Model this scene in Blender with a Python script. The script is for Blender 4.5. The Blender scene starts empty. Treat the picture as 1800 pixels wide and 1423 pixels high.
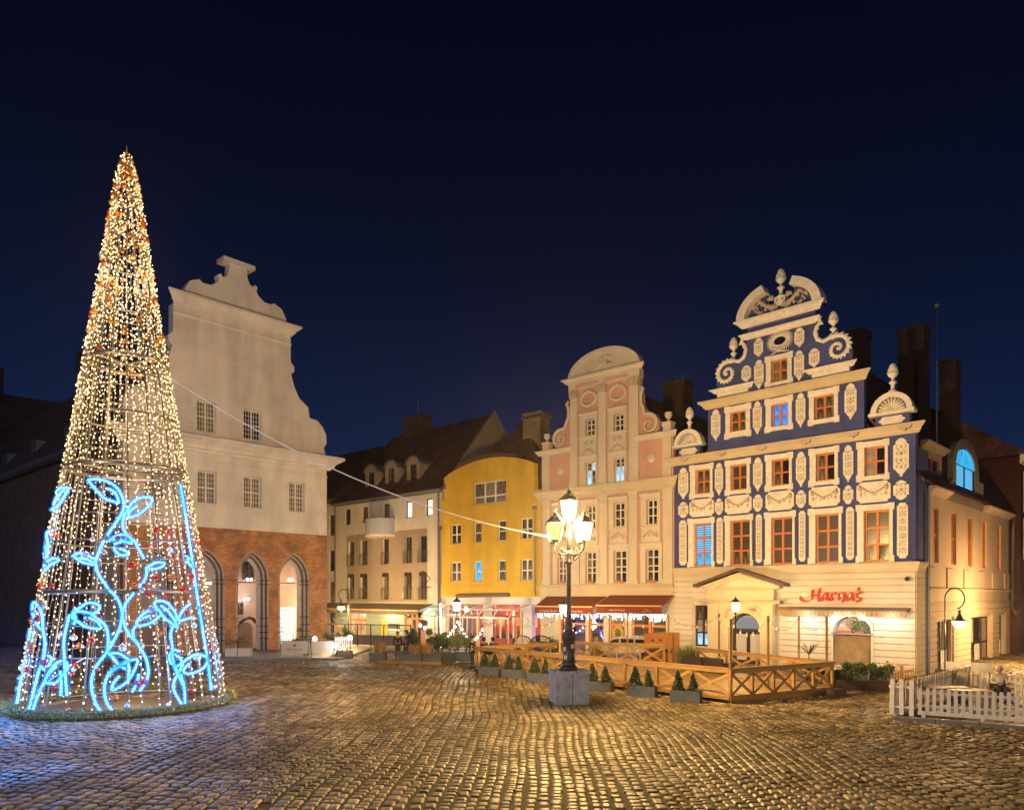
import bpy, bmesh, math, random
import numpy as np
from mathutils import Vector, Matrix
from mathutils.geometry import tessellate_polygon
R = random.Random(7)
sc = bpy.context.scene
COL = sc.collection

# ------------------------------------------------------------------ camera
FPX, HOR, EYE = 1300.0, 1045.0, 3.9          # focal length and horizon row of the photograph, eye height
cam = bpy.data.objects.new('camera', bpy.data.cameras.new('camera'))
COL.objects.link(cam)
cam.location = (0, 0, EYE)
cam.rotation_euler = (math.radians(90), 0, 0)
cam.data.sensor_width = 36
cam.data.lens = 36 * FPX / 1800
cam.data.shift_y = (HOR - 711.5) / 1800
cam.data.clip_end = 2000
sc.camera = cam
sc.view_settings.view_transform = 'Standard'
sc.view_settings.look = 'None'
sc.view_settings.exposure = 1.0
sc.view_settings.gamma = 1
sc.view_settings.use_curve_mapping = False
sc.cycles.use_denoising = True
sc.cycles.sample_clamp_indirect = 4
sc.cycles.max_bounces = 6
sc.cycles.diffuse_bounces = 3
sc.cycles.transparent_max_bounces = 12
sc.cycles.caustics_reflective = False
sc.cycles.caustics_refractive = False

# ------------------------------------------------------------------ world: clear night sky over a lit town
w = bpy.data.worlds.new('World')
sc.world = w
w.use_nodes = True
nt = w.node_tree
nt.nodes.clear()
wo = nt.nodes.new('ShaderNodeOutputWorld')
bg = nt.nodes.new('ShaderNodeBackground')
tc = nt.nodes.new('ShaderNodeTexCoord')
sx = nt.nodes.new('ShaderNodeSeparateXYZ')
cr = nt.nodes.new('ShaderNodeValToRGB')
nt.links.new(tc.outputs['Generated'], sx.inputs[0])
nt.links.new(sx.outputs['Z'], cr.inputs[0])
e = cr.color_ramp.elements
e[0].position = 0.0; e[0].color = (0.0038, 0.017, 0.058, 1)
e[1].position = 0.62; e[1].color = (0.0006, 0.0014, 0.0065, 1)
for p_, c_ in ((0.12, (0.0030, 0.0125, 0.045, 1)), (0.25, (0.0018, 0.0068, 0.028, 1)), (0.38, (0.0013, 0.0036, 0.0150, 1)), (0.5, (0.0010, 0.0022, 0.0090, 1))):
    q = e.new(p_); q.color = c_
nt.links.new(cr.outputs[0], bg.inputs[0])
bg.inputs[1].default_value = 0.68
nt.links.new(bg.outputs[0], wo.inputs[0])

# ------------------------------------------------------------------ materials
MATS = {}
def P(name, col=(.5, .5, .5), rough=.7, metal=0, n=0.0, ns=3.0, bump=0.0, bs=30.0, em=None, es=0.0, spec=.5, streak=0.0, hook=None, coat=0):
    if name in MATS: return MATS[name]
    m = bpy.data.materials.new(name); MATS[name] = m
    m.use_nodes = True
    t = m.node_tree; b = t.nodes['Principled BSDF']
    b.inputs['Base Color'].default_value = (*col, 1)
    b.inputs['Roughness'].default_value = rough
    b.inputs['Metallic'].default_value = metal
    b.inputs['Specular IOR Level'].default_value = spec
    b.inputs['Coat Weight'].default_value = coat
    if em:
        b.inputs['Emission Color'].default_value = (*em, 1)
        b.inputs['Emission Strength'].default_value = es
    tcn = t.nodes.new('ShaderNodeTexCoord')
    src = None
    if n > 0:
        no = t.nodes.new('ShaderNodeTexNoise'); no.inputs['Scale'].default_value = ns; no.inputs['Detail'].default_value = 6
        no.inputs['Roughness'].default_value = .65
        t.links.new(tcn.outputs['Object'], no.inputs['Vector'])
        ra = t.nodes.new('ShaderNodeValToRGB')
        ra.color_ramp.elements[0].position = .3; ra.color_ramp.elements[1].position = .7
        ra.color_ramp.elements[0].color = (*[c * (1 - n) for c in col], 1)
        ra.color_ramp.elements[1].color = (*[min(1, c * (1 + n)) for c in col], 1)
        t.links.new(no.outputs['Fac'], ra.inputs[0])
        src = ra.outputs[0]
        if streak > 0:                       # rain streaks and grime, stretched down the wall
            mp = t.nodes.new('ShaderNodeMapping'); mp.inputs['Scale'].default_value = (.45, .45, .09)
            n2 = t.nodes.new('ShaderNodeTexNoise'); n2.inputs['Scale'].default_value = 1.7; n2.inputs['Detail'].default_value = 4
            t.links.new(tcn.outputs['Object'], mp.inputs[0]); t.links.new(mp.outputs[0], n2.inputs['Vector'])
            r2 = t.nodes.new('ShaderNodeValToRGB'); r2.color_ramp.elements[0].position = .35; r2.color_ramp.elements[1].position = .62
            r2.color_ramp.elements[0].color = (1 - streak * .75,) * 3 + (1,); r2.color_ramp.elements[1].color = (1, 1, 1, 1)
            t.links.new(n2.outputs['Fac'], r2.inputs[0])
            mx = t.nodes.new('ShaderNodeMixRGB'); mx.blend_type = 'MULTIPLY'; mx.inputs[0].default_value = 1
            t.links.new(src, mx.inputs[1]); t.links.new(r2.outputs[0], mx.inputs[2]); src = mx.outputs[0]
        t.links.new(src, b.inputs['Base Color'])
    if bump > 0:
        nb = t.nodes.new('ShaderNodeTexNoise'); nb.inputs['Scale'].default_value = bs; nb.inputs['Detail'].default_value = 5
        t.links.new(tcn.outputs['Object'], nb.inputs['Vector'])
        bp = t.nodes.new('ShaderNodeBump'); bp.inputs['Strength'].default_value = bump; bp.inputs['Distance'].default_value = .02
        t.links.new(nb.outputs['Fac'], bp.inputs['Height']); t.links.new(bp.outputs[0], b.inputs['Normal'])
    if hook: hook(t, b, tcn, src)
    return m

def brick_hook(sxz=(1, 1), c1=(.62, .30, .12), c2=(.42, .18, .07), mortar=(.34, .25, .17), w_=.28, h_=.095):
    def f(t, b, tcn, src):
        s = t.nodes.new('ShaderNodeSeparateXYZ'); c = t.nodes.new('ShaderNodeCombineXYZ')
        a = t.nodes.new('ShaderNodeMath'); a.operation = 'ADD'
        t.links.new(tcn.outputs['Object'], s.inputs[0])
        t.links.new(s.outputs['X'], a.inputs[0]); t.links.new(s.outputs['Y'], a.inputs[1])
        t.links.new(a.outputs[0], c.inputs['X']); t.links.new(s.outputs['Z'], c.inputs['Y'])
        k = t.nodes.new('ShaderNodeTexBrick'); k.inputs['Scale'].default_value = 1
        k.inputs['Brick Width'].default_value = w_; k.inputs['Row Height'].default_value = h_
        k.inputs['Mortar Size'].default_value = .008; k.inputs['Bias'].default_value = .1
        k.inputs['Color1'].default_value = (*c1, 1); k.inputs['Color2'].default_value = (*c2, 1); k.inputs['Mortar'].default_value = (*mortar, 1)
        t.links.new(c.outputs[0], k.inputs['Vector'])
        no = t.nodes.new('ShaderNodeTexNoise'); no.inputs['Scale'].default_value = .9; no.inputs['Detail'].default_value = 6
        t.links.new(tcn.outputs['Object'], no.inputs['Vector'])
        ra = t.nodes.new('ShaderNodeValToRGB'); ra.color_ramp.elements[0].position = .35; ra.color_ramp.elements[1].position = .6
        ra.color_ramp.elements[0].color = (.62, .6, .58, 1); ra.color_ramp.elements[1].color = (1.15, 1.1, 1.05, 1)
        t.links.new(no.outputs['Fac'], ra.inputs[0])
        mx = t.nodes.new('ShaderNodeMixRGB'); mx.blend_type = 'MULTIPLY'; mx.inputs[0].default_value = 1
        t.links.new(k.outputs['Color'], mx.inputs[1]); t.links.new(ra.outputs[0], mx.inputs[2]); t.links.new(mx.outputs[0], b.inputs['Base Color'])
        bp = t.nodes.new('ShaderNodeBump'); bp.inputs['Strength'].default_value = .6; bp.inputs['Distance'].default_value = .015; bp.invert = True
        t.links.new(k.outputs['Fac'], bp.inputs['Height']); t.links.new(bp.outputs[0], b.inputs['Normal'])
    return f
def tile_hook(t, b, tcn, src):
    br = brick_hook(c1=(.17, .075, .05), c2=(.09, .042, .03), mortar=(.02, .012, .01), w_=.26, h_=.3); br(t, b, tcn, src)
def stripes_hook(lit, dark, period, strength, duty=.5):
    def f(t, b, tcn, src):                   # blind slats with light between them
        s = t.nodes.new('ShaderNodeSeparateXYZ'); t.links.new(tcn.outputs['Object'], s.inputs[0])
        m1 = t.nodes.new('ShaderNodeMath'); m1.operation = 'DIVIDE'; m1.inputs[1].default_value = period; t.links.new(s.outputs['Z'], m1.inputs[0])
        m2 = t.nodes.new('ShaderNodeMath'); m2.operation = 'FRACT'; t.links.new(m1.outputs[0], m2.inputs[0])
        m3 = t.nodes.new('ShaderNodeMath'); m3.operation = 'GREATER_THAN'; m3.inputs[1].default_value = duty; t.links.new(m2.outputs[0], m3.inputs[0])
        mx = t.nodes.new('ShaderNodeMixRGB'); t.links.new(m3.outputs[0], mx.inputs[0])
        mx.inputs[1].default_value = (*lit, 1); mx.inputs[2].default_value = (*dark, 1)
        if strength > 0:
            t.links.new(mx.outputs[0], b.inputs['Emission Color']); b.inputs['Emission Strength'].default_value = strength
        else: t.links.new(mx.outputs[0], b.inputs['Base Color'])
    return f
def curtain_hook(col, amount):
    def f(t, b, tcn, src):                   # folds of a curtain behind the pane
        mp = t.nodes.new('ShaderNodeMapping'); mp.inputs['Scale'].default_value = (9, 9, .7)
        no = t.nodes.new('ShaderNodeTexNoise'); no.inputs['Scale'].default_value = 1.2; no.inputs['Detail'].default_value = 3
        t.links.new(tcn.outputs['Object'], mp.inputs[0]); t.links.new(mp.outputs[0], no.inputs['Vector'])
        ra = t.nodes.new('ShaderNodeValToRGB'); ra.color_ramp.elements[0].position = .4; ra.color_ramp.elements[1].position = .65
        ra.color_ramp.elements[0].color = (.012, .012, .015, 1); ra.color_ramp.elements[1].color = (*[c * amount for c in col], 1)
        t.links.new(no.outputs['Fac'], ra.inputs[0]); t.links.new(ra.outputs[0], b.inputs['Base Color'])
    return f
def lit_hook(col, st, lo=.35):                # light filtered by net curtains and things standing on the sill
    def f(t, b, tcn, src):
        mp = t.nodes.new('ShaderNodeMapping'); mp.inputs['Scale'].default_value = (6, 6, 1.2)
        no = t.nodes.new('ShaderNodeTexNoise'); no.inputs['Scale'].default_value = 1.3; no.inputs['Detail'].default_value = 4
        t.links.new(tcn.outputs['Object'], mp.inputs[0]); t.links.new(mp.outputs[0], no.inputs['Vector'])
        ra = t.nodes.new('ShaderNodeValToRGB'); ra.color_ramp.elements[0].position = .34; ra.color_ramp.elements[1].position = .6
        ra.color_ramp.elements[0].color = (*[c * lo for c in col], 1); ra.color_ramp.elements[1].color = (*col, 1)
        t.links.new(no.outputs['Fac'], ra.inputs[0]); t.links.new(ra.outputs[0], b.inputs['Emission Color']); b.inputs['Emission Strength'].default_value = st
    return f
def wood_hook(col, ns=6):
    def f(t, b, tcn, src):
        mp = t.nodes.new('ShaderNodeMapping'); mp.inputs['Scale'].default_value = (1, 1, 5)
        no = t.nodes.new('ShaderNodeTexNoise'); no.inputs['Scale'].default_value = ns; no.inputs['Detail'].default_value = 8; no.inputs['Roughness'].default_value = .7
        t.links.new(tcn.outputs['Object'], mp.inputs[0]); t.links.new(mp.outputs[0], no.inputs['Vector'])
        ra = t.nodes.new('ShaderNodeValToRGB'); ra.color_ramp.elements[0].position = .3; ra.color_ramp.elements[1].position = .7
        ra.color_ramp.elements[0].color = (*[c * .55 for c in col], 1); ra.color_ramp.elements[1].color = (*[min(1, c * 1.25) for c in col], 1)
        oi = t.nodes.new('ShaderNodeObjectInfo'); mr = t.nodes.new('ShaderNodeMapRange'); mr.inputs['To Min'].default_value = .72; mr.inputs['To Max'].default_value = 1.18
        t.links.new(oi.outputs['Random'], mr.inputs[0])
        hs = t.nodes.new('ShaderNodeHueSaturation'); t.links.new(mr.outputs[0], hs.inputs['Value'])
        t.links.new(no.outputs['Fac'], ra.inputs[0]); t.links.new(ra.outputs[0], hs.inputs['Color']); t.links.new(hs.outputs[0], b.inputs['Base Color'])
        bp = t.nodes.new('ShaderNodeBump'); bp.inputs['Strength'].default_value = .3; bp.inputs['Distance'].default_value = .01
        t.links.new(no.outputs['Fac'], bp.inputs['Height']); t.links.new(bp.outputs[0], b.inputs['Normal'])
    return f
def stone_hook(t, b, tcn, src):              # worn wet granite setts: each stone its own tone, wet patches
    at = t.nodes.new('ShaderNodeAttribute'); at.attribute_name = 'tone'
    ra = t.nodes.new('ShaderNodeValToRGB'); e = ra.color_ramp.elements
    e[0].position = 0; e[0].color = (.075, .058, .038, 1); e[1].position = 1; e[1].color = (.34, .26, .165, 1)
    q = e.new(.55); q.color = (.19, .15, .10, 1)
    t.links.new(at.outputs['Fac'], ra.inputs[0])
    ge = t.nodes.new('ShaderNodeNewGeometry')
    no = t.nodes.new('ShaderNodeTexNoise'); no.inputs['Scale'].default_value = 14; no.inputs['Detail'].default_value = 8; no.inputs['Roughness'].default_value = .7
    t.links.new(ge.outputs['Position'], no.inputs['Vector'])
    mr = t.nodes.new('ShaderNodeMapRange'); mr.inputs['To Min'].default_value = .55; mr.inputs['To Max'].default_value = 1.45
    t.links.new(no.outputs['Fac'], mr.inputs[0])
    mx = t.nodes.new('ShaderNodeMixRGB'); mx.blend_type = 'MULTIPLY'; mx.inputs[0].default_value = 1
    t.links.new(ra.outputs[0], mx.inputs[1]); t.links.new(mr.outputs[0], mx.inputs[2])
    n4 = t.nodes.new('ShaderNodeTexNoise'); n4.inputs['Scale'].default_value = .55; n4.inputs['Detail'].default_value = 7; n4.inputs['Roughness'].default_value = .6
    t.links.new(ge.outputs['Position'], n4.inputs['Vector'])
    r4 = t.nodes.new('ShaderNodeValToRGB'); r4.color_ramp.elements[0].position = .38; r4.color_ramp.elements[1].position = .58
    r4.color_ramp.elements[0].color = (.46, .43, .26, 1); r4.color_ramp.elements[1].color = (1.05, 1.03, 1, 1)
    t.links.new(n4.outputs['Fac'], r4.inputs[0])
    m5 = t.nodes.new('ShaderNodeMixRGB'); m5.blend_type = 'MULTIPLY'; m5.inputs[0].default_value = 1
    t.links.new(mx.outputs[0], m5.inputs[1]); t.links.new(r4.outputs[0], m5.inputs[2]); t.links.new(m5.outputs[0], b.inputs['Base Color'])
    n2 = t.nodes.new('ShaderNodeTexNoise'); n2.inputs['Scale'].default_value = .35; n2.inputs['Detail'].default_value = 4
    t.links.new(ge.outputs['Position'], n2.inputs['Vector'])
    m2 = t.nodes.new('ShaderNodeMapRange'); m2.inputs['From Min'].default_value = .35; m2.inputs['From Max'].default_value = .65
    m2.inputs['To Min'].default_value = .40; m2.inputs['To Max'].default_value = .66
    t.links.new(n2.outputs['Fac'], m2.inputs[0]); t.links.new(m2.outputs[0], b.inputs['Roughness'])
    n3 = t.nodes.new('ShaderNodeTexNoise'); n3.inputs['Scale'].default_value = 38; n3.inputs['Detail'].default_value = 4
    t.links.new(ge.outputs['Position'], n3.inputs['Vector'])
    bp = t.nodes.new('ShaderNodeBump'); bp.inputs['Strength'].default_value = .55; bp.inputs['Distance'].default_value = .012
    t.links.new(n3.outputs['Fac'], bp.inputs['Height']); t.links.new(bp.outputs[0], b.inputs['Normal'])

def glass(name, tint=(1, 1, 1), refl=.12):   # thin clear shop glass
    if name in MATS: return MATS[name]
    m = bpy.data.materials.new(name); MATS[name] = m; m.use_nodes = True
    t = m.node_tree; t.nodes.clear()
    o = t.nodes.new('ShaderNodeOutputMaterial'); mx = t.nodes.new('ShaderNodeMixShader')
    tr = t.nodes.new('ShaderNodeBsdfTransparent'); tr.inputs[0].default_value = (*tint, 1)
    gl = t.nodes.new('ShaderNodeBsdfGlossy'); gl.inputs['Roughness'].default_value = .03
    mx.inputs[0].default_value = refl
    t.links.new(tr.outputs[0], mx.inputs[1]); t.links.new(gl.outputs[0], mx.inputs[2]); t.links.new(mx.outputs[0], o.inputs[0])
    return m
def lampglass(name, col, s, clear=.72):        # milky lamp glass: glows and lets the burner's light out
    m = bpy.data.materials.new(name); MATS[name] = m; m.use_nodes = True
    t = m.node_tree; t.nodes.clear()
    o = t.nodes.new('ShaderNodeOutputMaterial'); mx = t.nodes.new('ShaderNodeMixShader'); mx.inputs[0].default_value = 1 - clear
    tr = t.nodes.new('ShaderNodeBsdfTransparent'); em = t.nodes.new('ShaderNodeEmission')
    em.inputs[0].default_value = (*col, 1); em.inputs[1].default_value = s / (1 - clear)
    t.links.new(tr.outputs[0], mx.inputs[1]); t.links.new(em.outputs[0], mx.inputs[2]); t.links.new(mx.outputs[0], o.inputs[0])
    m.cycles.emission_sampling = 'NONE'
    return m
def glow(name, col, s, sample=False):
    m = P(name, col=(.8, .8, .8), rough=.4, em=col, es=s)
    if not sample: m.cycles.emission_sampling = 'NONE'
    return m

stucco = dict(rough=.85, bump=.25, bs=45)
M = dict(
 white=P('old_white_plaster', (.80, .74, .67), n=.14, ns=.45, streak=.30, **stucco),
 white_trim=P('white_plaster_moulding', (.80, .75, .68), n=.12, ns=1.2, streak=.22, **stucco),
 brick=P('gothic_brick', rough=.85, hook=brick_hook()),
 dark_brick=P('glazed_dark_brick', (.13, .075, .05), rough=.5, n=.3, ns=8),
 light_brick=P('limewashed_brick', (.52, .45, .38), n=.25, ns=5, **stucco),
 blue=P('ultramarine_stucco', (.062, .082, .255), n=.24, ns=1.1, streak=.30, **stucco),
 cream=P('cream_stucco', (.62, .52, .34), n=.07, ns=.8, streak=.14, **stucco),
 cream2=P('pale_cream_stucco', (.68, .60, .46), n=.07, ns=.8, streak=.14, **stucco),
 carved=P('carved_cream_stucco', (.52, .44, .32), rough=.85, n=.2, ns=9, bump=.5, bs=26),
 orn=P('ornament_stucco', (.78, .73, .63), rough=.85, n=.16, ns=4, bump=.2, bs=30),
 pink=P('salmon_stucco', (.66, .37, .29), n=.08, ns=.9, streak=.12, **stucco),
 yellow=P('yellow_stucco', (.74, .47, .04), n=.12, ns=.9, streak=.22, **stucco),
 grey=P('beige_grey_stucco', (.66, .62, .54), n=.08, ns=.7, streak=.14, **stucco),
 taupe=P('taupe_stucco', (.34, .28, .20), n=.08, ns=.7, streak=.1, **stucco),
 green=P('pale_green_stucco', (.42, .50, .36), n=.08, ns=.8, streak=.1, **stucco),
 wing=P('peach_stucco', (.60, .46, .32), n=.07, ns=.8, streak=.12, **stucco),
 maroon=P('oxblood_stucco', (.06, .013, .012), n=.1, ns=.8, **stucco),
 tile=P('dark_roof_tiles', rough=.7, hook=tile_hook),
 iron=P('black_painted_iron', (.018, .018, .022), rough=.38, n=.3, ns=12, spec=.5),
 zinc=P('zinc_sheet', (.22, .22, .22), rough=.45, metal=.6, n=.15, ns=4),
 copper=P('brown_sheet_roof', (.10, .055, .045), rough=.5, n=.2, ns=5),
 owood=P('orange_window_wood', (.60, .18, .03), rough=.5, n=.12, ns=6),
 wframe=P('white_window_paint', (.80, .77, .71), rough=.5, n=.04, ns=8),
 dframe=P('dark_brown_joinery', (.035, .02, .014), rough=.45, n=.2, ns=8),
 deck=P('pine_boards', rough=.55, hook=wood_hook((.36, .205, .058))),
 plank=P('pale_deck_planks', rough=.5, hook=wood_hook((.46, .32, .15), 5)),
 dwood=P('dark_wet_timber', rough=.6, hook=wood_hook((.07, .045, .028))),
 picket=P('white_fence_paint', (.58, .54, .50), rough=.6, n=.14, ns=9, bump=.1, bs=60),
 planter=P('grey_concrete_planter', (.075, .085, .105), rough=.75, n=.25, ns=5, bump=.3, bs=50),
 box=P('weathered_stone_block', (.33, .355, .42), rough=.7, n=.28, ns=3.5, bump=.4, bs=40, streak=.3),
 kerb=P('granite_kerb', (.13, .125, .13), rough=.45, n=.2, ns=6, bump=.3, bs=50),
 pave=P('terrace_slabs', (.15, .145, .15), rough=.5, n=.18, ns=2.5, bump=.3, bs=40),
 stone=P('wet_granite_setts', rough=.3, hook=stone_hook, spec=.4),
 leaf=P('green_leaf', (.045, .085, .022), rough=.55, n=.35, ns=3),
 leafy=P('bright_green_leaf', (.09, .13, .03), rough=.55, n=.35, ns=3),
 thuja=P('thuja_green', (.022, .05, .018), rough=.7, n=.35, ns=5),
 straw=P('dry_grass_straw', (.36, .22, .09), rough=.8, n=.3, ns=5),
 bark=P('brown_bark', (.07, .045, .03), rough=.9, n=.3, ns=9, bump=.5, bs=30),
 soil=P('dark_soil', (.03, .02, .014), rough=.95, n=.3, ns=8),
 dpane=P('dark_window_pane', (.016, .017, .022), rough=.06, spec=.7, n=.5, ns=1.6),
 cpane=P('net_curtain_pane', rough=.12, spec=.6, hook=curtain_hook((.45, .40, .33), .55)),
 ypane=P('olive_curtain_pane', (.20, .175, .11), rough=.15, n=.4, ns=2.5),
 bpane=P('venetian_blind_pane', rough=.2, hook=stripes_hook((.10, .085, .075), (.04, .035, .035), .11, 0)),
 litblind=P('blind_lit_cyan', (.02, .03, .05), rough=.2, hook=stripes_hook((.16, .66, 1), (.01, .08, .32), .13, .62, .55)),
 litblue=P('pane_lit_blue', (.02, .03, .05), rough=.2, hook=lit_hook((.09, .32, 1), .6, .3)),
 litcyan=P('pane_lit_cyan', (.02, .03, .05), rough=.2, hook=lit_hook((.05, .56, 1), .55, .4)),
 litwhite=P('pane_lit_white', (.1, .1, .1), rough=.2, em=(1, .92, .80), es=.55),
 litpale=P('pane_lit_pale_blue', (.1, .1, .1), rough=.2, hook=lit_hook((.36, .72, 1), .65, .35)),
 reflpane=P('pane_painted_reflection', (.30, .29, .28), rough=.15, n=.4, ns=1.5),  # pale mottled colour paints a reflection into the glass
 litwarm=P('pane_lit_warm', (.1, .1, .1), rough=.2, hook=lit_hook((1, .60, .24), .55, .25)),
 glass=glass('clear_shop_glass'),
 awning=P('brick_red_canvas', (.21, .035, .016), rough=.9, n=.12, ns=5, bump=.15, bs=80),
 awning2=P('brown_canvas', (.16, .115, .075), rough=.9, n=.12, ns=5),
 gold=P('gold_letter_paint', (.75, .50, .2), rough=.4),
 steel=P('galvanised_frame', (.26, .24, .20), rough=.38, metal=.8, n=.1, ns=8),
 rubber=P('black_rubber', (.015, .015, .015), rough=.7),
 cloth_w=P('white_canvas_banner', (.55, .50, .46), rough=.85, n=.06, ns=3),
 wicker=P('dark_wicker', (.03, .022, .018), rough=.7, n=.3, ns=30, bump=.6, bs=60),
 lamp_w=lampglass('lamp_glass_warm', (1, .66, .22), 5),
 lamp_d=lampglass('lamp_glass_dim', (1, .52, .12), .55, .5),
 lamp_n=lampglass('lamp_glass_white', (1, .93, .85), 5),
 bulb=glow('fairy_bulb', (1, .64, .26), 1.5),
 bulbw=glow('white_fairy_bulb', (.86, .93, 1), 8),
 rope=glow('blue_rope_core', (.10, .52, 1), 2.1),
)

# ------------------------------------------------------------------ mesh builder
class MB:
    def __init__(s): s.v = []; s.f = []
    def add(s, vs, fs):
        o = len(s.v); s.v += [tuple(p) for p in vs]; s.f += [tuple(i + o for i in f) for f in fs]; return s
    def box(s, x0, x1, y0, y1, z0, z1):
        return s.add([(x0, y0, z0), (x1, y0, z0), (x1, y1, z0), (x0, y1, z0), (x0, y0, z1), (x1, y0, z1), (x1, y1, z1), (x0, y1, z1)],
                     [(3, 2, 1, 0), (4, 5, 6, 7), (0, 1, 5, 4), (1, 2, 6, 5), (2, 3, 7, 6), (3, 0, 4, 7)])
    def prism(s, out, y0, y1, holes=(), back=True):          # polygon in (x, z), front at y0
        loops = [list(out)] + [list(h) for h in holes]
        flat = [p for l in loops for p in l]; nn = len(flat)
        tris = tessellate_polygon([[Vector((p[0], p[1], 0)) for p in l] for l in loops])
        fs = [tuple(t) for t in tris]
        if back: fs += [(c + nn, b + nn, a + nn) for a, b, c in tris]
        k = 0
        for l in loops:
            m_ = len(l)
            for i in range(m_):
                a, b = k + i, k + (i + 1) % m_
                fs.append((a, b, b + nn, a + nn))
            k += m_
        return s.add([(p[0], y0, p[1]) for p in flat] + [(p[0], y1, p[1]) for p in flat], fs)
    def slab(s, out, z0, z1):                                # polygon in (x, y)
        n = len(out)
        tris = tessellate_polygon([[Vector((p[0], p[1], 0)) for p in out]])
        fs = [tuple(t) for t in tris] + [(c + n, b + n, a + n) for a, b, c in tris] + [(i, (i + 1) % n, (i + 1) % n + n, i + n) for i in range(n)]
        return s.add([(*p, z1) for p in out] + [(*p, z0) for p in out], fs)
    def prof(s, pr, x0, x1, mitre=0):                        # (y, z) profile extruded along x
        n = len(pr)
        v = [(x0 + mitre * y, y, z) for y, z in pr] + [(x1 - mitre * y, y, z) for y, z in pr]
        return s.add(v, [tuple(range(n)), tuple(range(2 * n - 1, n - 1, -1))] + [(i, (i + 1) % n, (i + 1) % n + n, i + n) for i in range(n)])
    def cornice(s, x0, x1, z0, z1, p, y=0, over=0):
        h = z1 - z0
        return s.prof([(y + .02, z0), (y - p * .22, z0), (y - p * .26, z0 + .16 * h), (y - p * .42, z0 + .22 * h), (y - p * .5, z0 + .42 * h), (y - p * .78, z0 + .62 * h),
                       (y - p * .84, z0 + .68 * h), (y - p, z0 + .74 * h), (y - p, z1 - .04 * h), (y - p * .9, z1), (y + .02, z1 + .02)], x0, x1, mitre=over)
    def tube(s, pts, r, n=6, closed=False):
        pts = [Vector(p) for p in pts]; m_ = len(pts)
        rr = r if isinstance(r, (list, tuple)) else [r] * m_
        vs = []; fs = []; up = Vector((0, 0, 1)); last = None
        for i, p in enumerate(pts):
            if closed: d = pts[(i + 1) % m_] - pts[i - 1]
            else: d = pts[min(i + 1, m_ - 1)] - pts[max(i - 1, 0)]
            if d.length < 1e-9: d = Vector((0, 0, 1))
            d.normalize()
            if last is None: a = d.orthogonal().normalized() if abs(d.z) > .98 else d.cross(up).normalized()
            else:
                a = last - d * last.dot(d)
                a = a.normalized() if a.length > 1e-6 else d.orthogonal().normalized()
            last = a; b = d.cross(a)
            for k in range(n):
                t = 2 * math.pi * k / n
                vs.append(p + (a * math.cos(t) + b * math.sin(t)) * rr[i])
        for i in range(m_ if closed else m_ - 1):
            j = (i + 1) % m_
            for k in range(n): fs.append((i * n + k, i * n + (k + 1) % n, j * n + (k + 1) % n, j * n + k))
        if not closed: fs += [tuple(range(n))[::-1], tuple(range((m_ - 1) * n, m_ * n))]
        return s.add(vs, fs)
    def lathe(s, pr, n=12, c=(0, 0, 0), a0=0.0):
        vs = []; fs = []
        for r, z in pr:
            for k in range(n):
                t = a0 + 2 * math.pi * k / n; vs.append((c[0] + r * math.cos(t), c[1] + r * math.sin(t), c[2] + z))
        for i in range(len(pr) - 1):
            for k in range(n): fs.append((i * n + k, i * n + (k + 1) % n, (i + 1) * n + (k + 1) % n, (i + 1) * n + k))
        fs += [tuple(range(n))[::-1], tuple(range((len(pr) - 1) * n, len(pr) * n))]
        return s.add(vs, fs)
    def ball(s, c, r, n=8, m_=5, sz=1.0):
        return s.lathe([(max(.001, r * math.sin(math.pi * i / m_)), -r * sz * math.cos(math.pi * i / m_)) for i in range(m_ + 1)], n, c)
    def beam(s, p, q, wd, ht, up=(0, 0, 1)):
        p = Vector(p); q = Vector(q); d = (q - p).normalized(); u = Vector(up)
        if abs(d.dot(u)) > .98: u = Vector((0, 1, 0))
        a = d.cross(u).normalized() * wd / 2; b = a.cross(d).normalized() * ht / 2
        vs = [p - a - b, p + a - b, p + a + b, p - a + b, q - a - b, q + a - b, q + a + b, q - a + b]
        return s.add(vs, [(3, 2, 1, 0), (4, 5, 6, 7), (0, 1, 5, 4), (1, 2, 6, 5), (2, 3, 7, 6), (3, 0, 4, 7)])
    def leaves(s, n, fn, size, asp=.5, rnd=R):
        for _ in range(n):
            c = Vector(fn()); a = Vector((rnd.gauss(0, 1), rnd.gauss(0, 1), rnd.gauss(0, .8))).normalized()
            b = a.orthogonal().normalized(); b.rotate(Matrix.Rotation(rnd.uniform(0, 6.28), 3, a)); k = size * rnd.uniform(.6, 1.3)
            s.add([c - a * k, c + b * k * asp, c + a * k, c - b * k * asp], [(0, 1, 2, 3)])
        return s
    def mesh(s, name, mat, smooth=False, fix=True):
        me = bpy.data.meshes.new(name); me.from_pydata(s.v, [], s.f)
        if fix and len(s.f) < 20000:
            bm = bmesh.new(); bm.from_mesh(me); bmesh.ops.recalc_face_normals(bm, faces=bm.faces); bm.to_mesh(me); bm.free()
        if smooth: me.polygons.foreach_set('use_smooth', [True] * len(me.polygons))
        me.materials.append(mat if not isinstance(mat, str) else M[mat])
        return me
    def build(s, name, mat, parent=None, loc=None, rz=0, smooth=False, kind=None, label=None, fix=True):
        me = s.mesh(name, mat, smooth, fix)
        return put(name, me, parent, loc, rz, kind, label)

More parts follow.
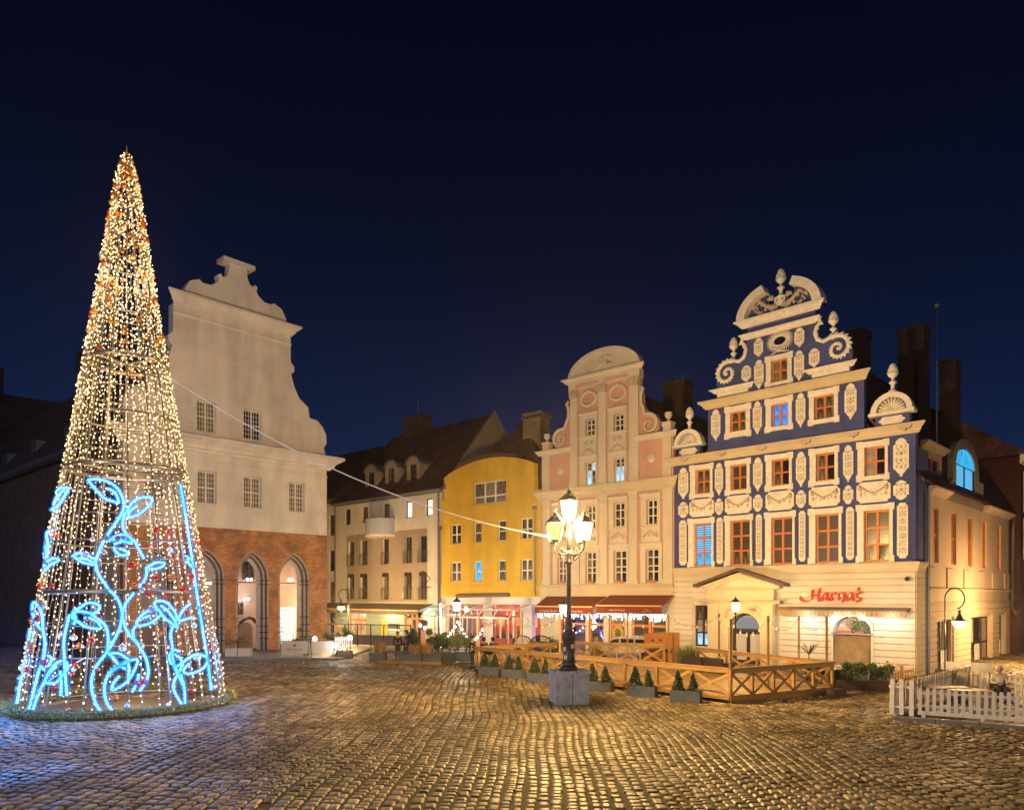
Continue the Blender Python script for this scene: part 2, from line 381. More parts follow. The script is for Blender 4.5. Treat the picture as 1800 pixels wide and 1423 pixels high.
def put(name, me, parent=None, loc=None, rz=0, kind=None, label=None):
    o = bpy.data.objects.new(name, me); COL.objects.link(o)
    if parent: o.parent = parent
    if loc is not None: o.location = loc
    if rz: o.rotation_euler = (0, 0, rz)
    if kind: o['kind'] = kind
    if label: o['label'] = label
    return o
def tag(o, label, cat, group=None):
    o['label'] = label; o['category'] = cat
    if group: o['group'] = group
    return o
def thing(name, label, cat, loc=(0, 0, 0), rz=0, group=None):
    o = bpy.data.objects.new(name, None); COL.objects.link(o); o.location = loc; o.rotation_euler = (0, 0, rz)
    o.empty_display_size = .3
    return tag(o, label, cat, group)
def copy_tree(o, loc, rz, label, parent=None):
    c = o.copy(); COL.objects.link(c); c.parent = parent
    if parent is None:
        c.location = loc; c.rotation_euler = (0, 0, rz); c['label'] = label
    for ch in list(o.children): copy_tree(ch, None, None, None, c)
    return c
def lamp(loc, power, col=(1, .6, .25), r=.15, parent=None, name='lamp_light'):
    l = bpy.data.lights.new(name, 'POINT'); l.energy = power; l.color = col; l.shadow_soft_size = r
    o = bpy.data.objects.new(name, l); COL.objects.link(o); o.location = loc
    if parent: o.parent = parent
    return o
def rect(x0, x1, z0, z1): return [(x0, z0), (x1, z0), (x1, z1), (x0, z1)]
def archp(x0, x1, z0, zs, zt, n=10, power=2.0):            # opening with a round or flat arch
    c = (x0 + x1) / 2; a = (x1 - x0) / 2
    return [(x0, z0), (x1, z0)] + [(c + a * math.cos(math.pi * i / n), zs + (zt - zs) * math.sin(math.pi * i / n)) for i in range(n + 1)]
def pointed(x0, x1, z0, zs, zt, n=8):                      # pointed gothic arch struck from two centres
    c = (x0 + x1) / 2; a = (x1 - x0) / 2; h = zt - zs
    k = max(0, (h * h - a * a) / (2 * a)); rad = a + k; th = math.acos(k / rad) if rad > 0 else 0
    r = [(x0, z0), (x1, z0)]
    for i in range(n + 1): t = th * i / n; r.append((c - k + rad * math.cos(t), zs + rad * math.sin(t)))
    for i in range(n - 1, -1, -1): t = th * i / n; r.append((c + k - rad * math.cos(t), zs + rad * math.sin(t)))
    return r

class Frame:                                                # a facade: origin on the ground at its left end, direction to the right
    def __init__(s, P0, d):
        L = math.hypot(*d); s.P = P0; s.d = (d[0] / L, d[1] / L); s.rz = math.atan2(s.d[1], s.d[0])
    def loc(s, z=0): return (s.P[0], s.P[1], z)
    def at(s, x, y=0, z=0):
        return (s.P[0] + s.d[0] * x - s.d[1] * y, s.P[1] + s.d[1] * x + s.d[0] * y, z)
    def sz(s, px, py, y=0):                                 # position on the facade measured off the photograph
        k = (px - 900) / FPX; ox = s.P[0] - s.d[1] * y; oy = s.P[1] + s.d[0] * y
        t = (k * oy - ox) / (s.d[0] - k * s.d[1]); Y = oy + t * s.d[1]
        return t, EYE + (HOR - py) * Y / FPX
def gp(px, Y): return ((px - 900) * Y / FPX, Y)            # ground position at a given distance

WC = {}
WR = random.Random(21)
def window(par, x0, x1, z0, z1, y, cols=2, rows=(.5,), frame='wframe', pane='dpane', fw=.06, mun=None, sill=None, panes=None, label=None):
    """part 'window' (its frame) with sub-parts pane and sill"""
    W, Hh = round(x1 - x0, 2), round(z1 - z0, 2)
    key = (W, Hh, cols, rows, frame, fw, mun)
    if key not in WC:
        m = MB(); m.prism(rect(0, W, 0, Hh), 0, .07, [rect(fw, W - fw, fw, Hh - fw)])
        zs = [fw] + [Hh * r for r in rows] + [Hh - fw]; xs = [fw + (W - 2 * fw) * i / cols for i in range(cols + 1)]
        for x in xs[1:-1]: m.box(x - fw * .75, x + fw * .75, -.012, .062, fw, Hh - fw)
        for z in zs[1:-1]: m.box(fw, W - fw, -.006, .058, z - fw * .6, z + fw * .6)
        if mun:
            for i in range(cols):
                for k in range(1, mun[0]):
                    x = xs[i] + (xs[i + 1] - xs[i]) * k / mun[0]; m.box(x - .014, x + .014, .012, .05, fw, Hh - fw)
            for j in range(len(zs) - 1):
                for k in range(1, mun[1]):
                    z = zs[j] + (zs[j + 1] - zs[j]) * k / mun[1]; m.box(fw, W - fw, .014, .048, z - .014, z + .014)
        me = m.mesh('window', frame)
        pm = {}
        for j in range(len(zs) - 1):
            a, b = xs[0], xs[1]
            q = MB().box(-(b - a) / 2 + .01, (b - a) / 2 - .01, 0, .012, -(zs[j + 1] - zs[j]) / 2 + .01, (zs[j + 1] - zs[j]) / 2 - .01)
            pm[j] = (q, {})
        WC[key] = (me, xs, zs, pm)
    me, xs, zs, pm = WC[key]
    o = put('window', me, par, (x0, y, z0), label=label)
    k = 0
    if not panes and pane in ('dpane', 'cpane'):             # every household hangs its own curtains; some panes have a painted reflection
        v_ = WR.choice(((pane,), (pane,), ('cpane',), ('dpane',), ('reflpane', 'dpane'), ('bpane',), ('cpane', 'dpane'), ('ypane', 'cpane')))
        panes = [v_[q % len(v_)] for q in range(cols * (len(rows) + 1))]
    for j in range(len(zs) - 1):
        for i in range(cols):
            mt = panes[k] if panes else pane; k += 1
            q, cache = pm[j]
            if mt not in cache:
                me2 = bpy.data.meshes.new('pane'); me2.from_pydata(q.v, [], q.f); me2.materials.append(M[mt]); cache[mt] = me2
            put('pane', cache[mt], o, ((xs[i] + xs[i + 1]) / 2, .035, (zs[j] + zs[j + 1]) / 2))
    if sill:
        MB().box(-.06, W + .06, -sill, .03, -.07, 0).build('sill', 'zinc' if frame != 'owood' else 'copper', o)
    return o

def course(par, mat, x0, x1, y0, y1, z0, z1, holes):        # a course of masonry interrupted by openings
    xs = x0; seg = []
    for h in sorted(holes):
        if h[2] < z1 - .02 and h[3] > z0 + .02:
            if h[0] > xs: seg.append((xs, h[0]))
            xs = max(xs, h[1])
    if xs < x1: seg.append((xs, x1))
    for a, b in seg:
        if b - a > .04: MB().prof([(y1, z0), (y0 - .005, z0), (y0 - .025, z0 + .025), (y0 - .025, z1 - .025), (y0 - .005, z1), (y1, z1)], a, b).build('stone_course', mat, par)

# =================================================================== BLUE HOUSE (renaissance gable, restaurant on the ground floor)
BF = Frame((9.76, 44.5), (.715, -.699))
PF = Frame((1.97, 51.2), (1500, -1300))
YF = Frame((-5.55, 58.1), (1420, -1300))
GF = Frame((-16.2, 67.8), (1420, -1300))
_w = Frame((574 - 900, 1300), (1180, 1300)); _k = 54 / 1300
WF = Frame(((574 - 900) * _k - _w.d[0] * 14.0, 54 - _w.d[1] * 14.0), (1180, 1300))
c1 = BF.at(13.25)
SF = Frame(c1[:2], (.699, .715))                            # side street wing, runs away from the corner

def cartouche(x0, x1, z0, z1, kind='tall'):
    """shield-like plaque outline"""
    c = (x0 + x1) / 2; a = (x1 - x0) / 2; h = z1 - z0
    if kind == 'tall':
        e = min(.28, h * .16)
        return [(x0, z0 + e * 1.5), (c - a * .62, z0 + e * 1.05), (c - a * .5, z0 + e * .75), (c - a * .22, z0 + e * .45), (c - a * .16, z0 + .02), (c, z0), (c + a * .16, z0 + .02), (c + a * .22, z0 + e * .45),
                (c + a * .5, z0 + e * .75), (c + a * .62, z0 + e * 1.05), (x1, z0 + e * 1.5), (x1, z1 - e * 1.2), (c + a * .72, z1 - e * 1.05), (c + a * .66, z1 - e * .5), (c + a * .3, z1 - e * .1), (c, z1), (c - a * .3, z1 - e * .1),
                (c - a * .66, z1 - e * .5), (c - a * .72, z1 - e * 1.05), (x0, z1 - e * 1.2)]
    if kind == 'small':
        e = h * .24
        return [(x0, z0 + e), (c - a * .72, z0 + e), (c - a * .66, z0 + e * .5), (c - a * .3, z0 + e * .1), (c, z0), (c + a * .3, z0 + e * .1), (c + a * .66, z0 + e * .5), (c + a * .72, z0 + e), (x1, z0 + e),
                (x1, z1 - e), (c + a * .72, z1 - e), (c + a * .66, z1 - e * .5), (c + a * .3, z1 - e * .1), (c, z1), (c - a * .3, z1 - e * .1), (c - a * .66, z1 - e * .5), (c - a * .72, z1 - e), (x0, z1 - e)]
    if kind == 'strip':
        e = a * .55
        return [(x0, z0 + e), (x0 + e * .6, z0 + e * .7), (x0 + e * .8, z0), (x1 - e * .8, z0), (x1 - e * .6, z0 + e * .7), (x1, z0 + e), (x1, z1 - e), (x1 - e * .6, z1 - e * .7), (x1 - e * .8, z1), (x0 + e * .8, z1), (x0 + e * .6, z1 - e * .7), (x0, z1 - e)]
    e = .16                                                  # wide panel with notched corners
    return [(x0, z0 + e), (x0 + e * .7, z0 + e * .6), (x0 + e, z0), (x1 - e, z0), (x1 - e * .7, z0 + e * .6), (x1, z0 + e), (x1, z1 - e), (x1 - e * .7, z1 - e * .6), (x1 - e, z1), (x0 + e, z1), (x0 + e * .7, z1 - e * .6), (x0, z1 - e)]
def relief(x0, x1, z0, z1, y, seed, nx=7, nz=None, amp=.05, swag=False):
    """carved scrollwork, mirror-symmetric about its axis"""
    r = random.Random(seed); W = x1 - x0; Hh = z1 - z0; m = MB(); c = (x0 + x1) / 2
    if swag:
        for sgn in (-1, 1):
            pts = [(c + sgn * W * .42 * (1 - t / 6), y - .01, z1 - Hh * (.12 + .42 * math.sin(t / 6 * math.pi * .5))) for t in range(7)]
            m.tube(pts, [.03 + .028 * math.sin(math.pi * t / 6) for t in range(7)], 5)
            m.ball((c + sgn * W * .38, y, z1 - Hh * .3), .11, 7, 4, 1.4); m.ball((c + sgn * W * .36, y, z1 - Hh * .6), .06, 6, 4, 1.8)
            for k in range(6): m.ball((c + sgn * W * r.uniform(.05, .3), y + .01, z0 + Hh * r.uniform(.3, .6)), r.uniform(.03, .05), 5, 3)
        m.ball((c, y, z0 + Hh * .42), .09, 7, 4, 1.2)
        return m
    n = max(3, int(Hh / (W * .42)))
    for i in range(n):
        zc = z0 + Hh * (i + .5) / n; q = Hh / n
        m.ball((c, y + .01, zc), W * r.uniform(.09, .15), 6, 4, 1.2)
        for sgn in (-1, 1):
            if i % 2:
                m.tube([(c + sgn * W * .08, y, zc - q * .5), (c + sgn * W * .36, y - .01, zc - q * .15), (c + sgn * W * .33, y, zc + q * .3), (c + sgn * W * .14, y, zc + q * .22)], [.016, .026, .022, .012], 5)
            else:
                m.tube([(c + sgn * W * .12, y, zc + q * .45), (c + sgn * W * .38, y - .01, zc + q * .25), (c + sgn * W * .26, y, zc - q * .25)], [.014, .028, .014], 5)
                m.ball((c + sgn * W * .27, y, zc), W * .07, 5, 3)
    return m
def surround(x0, x1, z0, z1, ix0, ix1, iz0, iz1, y=-.07, ear=.07):
    e = ear
    out = [(x0, z0), (x0 + .3, z0), (x0 + .3, z0 + e * .8), (x1 - .3, z0 + e * .8), (x1 - .3, z0), (x1, z0), (x1, z0 + .34), (x1 - e, z0 + .34), (x1 - e, z1 - .34), (x1, z1 - .34), (x1, z1), (x1 - .3, z1), (x1 - .3, z1 - e * .5), (x0 + .3, z1 - e * .5), (x0 + .3, z1), (x0, z1),
           (x0, z1 - .34), (x0 + e, z1 - .34), (x0 + e, z0 + .34), (x0, z0 + .34)]
    m = MB().prism(out, y, .03, [rect(ix0, ix1, iz0, iz1)])
    t = .015
    m.box(ix0 - t, ix0 + .002, y + .02, .3, iz0, iz1).box(ix1 - .002, ix1 + t, y + .02, .3, iz0, iz1).box(ix0, ix1, y + .02, .3, iz0 - t, iz0 + .002).box(ix0, ix1, y + .02, .3, iz1 - .002, iz1 + t)
    return m
def finial(c, s=1.0, n=12):                                  # pine cone on a baluster
    m = MB()
    m.lathe([(.20 * s, 0), (.20 * s, .05 * s), (.10 * s, .07 * s), (.10 * s, .38 * s), (.17 * s, .42 * s), (.20 * s, .47 * s), (.15 * s, .52 * s), (.06 * s, .60 * s), (.07 * s, .68 * s), (.15 * s, .74 * s), (.24 * s, .84 * s), (.25 * s, .93 * s), (.19 * s, .97 * s),
             (.215 * s, 1.08 * s), (.20 * s, 1.2 * s), (.15 * s, 1.33 * s), (.07 * s, 1.43 * s), (.005, 1.47 * s)], n, c)
    for j in range(5):
        for k in range(7):
            a = 2 * math.pi * (k + .5 * (j % 2)) / 7; rr = (.235, .225, .2, .15, .1)[j] * s
            m.ball((c[0] + rr * math.cos(a), c[1] + rr * math.sin(a), c[2] + (.92 + .11 * j) * s), .045 * s, 5, 3)
    return m
def volute(cx, cz, r0, turns, sgn, y, a0=0.0, w0=.12, tail=(), leaf=True, depth=.16):
    """spiral scroll with acanthus blades; tail = points leading into it"""
    m = MB(); pts = [(p[0], y - .06, p[1]) for p in tail]; n = int(turns * 18)
    rs = [w0 * .8] * len(pts)
    sp = []
    for i in range(n + 1):
        t = i / n; a = a0 + sgn * turns * 2 * math.pi * t; r = r0 * (1 - t) ** 1.1 + .03
        sp.append((cx + r * math.cos(a), y - .06, cz + r * math.sin(a))); rs.append(w0 * (1 - .65 * t))
    pts += sp
    m.tube(pts, rs, 6)
    if leaf:
        for i in range(1, len(pts) - 1, 1):
            p = Vector(pts[i]); d = Vector(pts[i + 1]) - Vector(pts[i - 1]); nrm = Vector((-d.z, 0, d.x)).normalized() * sgn
            k = rs[i] * 1.5; q = p + nrm * -k + d.normalized() * k * .5
            m.tube([p, (p + q) / 2 + Vector((0, -.03, 0)), q], [rs[i] * .8, rs[i] * .62, rs[i] * .18], 5)
    m.ball((cx, y - .09, cz), .07, 7, 4)
    return m

def roof_prism(par, x0, x1, y0, y1, ze, zr, xr=None, name='roof', mat='tile', over=.3):
    xr = (x0 + x1) / 2 if xr is None else xr
    t = .18
    m = MB().prism([(x0 - over, ze), (xr, zr), (x1 + over, ze), (x1 + over, ze + t), (xr, zr + t * 1.3), (x0 - over, ze + t)], y0, y1)
    m.prism([(x0, ze - .4), (x1, ze - .4), (x1, ze), (xr, zr - .05), (x0, ze)], y0 + .05, y1 - .05)
    return m.build(name, mat, par)

blue = thing('gabled_house', 'dark blue house with white carved plaques, orange windows and a tall scrolled gable', 'house', BF.loc(), BF.rz)
rows1 = [(.93, 2.70, 1.34, 2.52), (3.29, 5.06, 3.68, 4.87), (5.69, 7.47, 6.1, 7.28), (8.10, 9.89, 8.5, 9.69), (10.52, 12.32, 10.9, 12.1)]
rows2 = [(1.05, 2.64, 1.45, 2.42), (3.34, 4.93, 3.70, 4.68), (5.73, 7.32, 6.13, 7.1), (8.13, 9.72, 8.52, 9.48), (10.54, 12.10, 10.93, 11.9)]
holes = [rect(a[2], a[3], 5.55, 8.08) for a in rows1] + [rect(a[2], a[3], 9.79, 11.22) for a in rows2]
MB().prism(rect(0, 13.25, 5.44, 11.68), 0, .4, holes).build('upper_wall', 'blue', blue)
pn = {0: ['litcyan', 'litcyan', 'litblind', 'litblind', 'litblind', 'litblind']}
for i, a in enumerate(rows1):
    surround(a[0], a[1], 5.50, 8.40, a[2], a[3], 5.55, 8.08).build('window_surround', 'orn', blue)
    pns = ['litcyan', 'litcyan', 'litblind', 'litblind', 'litblind', 'litblind'] if i == 0 else ['bpane'] * 6
    if i == 1: pns = ['cpane', 'cpane', 'bpane', 'bpane', 'bpane', 'bpane']
    if i == 4: pns = ['cpane', 'dpane', 'bpane', 'bpane', 'bpane', 'bpane']
    window(blue, a[2] + .01, a[3] - .01, 5.56, 8.07, .14, 2, (.33, .66), 'owood', 'bpane', .085, panes=pns, label='tall window glowing turquoise behind a slatted blind' if i == 0 else None)
for i, a in enumerate(rows2):
    surround(a[0], a[1], 9.53, 11.53, a[2], a[3], 9.79, 11.22).build('window_surround', 'orn', blue)
    window(blue, a[2] + .01, a[3] - .01, 9.80, 11.21, .14, 2, (.5,), 'owood', 'cpane' if i in (0, 2, 4) else ('bpane' if i == 1 else 'dpane'), .075)
big = [(.31, .98), (2.73, 3.23), (5.06, 5.60), (7.47, 8.00), (9.90, 10.40), (12.27, 12.97)]
for i, (a, b) in enumerate(big):
    for z0, z1, kd in ((9.60, 11.46, 'tall'), (8.48, 9.43, 'small')):
        o = MB().prism(cartouche(a, b, z0, z1, kd), -.06, .02).build('plaque', 'orn', blue)
        h = (z1 - z0); relief(a + .04, b - .04, z0 + h * .16, z1 - h * .14, -.065, i * 7 + int(z0)).build('carving', 'carved', o, smooth=True)
st = [(.38, .86), (2.84, 3.22), (5.22, 5.56), (7.63, 7.97), (10.05, 10.43), (12.44, 12.93)]
for i, (a, b) in enumerate(st):
    o = MB().prism(cartouche(a, b, 5.67, 8.33, 'strip'), -.06, .02).build('plaque', 'orn', blue)
    relief(a + .04, b - .04, 5.85, 8.15, -.065, 50 + i).build('carving', 'carved', o, smooth=True)
for i, (a, b) in enumerate([(1.08, 2.66), (3.36, 4.96), (5.78, 7.36), (8.16, 9.75), (10.56, 12.15)]):
    o = MB().prism(cartouche(a, b, 8.47, 9.49, 'wide'), -.06, .02).build('garland_panel', 'orn', blue)
    relief(a, b, 8.5, 9.47, -.065, 80 + i, swag=True).build('carving', 'carved', o, smooth=True)
MB().cornice(-.05, 13.35, 11.62, 12.1, .42, over=1).build('main_cornice', 'cream', blue)
for i in range(6):
    z = 12.1; x = .9 + i * 2.4
    MB().prism([(x - .28, 11.92), (x - .2, 11.8), (x - .08, 11.82), (x, 11.72), (x + .08, 11.82), (x + .2, 11.8), (x + .28, 11.92), (x + .3, 11.98), (x - .3, 11.98)], -.47, -.3).build('cornice_pendant', 'carved', blue)
# attic
at_h = [rect(3.66, 4.63, 13.1, 14.25), rect(6.09, 7.06, 13.0, 14.22), rect(8.42, 9.45, 13.0, 14.25)]
MB().prism(rect(2.24, 10.9, 11.9, 14.7), .02, .4, at_h).build('attic_wall', 'blue', blue)
for i, (o_, n_) in enumerate((((3.32, 4.95), (3.66, 4.63)), ((5.72, 7.32), (6.09, 7.06)), ((8.1, 9.72), (8.42, 9.45)))):
    surround(*o_, 12.72, 14.58, *n_, 13.0 + .1 * (i == 0), 14.22).build('window_surround', 'orn', blue)
    window(blue, n_[0] + .01, n_[1] - .01, 13.0 + .1 * (i == 0), 14.23, .14, 2, (.5,), 'owood', 'dpane', .075, panes=['litblue'] * 4 if i == 1 else ['cpane'] * 4, label='small attic window lit bright blue' if i == 1 else None)
for i, (a, b) in enumerate(((2.48, 3.06), (5.04, 5.56), (7.46, 7.97), (9.97, 10.56))):
    o = MB().prism(cartouche(a, b, 12.75, 14.56, 'tall'), -.05, .04).build('plaque', 'orn', blue)
    relief(a + .05, b - .05, 13.05, 14.3, -.055, 100 + i).build('carving', 'carved', o, smooth=True)
MB().cornice(2.2, 10.94, 14.62, 15.08, .4, over=1).build('attic_cornice', 'cream', blue)
# shell gablets either side
for c, w_, fz in ((.98, .92, 13.82), (12.2, .96, 13.95)):
    g = MB().prism(archp(c - w_ * .8, c + w_ * .8, 12.05, 12.75, 13.6, 14), .02, .38).build('gablet', 'blue', blue)
    MB().prism([(c + w_ * math.cos(t), 12.8 + w_ * .98 * math.sin(t)) for t in np.linspace(0, math.pi, 17)] + [(c + w_ * .72 * math.cos(t), 12.8 + w_ * .72 * math.sin(t)) for t in np.linspace(math.pi, 0, 17)], -.16, .3).build('arch_moulding', 'orn', g)
    MB().prism(rect(c - w_ * 1.08, c + w_ * 1.08, 12.66, 12.82), -.2, .3).build('ledge', 'orn', g)
    MB().prism(cartouche(c - .6, c + .6, 12.2, 12.58, 'wide'), -.05, .03).build('plaque', 'orn', g)
    sh = MB()
    for k in range(11):
        t = math.pi * (k + .5) / 11; sh.tube([(c + .08 * math.cos(t), -.03, 12.86 + .08 * math.sin(t)), (c + .35 * math.cos(t), -.06, 12.86 + .35 * math.sin(t)), (c + .60 * math.cos(t), -.03, 12.86 + .60 * math.sin(t))], [.015, .05, .075], 5)
    sh.ball((c, -.06, 12.9), .07); sh.build('shell', 'orn', g, smooth=True)
    finial((c, .12, fz - .15), .95).build('finial', 'orn', g, smooth=True)
# upper gable
cx = 6.57
half = [(3.72, 15.02), (3.78, 16.2), (3.62, 16.8), (3.2, 17.15), (2.75, 17.2), (2.35, 17.05), (2.12, 17.25), (1.98, 17.7), (1.92, 18.0), (1.88, 18.85)]
MB().prism([(cx + a, b) for a, b in half] + [(cx - a, b) for a, b in reversed(half)], .03, .4, [rect(6.07, 7.0, 15.42, 16.62)]).build('gable_wall', 'blue', blue)
surround(5.72, 7.3, 15.18, 16.9, 6.07, 7.0, 15.42, 16.62, y=-.04).build('window_surround', 'orn', blue)
window(blue, 6.08, 6.99, 15.43, 16.61, .17, 2, (.5,), 'owood', 'dpane', .075)
for i, (a, b, z0, z1, kd) in enumerate(((5.11, 5.66, 15.22, 16.83, 'tall'), (7.36, 7.9, 15.22, 16.83, 'tall'), (5.1, 5.62, 17.0, 18.02, 'tall'), (7.38, 7.9, 17.0, 18.02, 'tall'), (4.36, 4.92, 15.75, 16.68, 'tall'), (8.15, 8.7, 15.75, 16.75, 'tall'))):
    o = MB().prism(cartouche(a, b, z0, z1, kd), -.04, .05).build('plaque', 'orn', blue)
    relief(a + .05, b - .05, z0 + .2, z1 - .15, -.045, 130 + i).build('carving', 'carved', o, smooth=True)
wr = MB()
for k in range(30):
    t = 2 * math.pi * k / 30; d = (math.cos(t), math.sin(t)); q = (math.cos(t + .16), math.sin(t + .16))
    wr.tube([(cx + .40 * d[0], -.03, 17.6 + .30 * d[1]), (cx + .58 * q[0], -.06, 17.6 + .47 * q[1]), (cx + .76 * d[0], -.02, 17.6 + .62 * d[1])], [.04, .045, .015], 5)
wr.tube([(cx + .38 * math.cos(t), -.03, 17.6 + .27 * math.sin(t)) for t in np.linspace(0, 2 * math.pi, 24)[:-1]], .055, 6, closed=True)
wr.tube([(cx - .5, -.02, 16.93), (cx - .1, -.05, 17.06), (cx + .3, -.04, 16.98), (cx + .5, -.02, 17.0)], .03, 5)
wr.build('oval_wreath', 'orn', blue, smooth=True)
MB().prism([(cx + .33 * math.cos(t), 17.6 + .22 * math.sin(t)) for t in np.linspace(0, 2 * math.pi, 20)[:-1]], -.0, .05).build('oval_opening', 'dpane', blue)
for sg in (-1, 1):
    tail = [(cx + sg * 1.88, 18.2), (cx + sg * 2.12, 18.22), (cx + sg * 2.2, 18.0), (cx + sg * 2.02, 17.85), (cx + sg * 1.92, 17.5), (cx + sg * 2.05, 17.15), (cx + sg * 2.35, 16.98), (cx + sg * 2.7, 17.12)]
    volute(cx + sg * 3.08, 16.48, .66, 1.6, -sg, 0, math.pi / 2 + sg * .5, .14, tail).build('scroll', 'orn', blue, smooth=True)
    MB().cornice(cx + sg * 2.72 - 1.08, cx + sg * 2.72 + 1.08, 15.42, 15.66, .3, over=1).prism(rect(cx + sg * 2.72 - .95, cx + sg * 2.72 + .95, 15.2, 15.45), -.12, .05).build('ledge', 'orn', blue)
    finial((cx + sg * 2.78, .15, 17.12), .95).build('finial', 'orn', blue, smooth=True)
MB().cornice(cx - 1.95, cx + 1.95, 18.08, 18.36, .32, over=1).build('frieze_cornice', 'orn', blue)
MB().cornice(cx - 2.1, cx + 2.1, 18.74, 19.14, .42, over=1).build('pediment_cornice', 'orn', blue)
MB().prism([(cx - 2.0, 19.1)] + [(cx + 1.9 * math.cos(t), 19.1 + 1.35 * math.sin(t)) for t in np.linspace(math.pi, math.pi * .64, 8)] + [(cx - .6, 19.75), (cx, 19.6), (cx + .6, 19.75)] + [(cx + 1.9 * math.cos(t), 19.1 + 1.35 * math.sin(t)) for t in np.linspace(math.pi * .36, 0, 8)] + [(cx + 2.0, 19.1)], .05, .4).build('tympanum', 'blue', blue)
for sg in (-1, 1):
    ts = np.linspace(.02, 1.2, 12)
    MB().prism([(cx + sg * 2.35 * math.cos(t), 19.1 + 1.75 * math.sin(t)) for t in ts] + [(cx + sg * 1.88 * math.cos(t), 19.1 + 1.32 * math.sin(t)) for t in reversed(ts)], -.42, .4).build('broken_pediment', 'orn', blue)
    rel = MB(); r_ = random.Random(5)
    for k in range(26): rel.ball((cx + sg * r_.uniform(.15, 1.5), -.04, 19.3 + r_.uniform(0, .75) * (.6 + .4 * abs(sg))), r_.uniform(.06, .13), 6, 4, r_.uniform(.8, 1.6))
    rel.tube([(cx + sg * .2, -.08, 19.45), (cx + sg * .7, -.12, 19.6), (cx + sg * 1.1, -.1, 20.0), (cx + sg * 1.3, -.06, 19.8)], [.1, .12, .1, .05], 6)
    rel.build('coat_of_arms', 'carved', blue, smooth=True)
MB().box(cx - .3, cx + .3, -.05, .4, 19.5, 20.0).build('finial_pedestal', 'orn', blue)
finial((cx, .12, 20.0), 1.05).build('finial', 'orn', blue, smooth=True)
# ground floor
gh = [(1.38, 2.57, .9, 3.3), (2.45, 6.5, 0, 5.0), (9.35, 11.3, .30, 2.9)]
MB().prism(rect(0, 13.25, -.3, 5.05), .02, .45, [rect(1.38, 2.40, .9, 3.3), archp(3.7, 5.6, -.2, 1.95, 2.9), archp(9.4, 11.28, .32, 2.1, 2.86)]).build('ground_wall', 'cream2', blue)
for k in range(16):
    z0 = -.08 + k * .32
    hl = [(1.30, 2.62, .85, 3.36), (2.30, 6.62, -1, 4.05), (9.30, 11.38, .25, 2.98)]
    course(blue, 'cream2', 0.02, 13.25, -.05, .03, z0, min(z0 + .275, 5.03), hl)
MB().cornice(-.02, 13.3, 5.02, 5.5, .16, over=1).build('base_cornice', 'cream', blue)
window(blue, 1.39, 2.39, .91, 3.29, .16, 2, (.33, .66), 'dframe', 'dpane', .08, panes=['litpale', 'litpale', 'reflpane', 'reflpane', 'cpane', 'dpane'])  # pale glowing and grey panes stand in for reflections
# flat arch stones above the left window
for k in range(5): MB().prism([(1.32 + k * .27, 3.42), (1.57 + k * .27, 3.42), (1.63 + k * .30 - .1, 4.05), (1.3 + k * .30 - .1, 4.05)], -.08, -.03).build('arch_stone', 'cream2', blue)
# doorway
m = MB().prism(rect(2.42, 6.42, -.2, 3.45), -.34, .04, [archp(3.7, 5.6, -.19, 1.95, 2.9)]); m.build('door_portal', 'cream', blue)
MB().prism(rect(2.5, 3.15, -.2, 3.4), -.44, -.33).build('portal_pilaster', 'cream', blue); MB().prism(rect(5.72, 6.36, -.2, 3.4), -.44, -.33).build('portal_pilaster', 'cream', blue)
MB().cornice(2.3, 6.54, 3.42, 3.62, .3, y=-.34, over=.5).prism(rect(2.45, 6.4, 3.6, 4.2), -.42, .04).build('portal_entablature', 'cream', blue)
MB().prism([(2.2, 4.22), (6.66, 4.22), (6.66, 4.34), (4.43, 5.06), (2.2, 4.34)], -.48, .04, [[(3.0, 4.32), (5.86, 4.32), (4.43, 4.80)]]).build('portal_gable', 'cream', blue)
MB().prism([(3.0, 4.30), (5.9, 4.30), (4.43, 4.83)], -.36, -.30).build('tympanum', 'cream2', blue)
for sg in (-1, 1):
    MB().beam((4.43 + sg * 2.72, -.32, 4.42), (4.43, -.32, 5.32), .86, .16, (0, 0, 1)).build('portal_roof_slope', 'copper', blue)
    MB().beam((4.43 + sg * 2.35, -.5, 4.32), (4.43, -.5, 5.06), .16, .12).build('raking_moulding', 'cream', blue)
rel = MB()
for sg in (-1, 1):
    rel.tube([(4.65 + sg * .25, -.37, 3.15), (4.65 + sg * .7, -.4, 3.25), (4.65 + sg * 1.0, -.4, 3.0), (4.65 + sg * 1.05, -.37, 2.6)], [.05, .09, .08, .03], 6)
    for k in range(6): rel.ball((4.65 + sg * (.3 + .13 * k), -.36, 3.1 + .06 * math.sin(k * 2)), .08, 6, 4)
rel.build('portal_carving', 'cream', blue, smooth=True)
dr = MB().prism(archp(3.72, 5.58, -.1, 1.95, 2.88), .2, .27, [archp(3.85, 5.45, 2.0, 2.1, 2.76, 8), rect(3.85, 4.55, .25, 1.72), rect(4.75, 5.45, .25, 1.72)]).build('door', 'dframe', blue)
MB().prism(archp(3.86, 5.44, 2.01, 2.1, 2.75, 8), .23, .25).build('fanlight', P('fanlight_pane', (.1, .1, .1), rough=.2, em=(.62, .80, .92), es=.2), dr)
for a in (3.86, 4.76): MB().box(a, a + .68, .225, .245, .26, 1.71).build('door_pane', P('door_pane_glow', (.35, .28, .2), rough=.2, em=(1, .78, .5), es=.12), dr)
lat = MB()
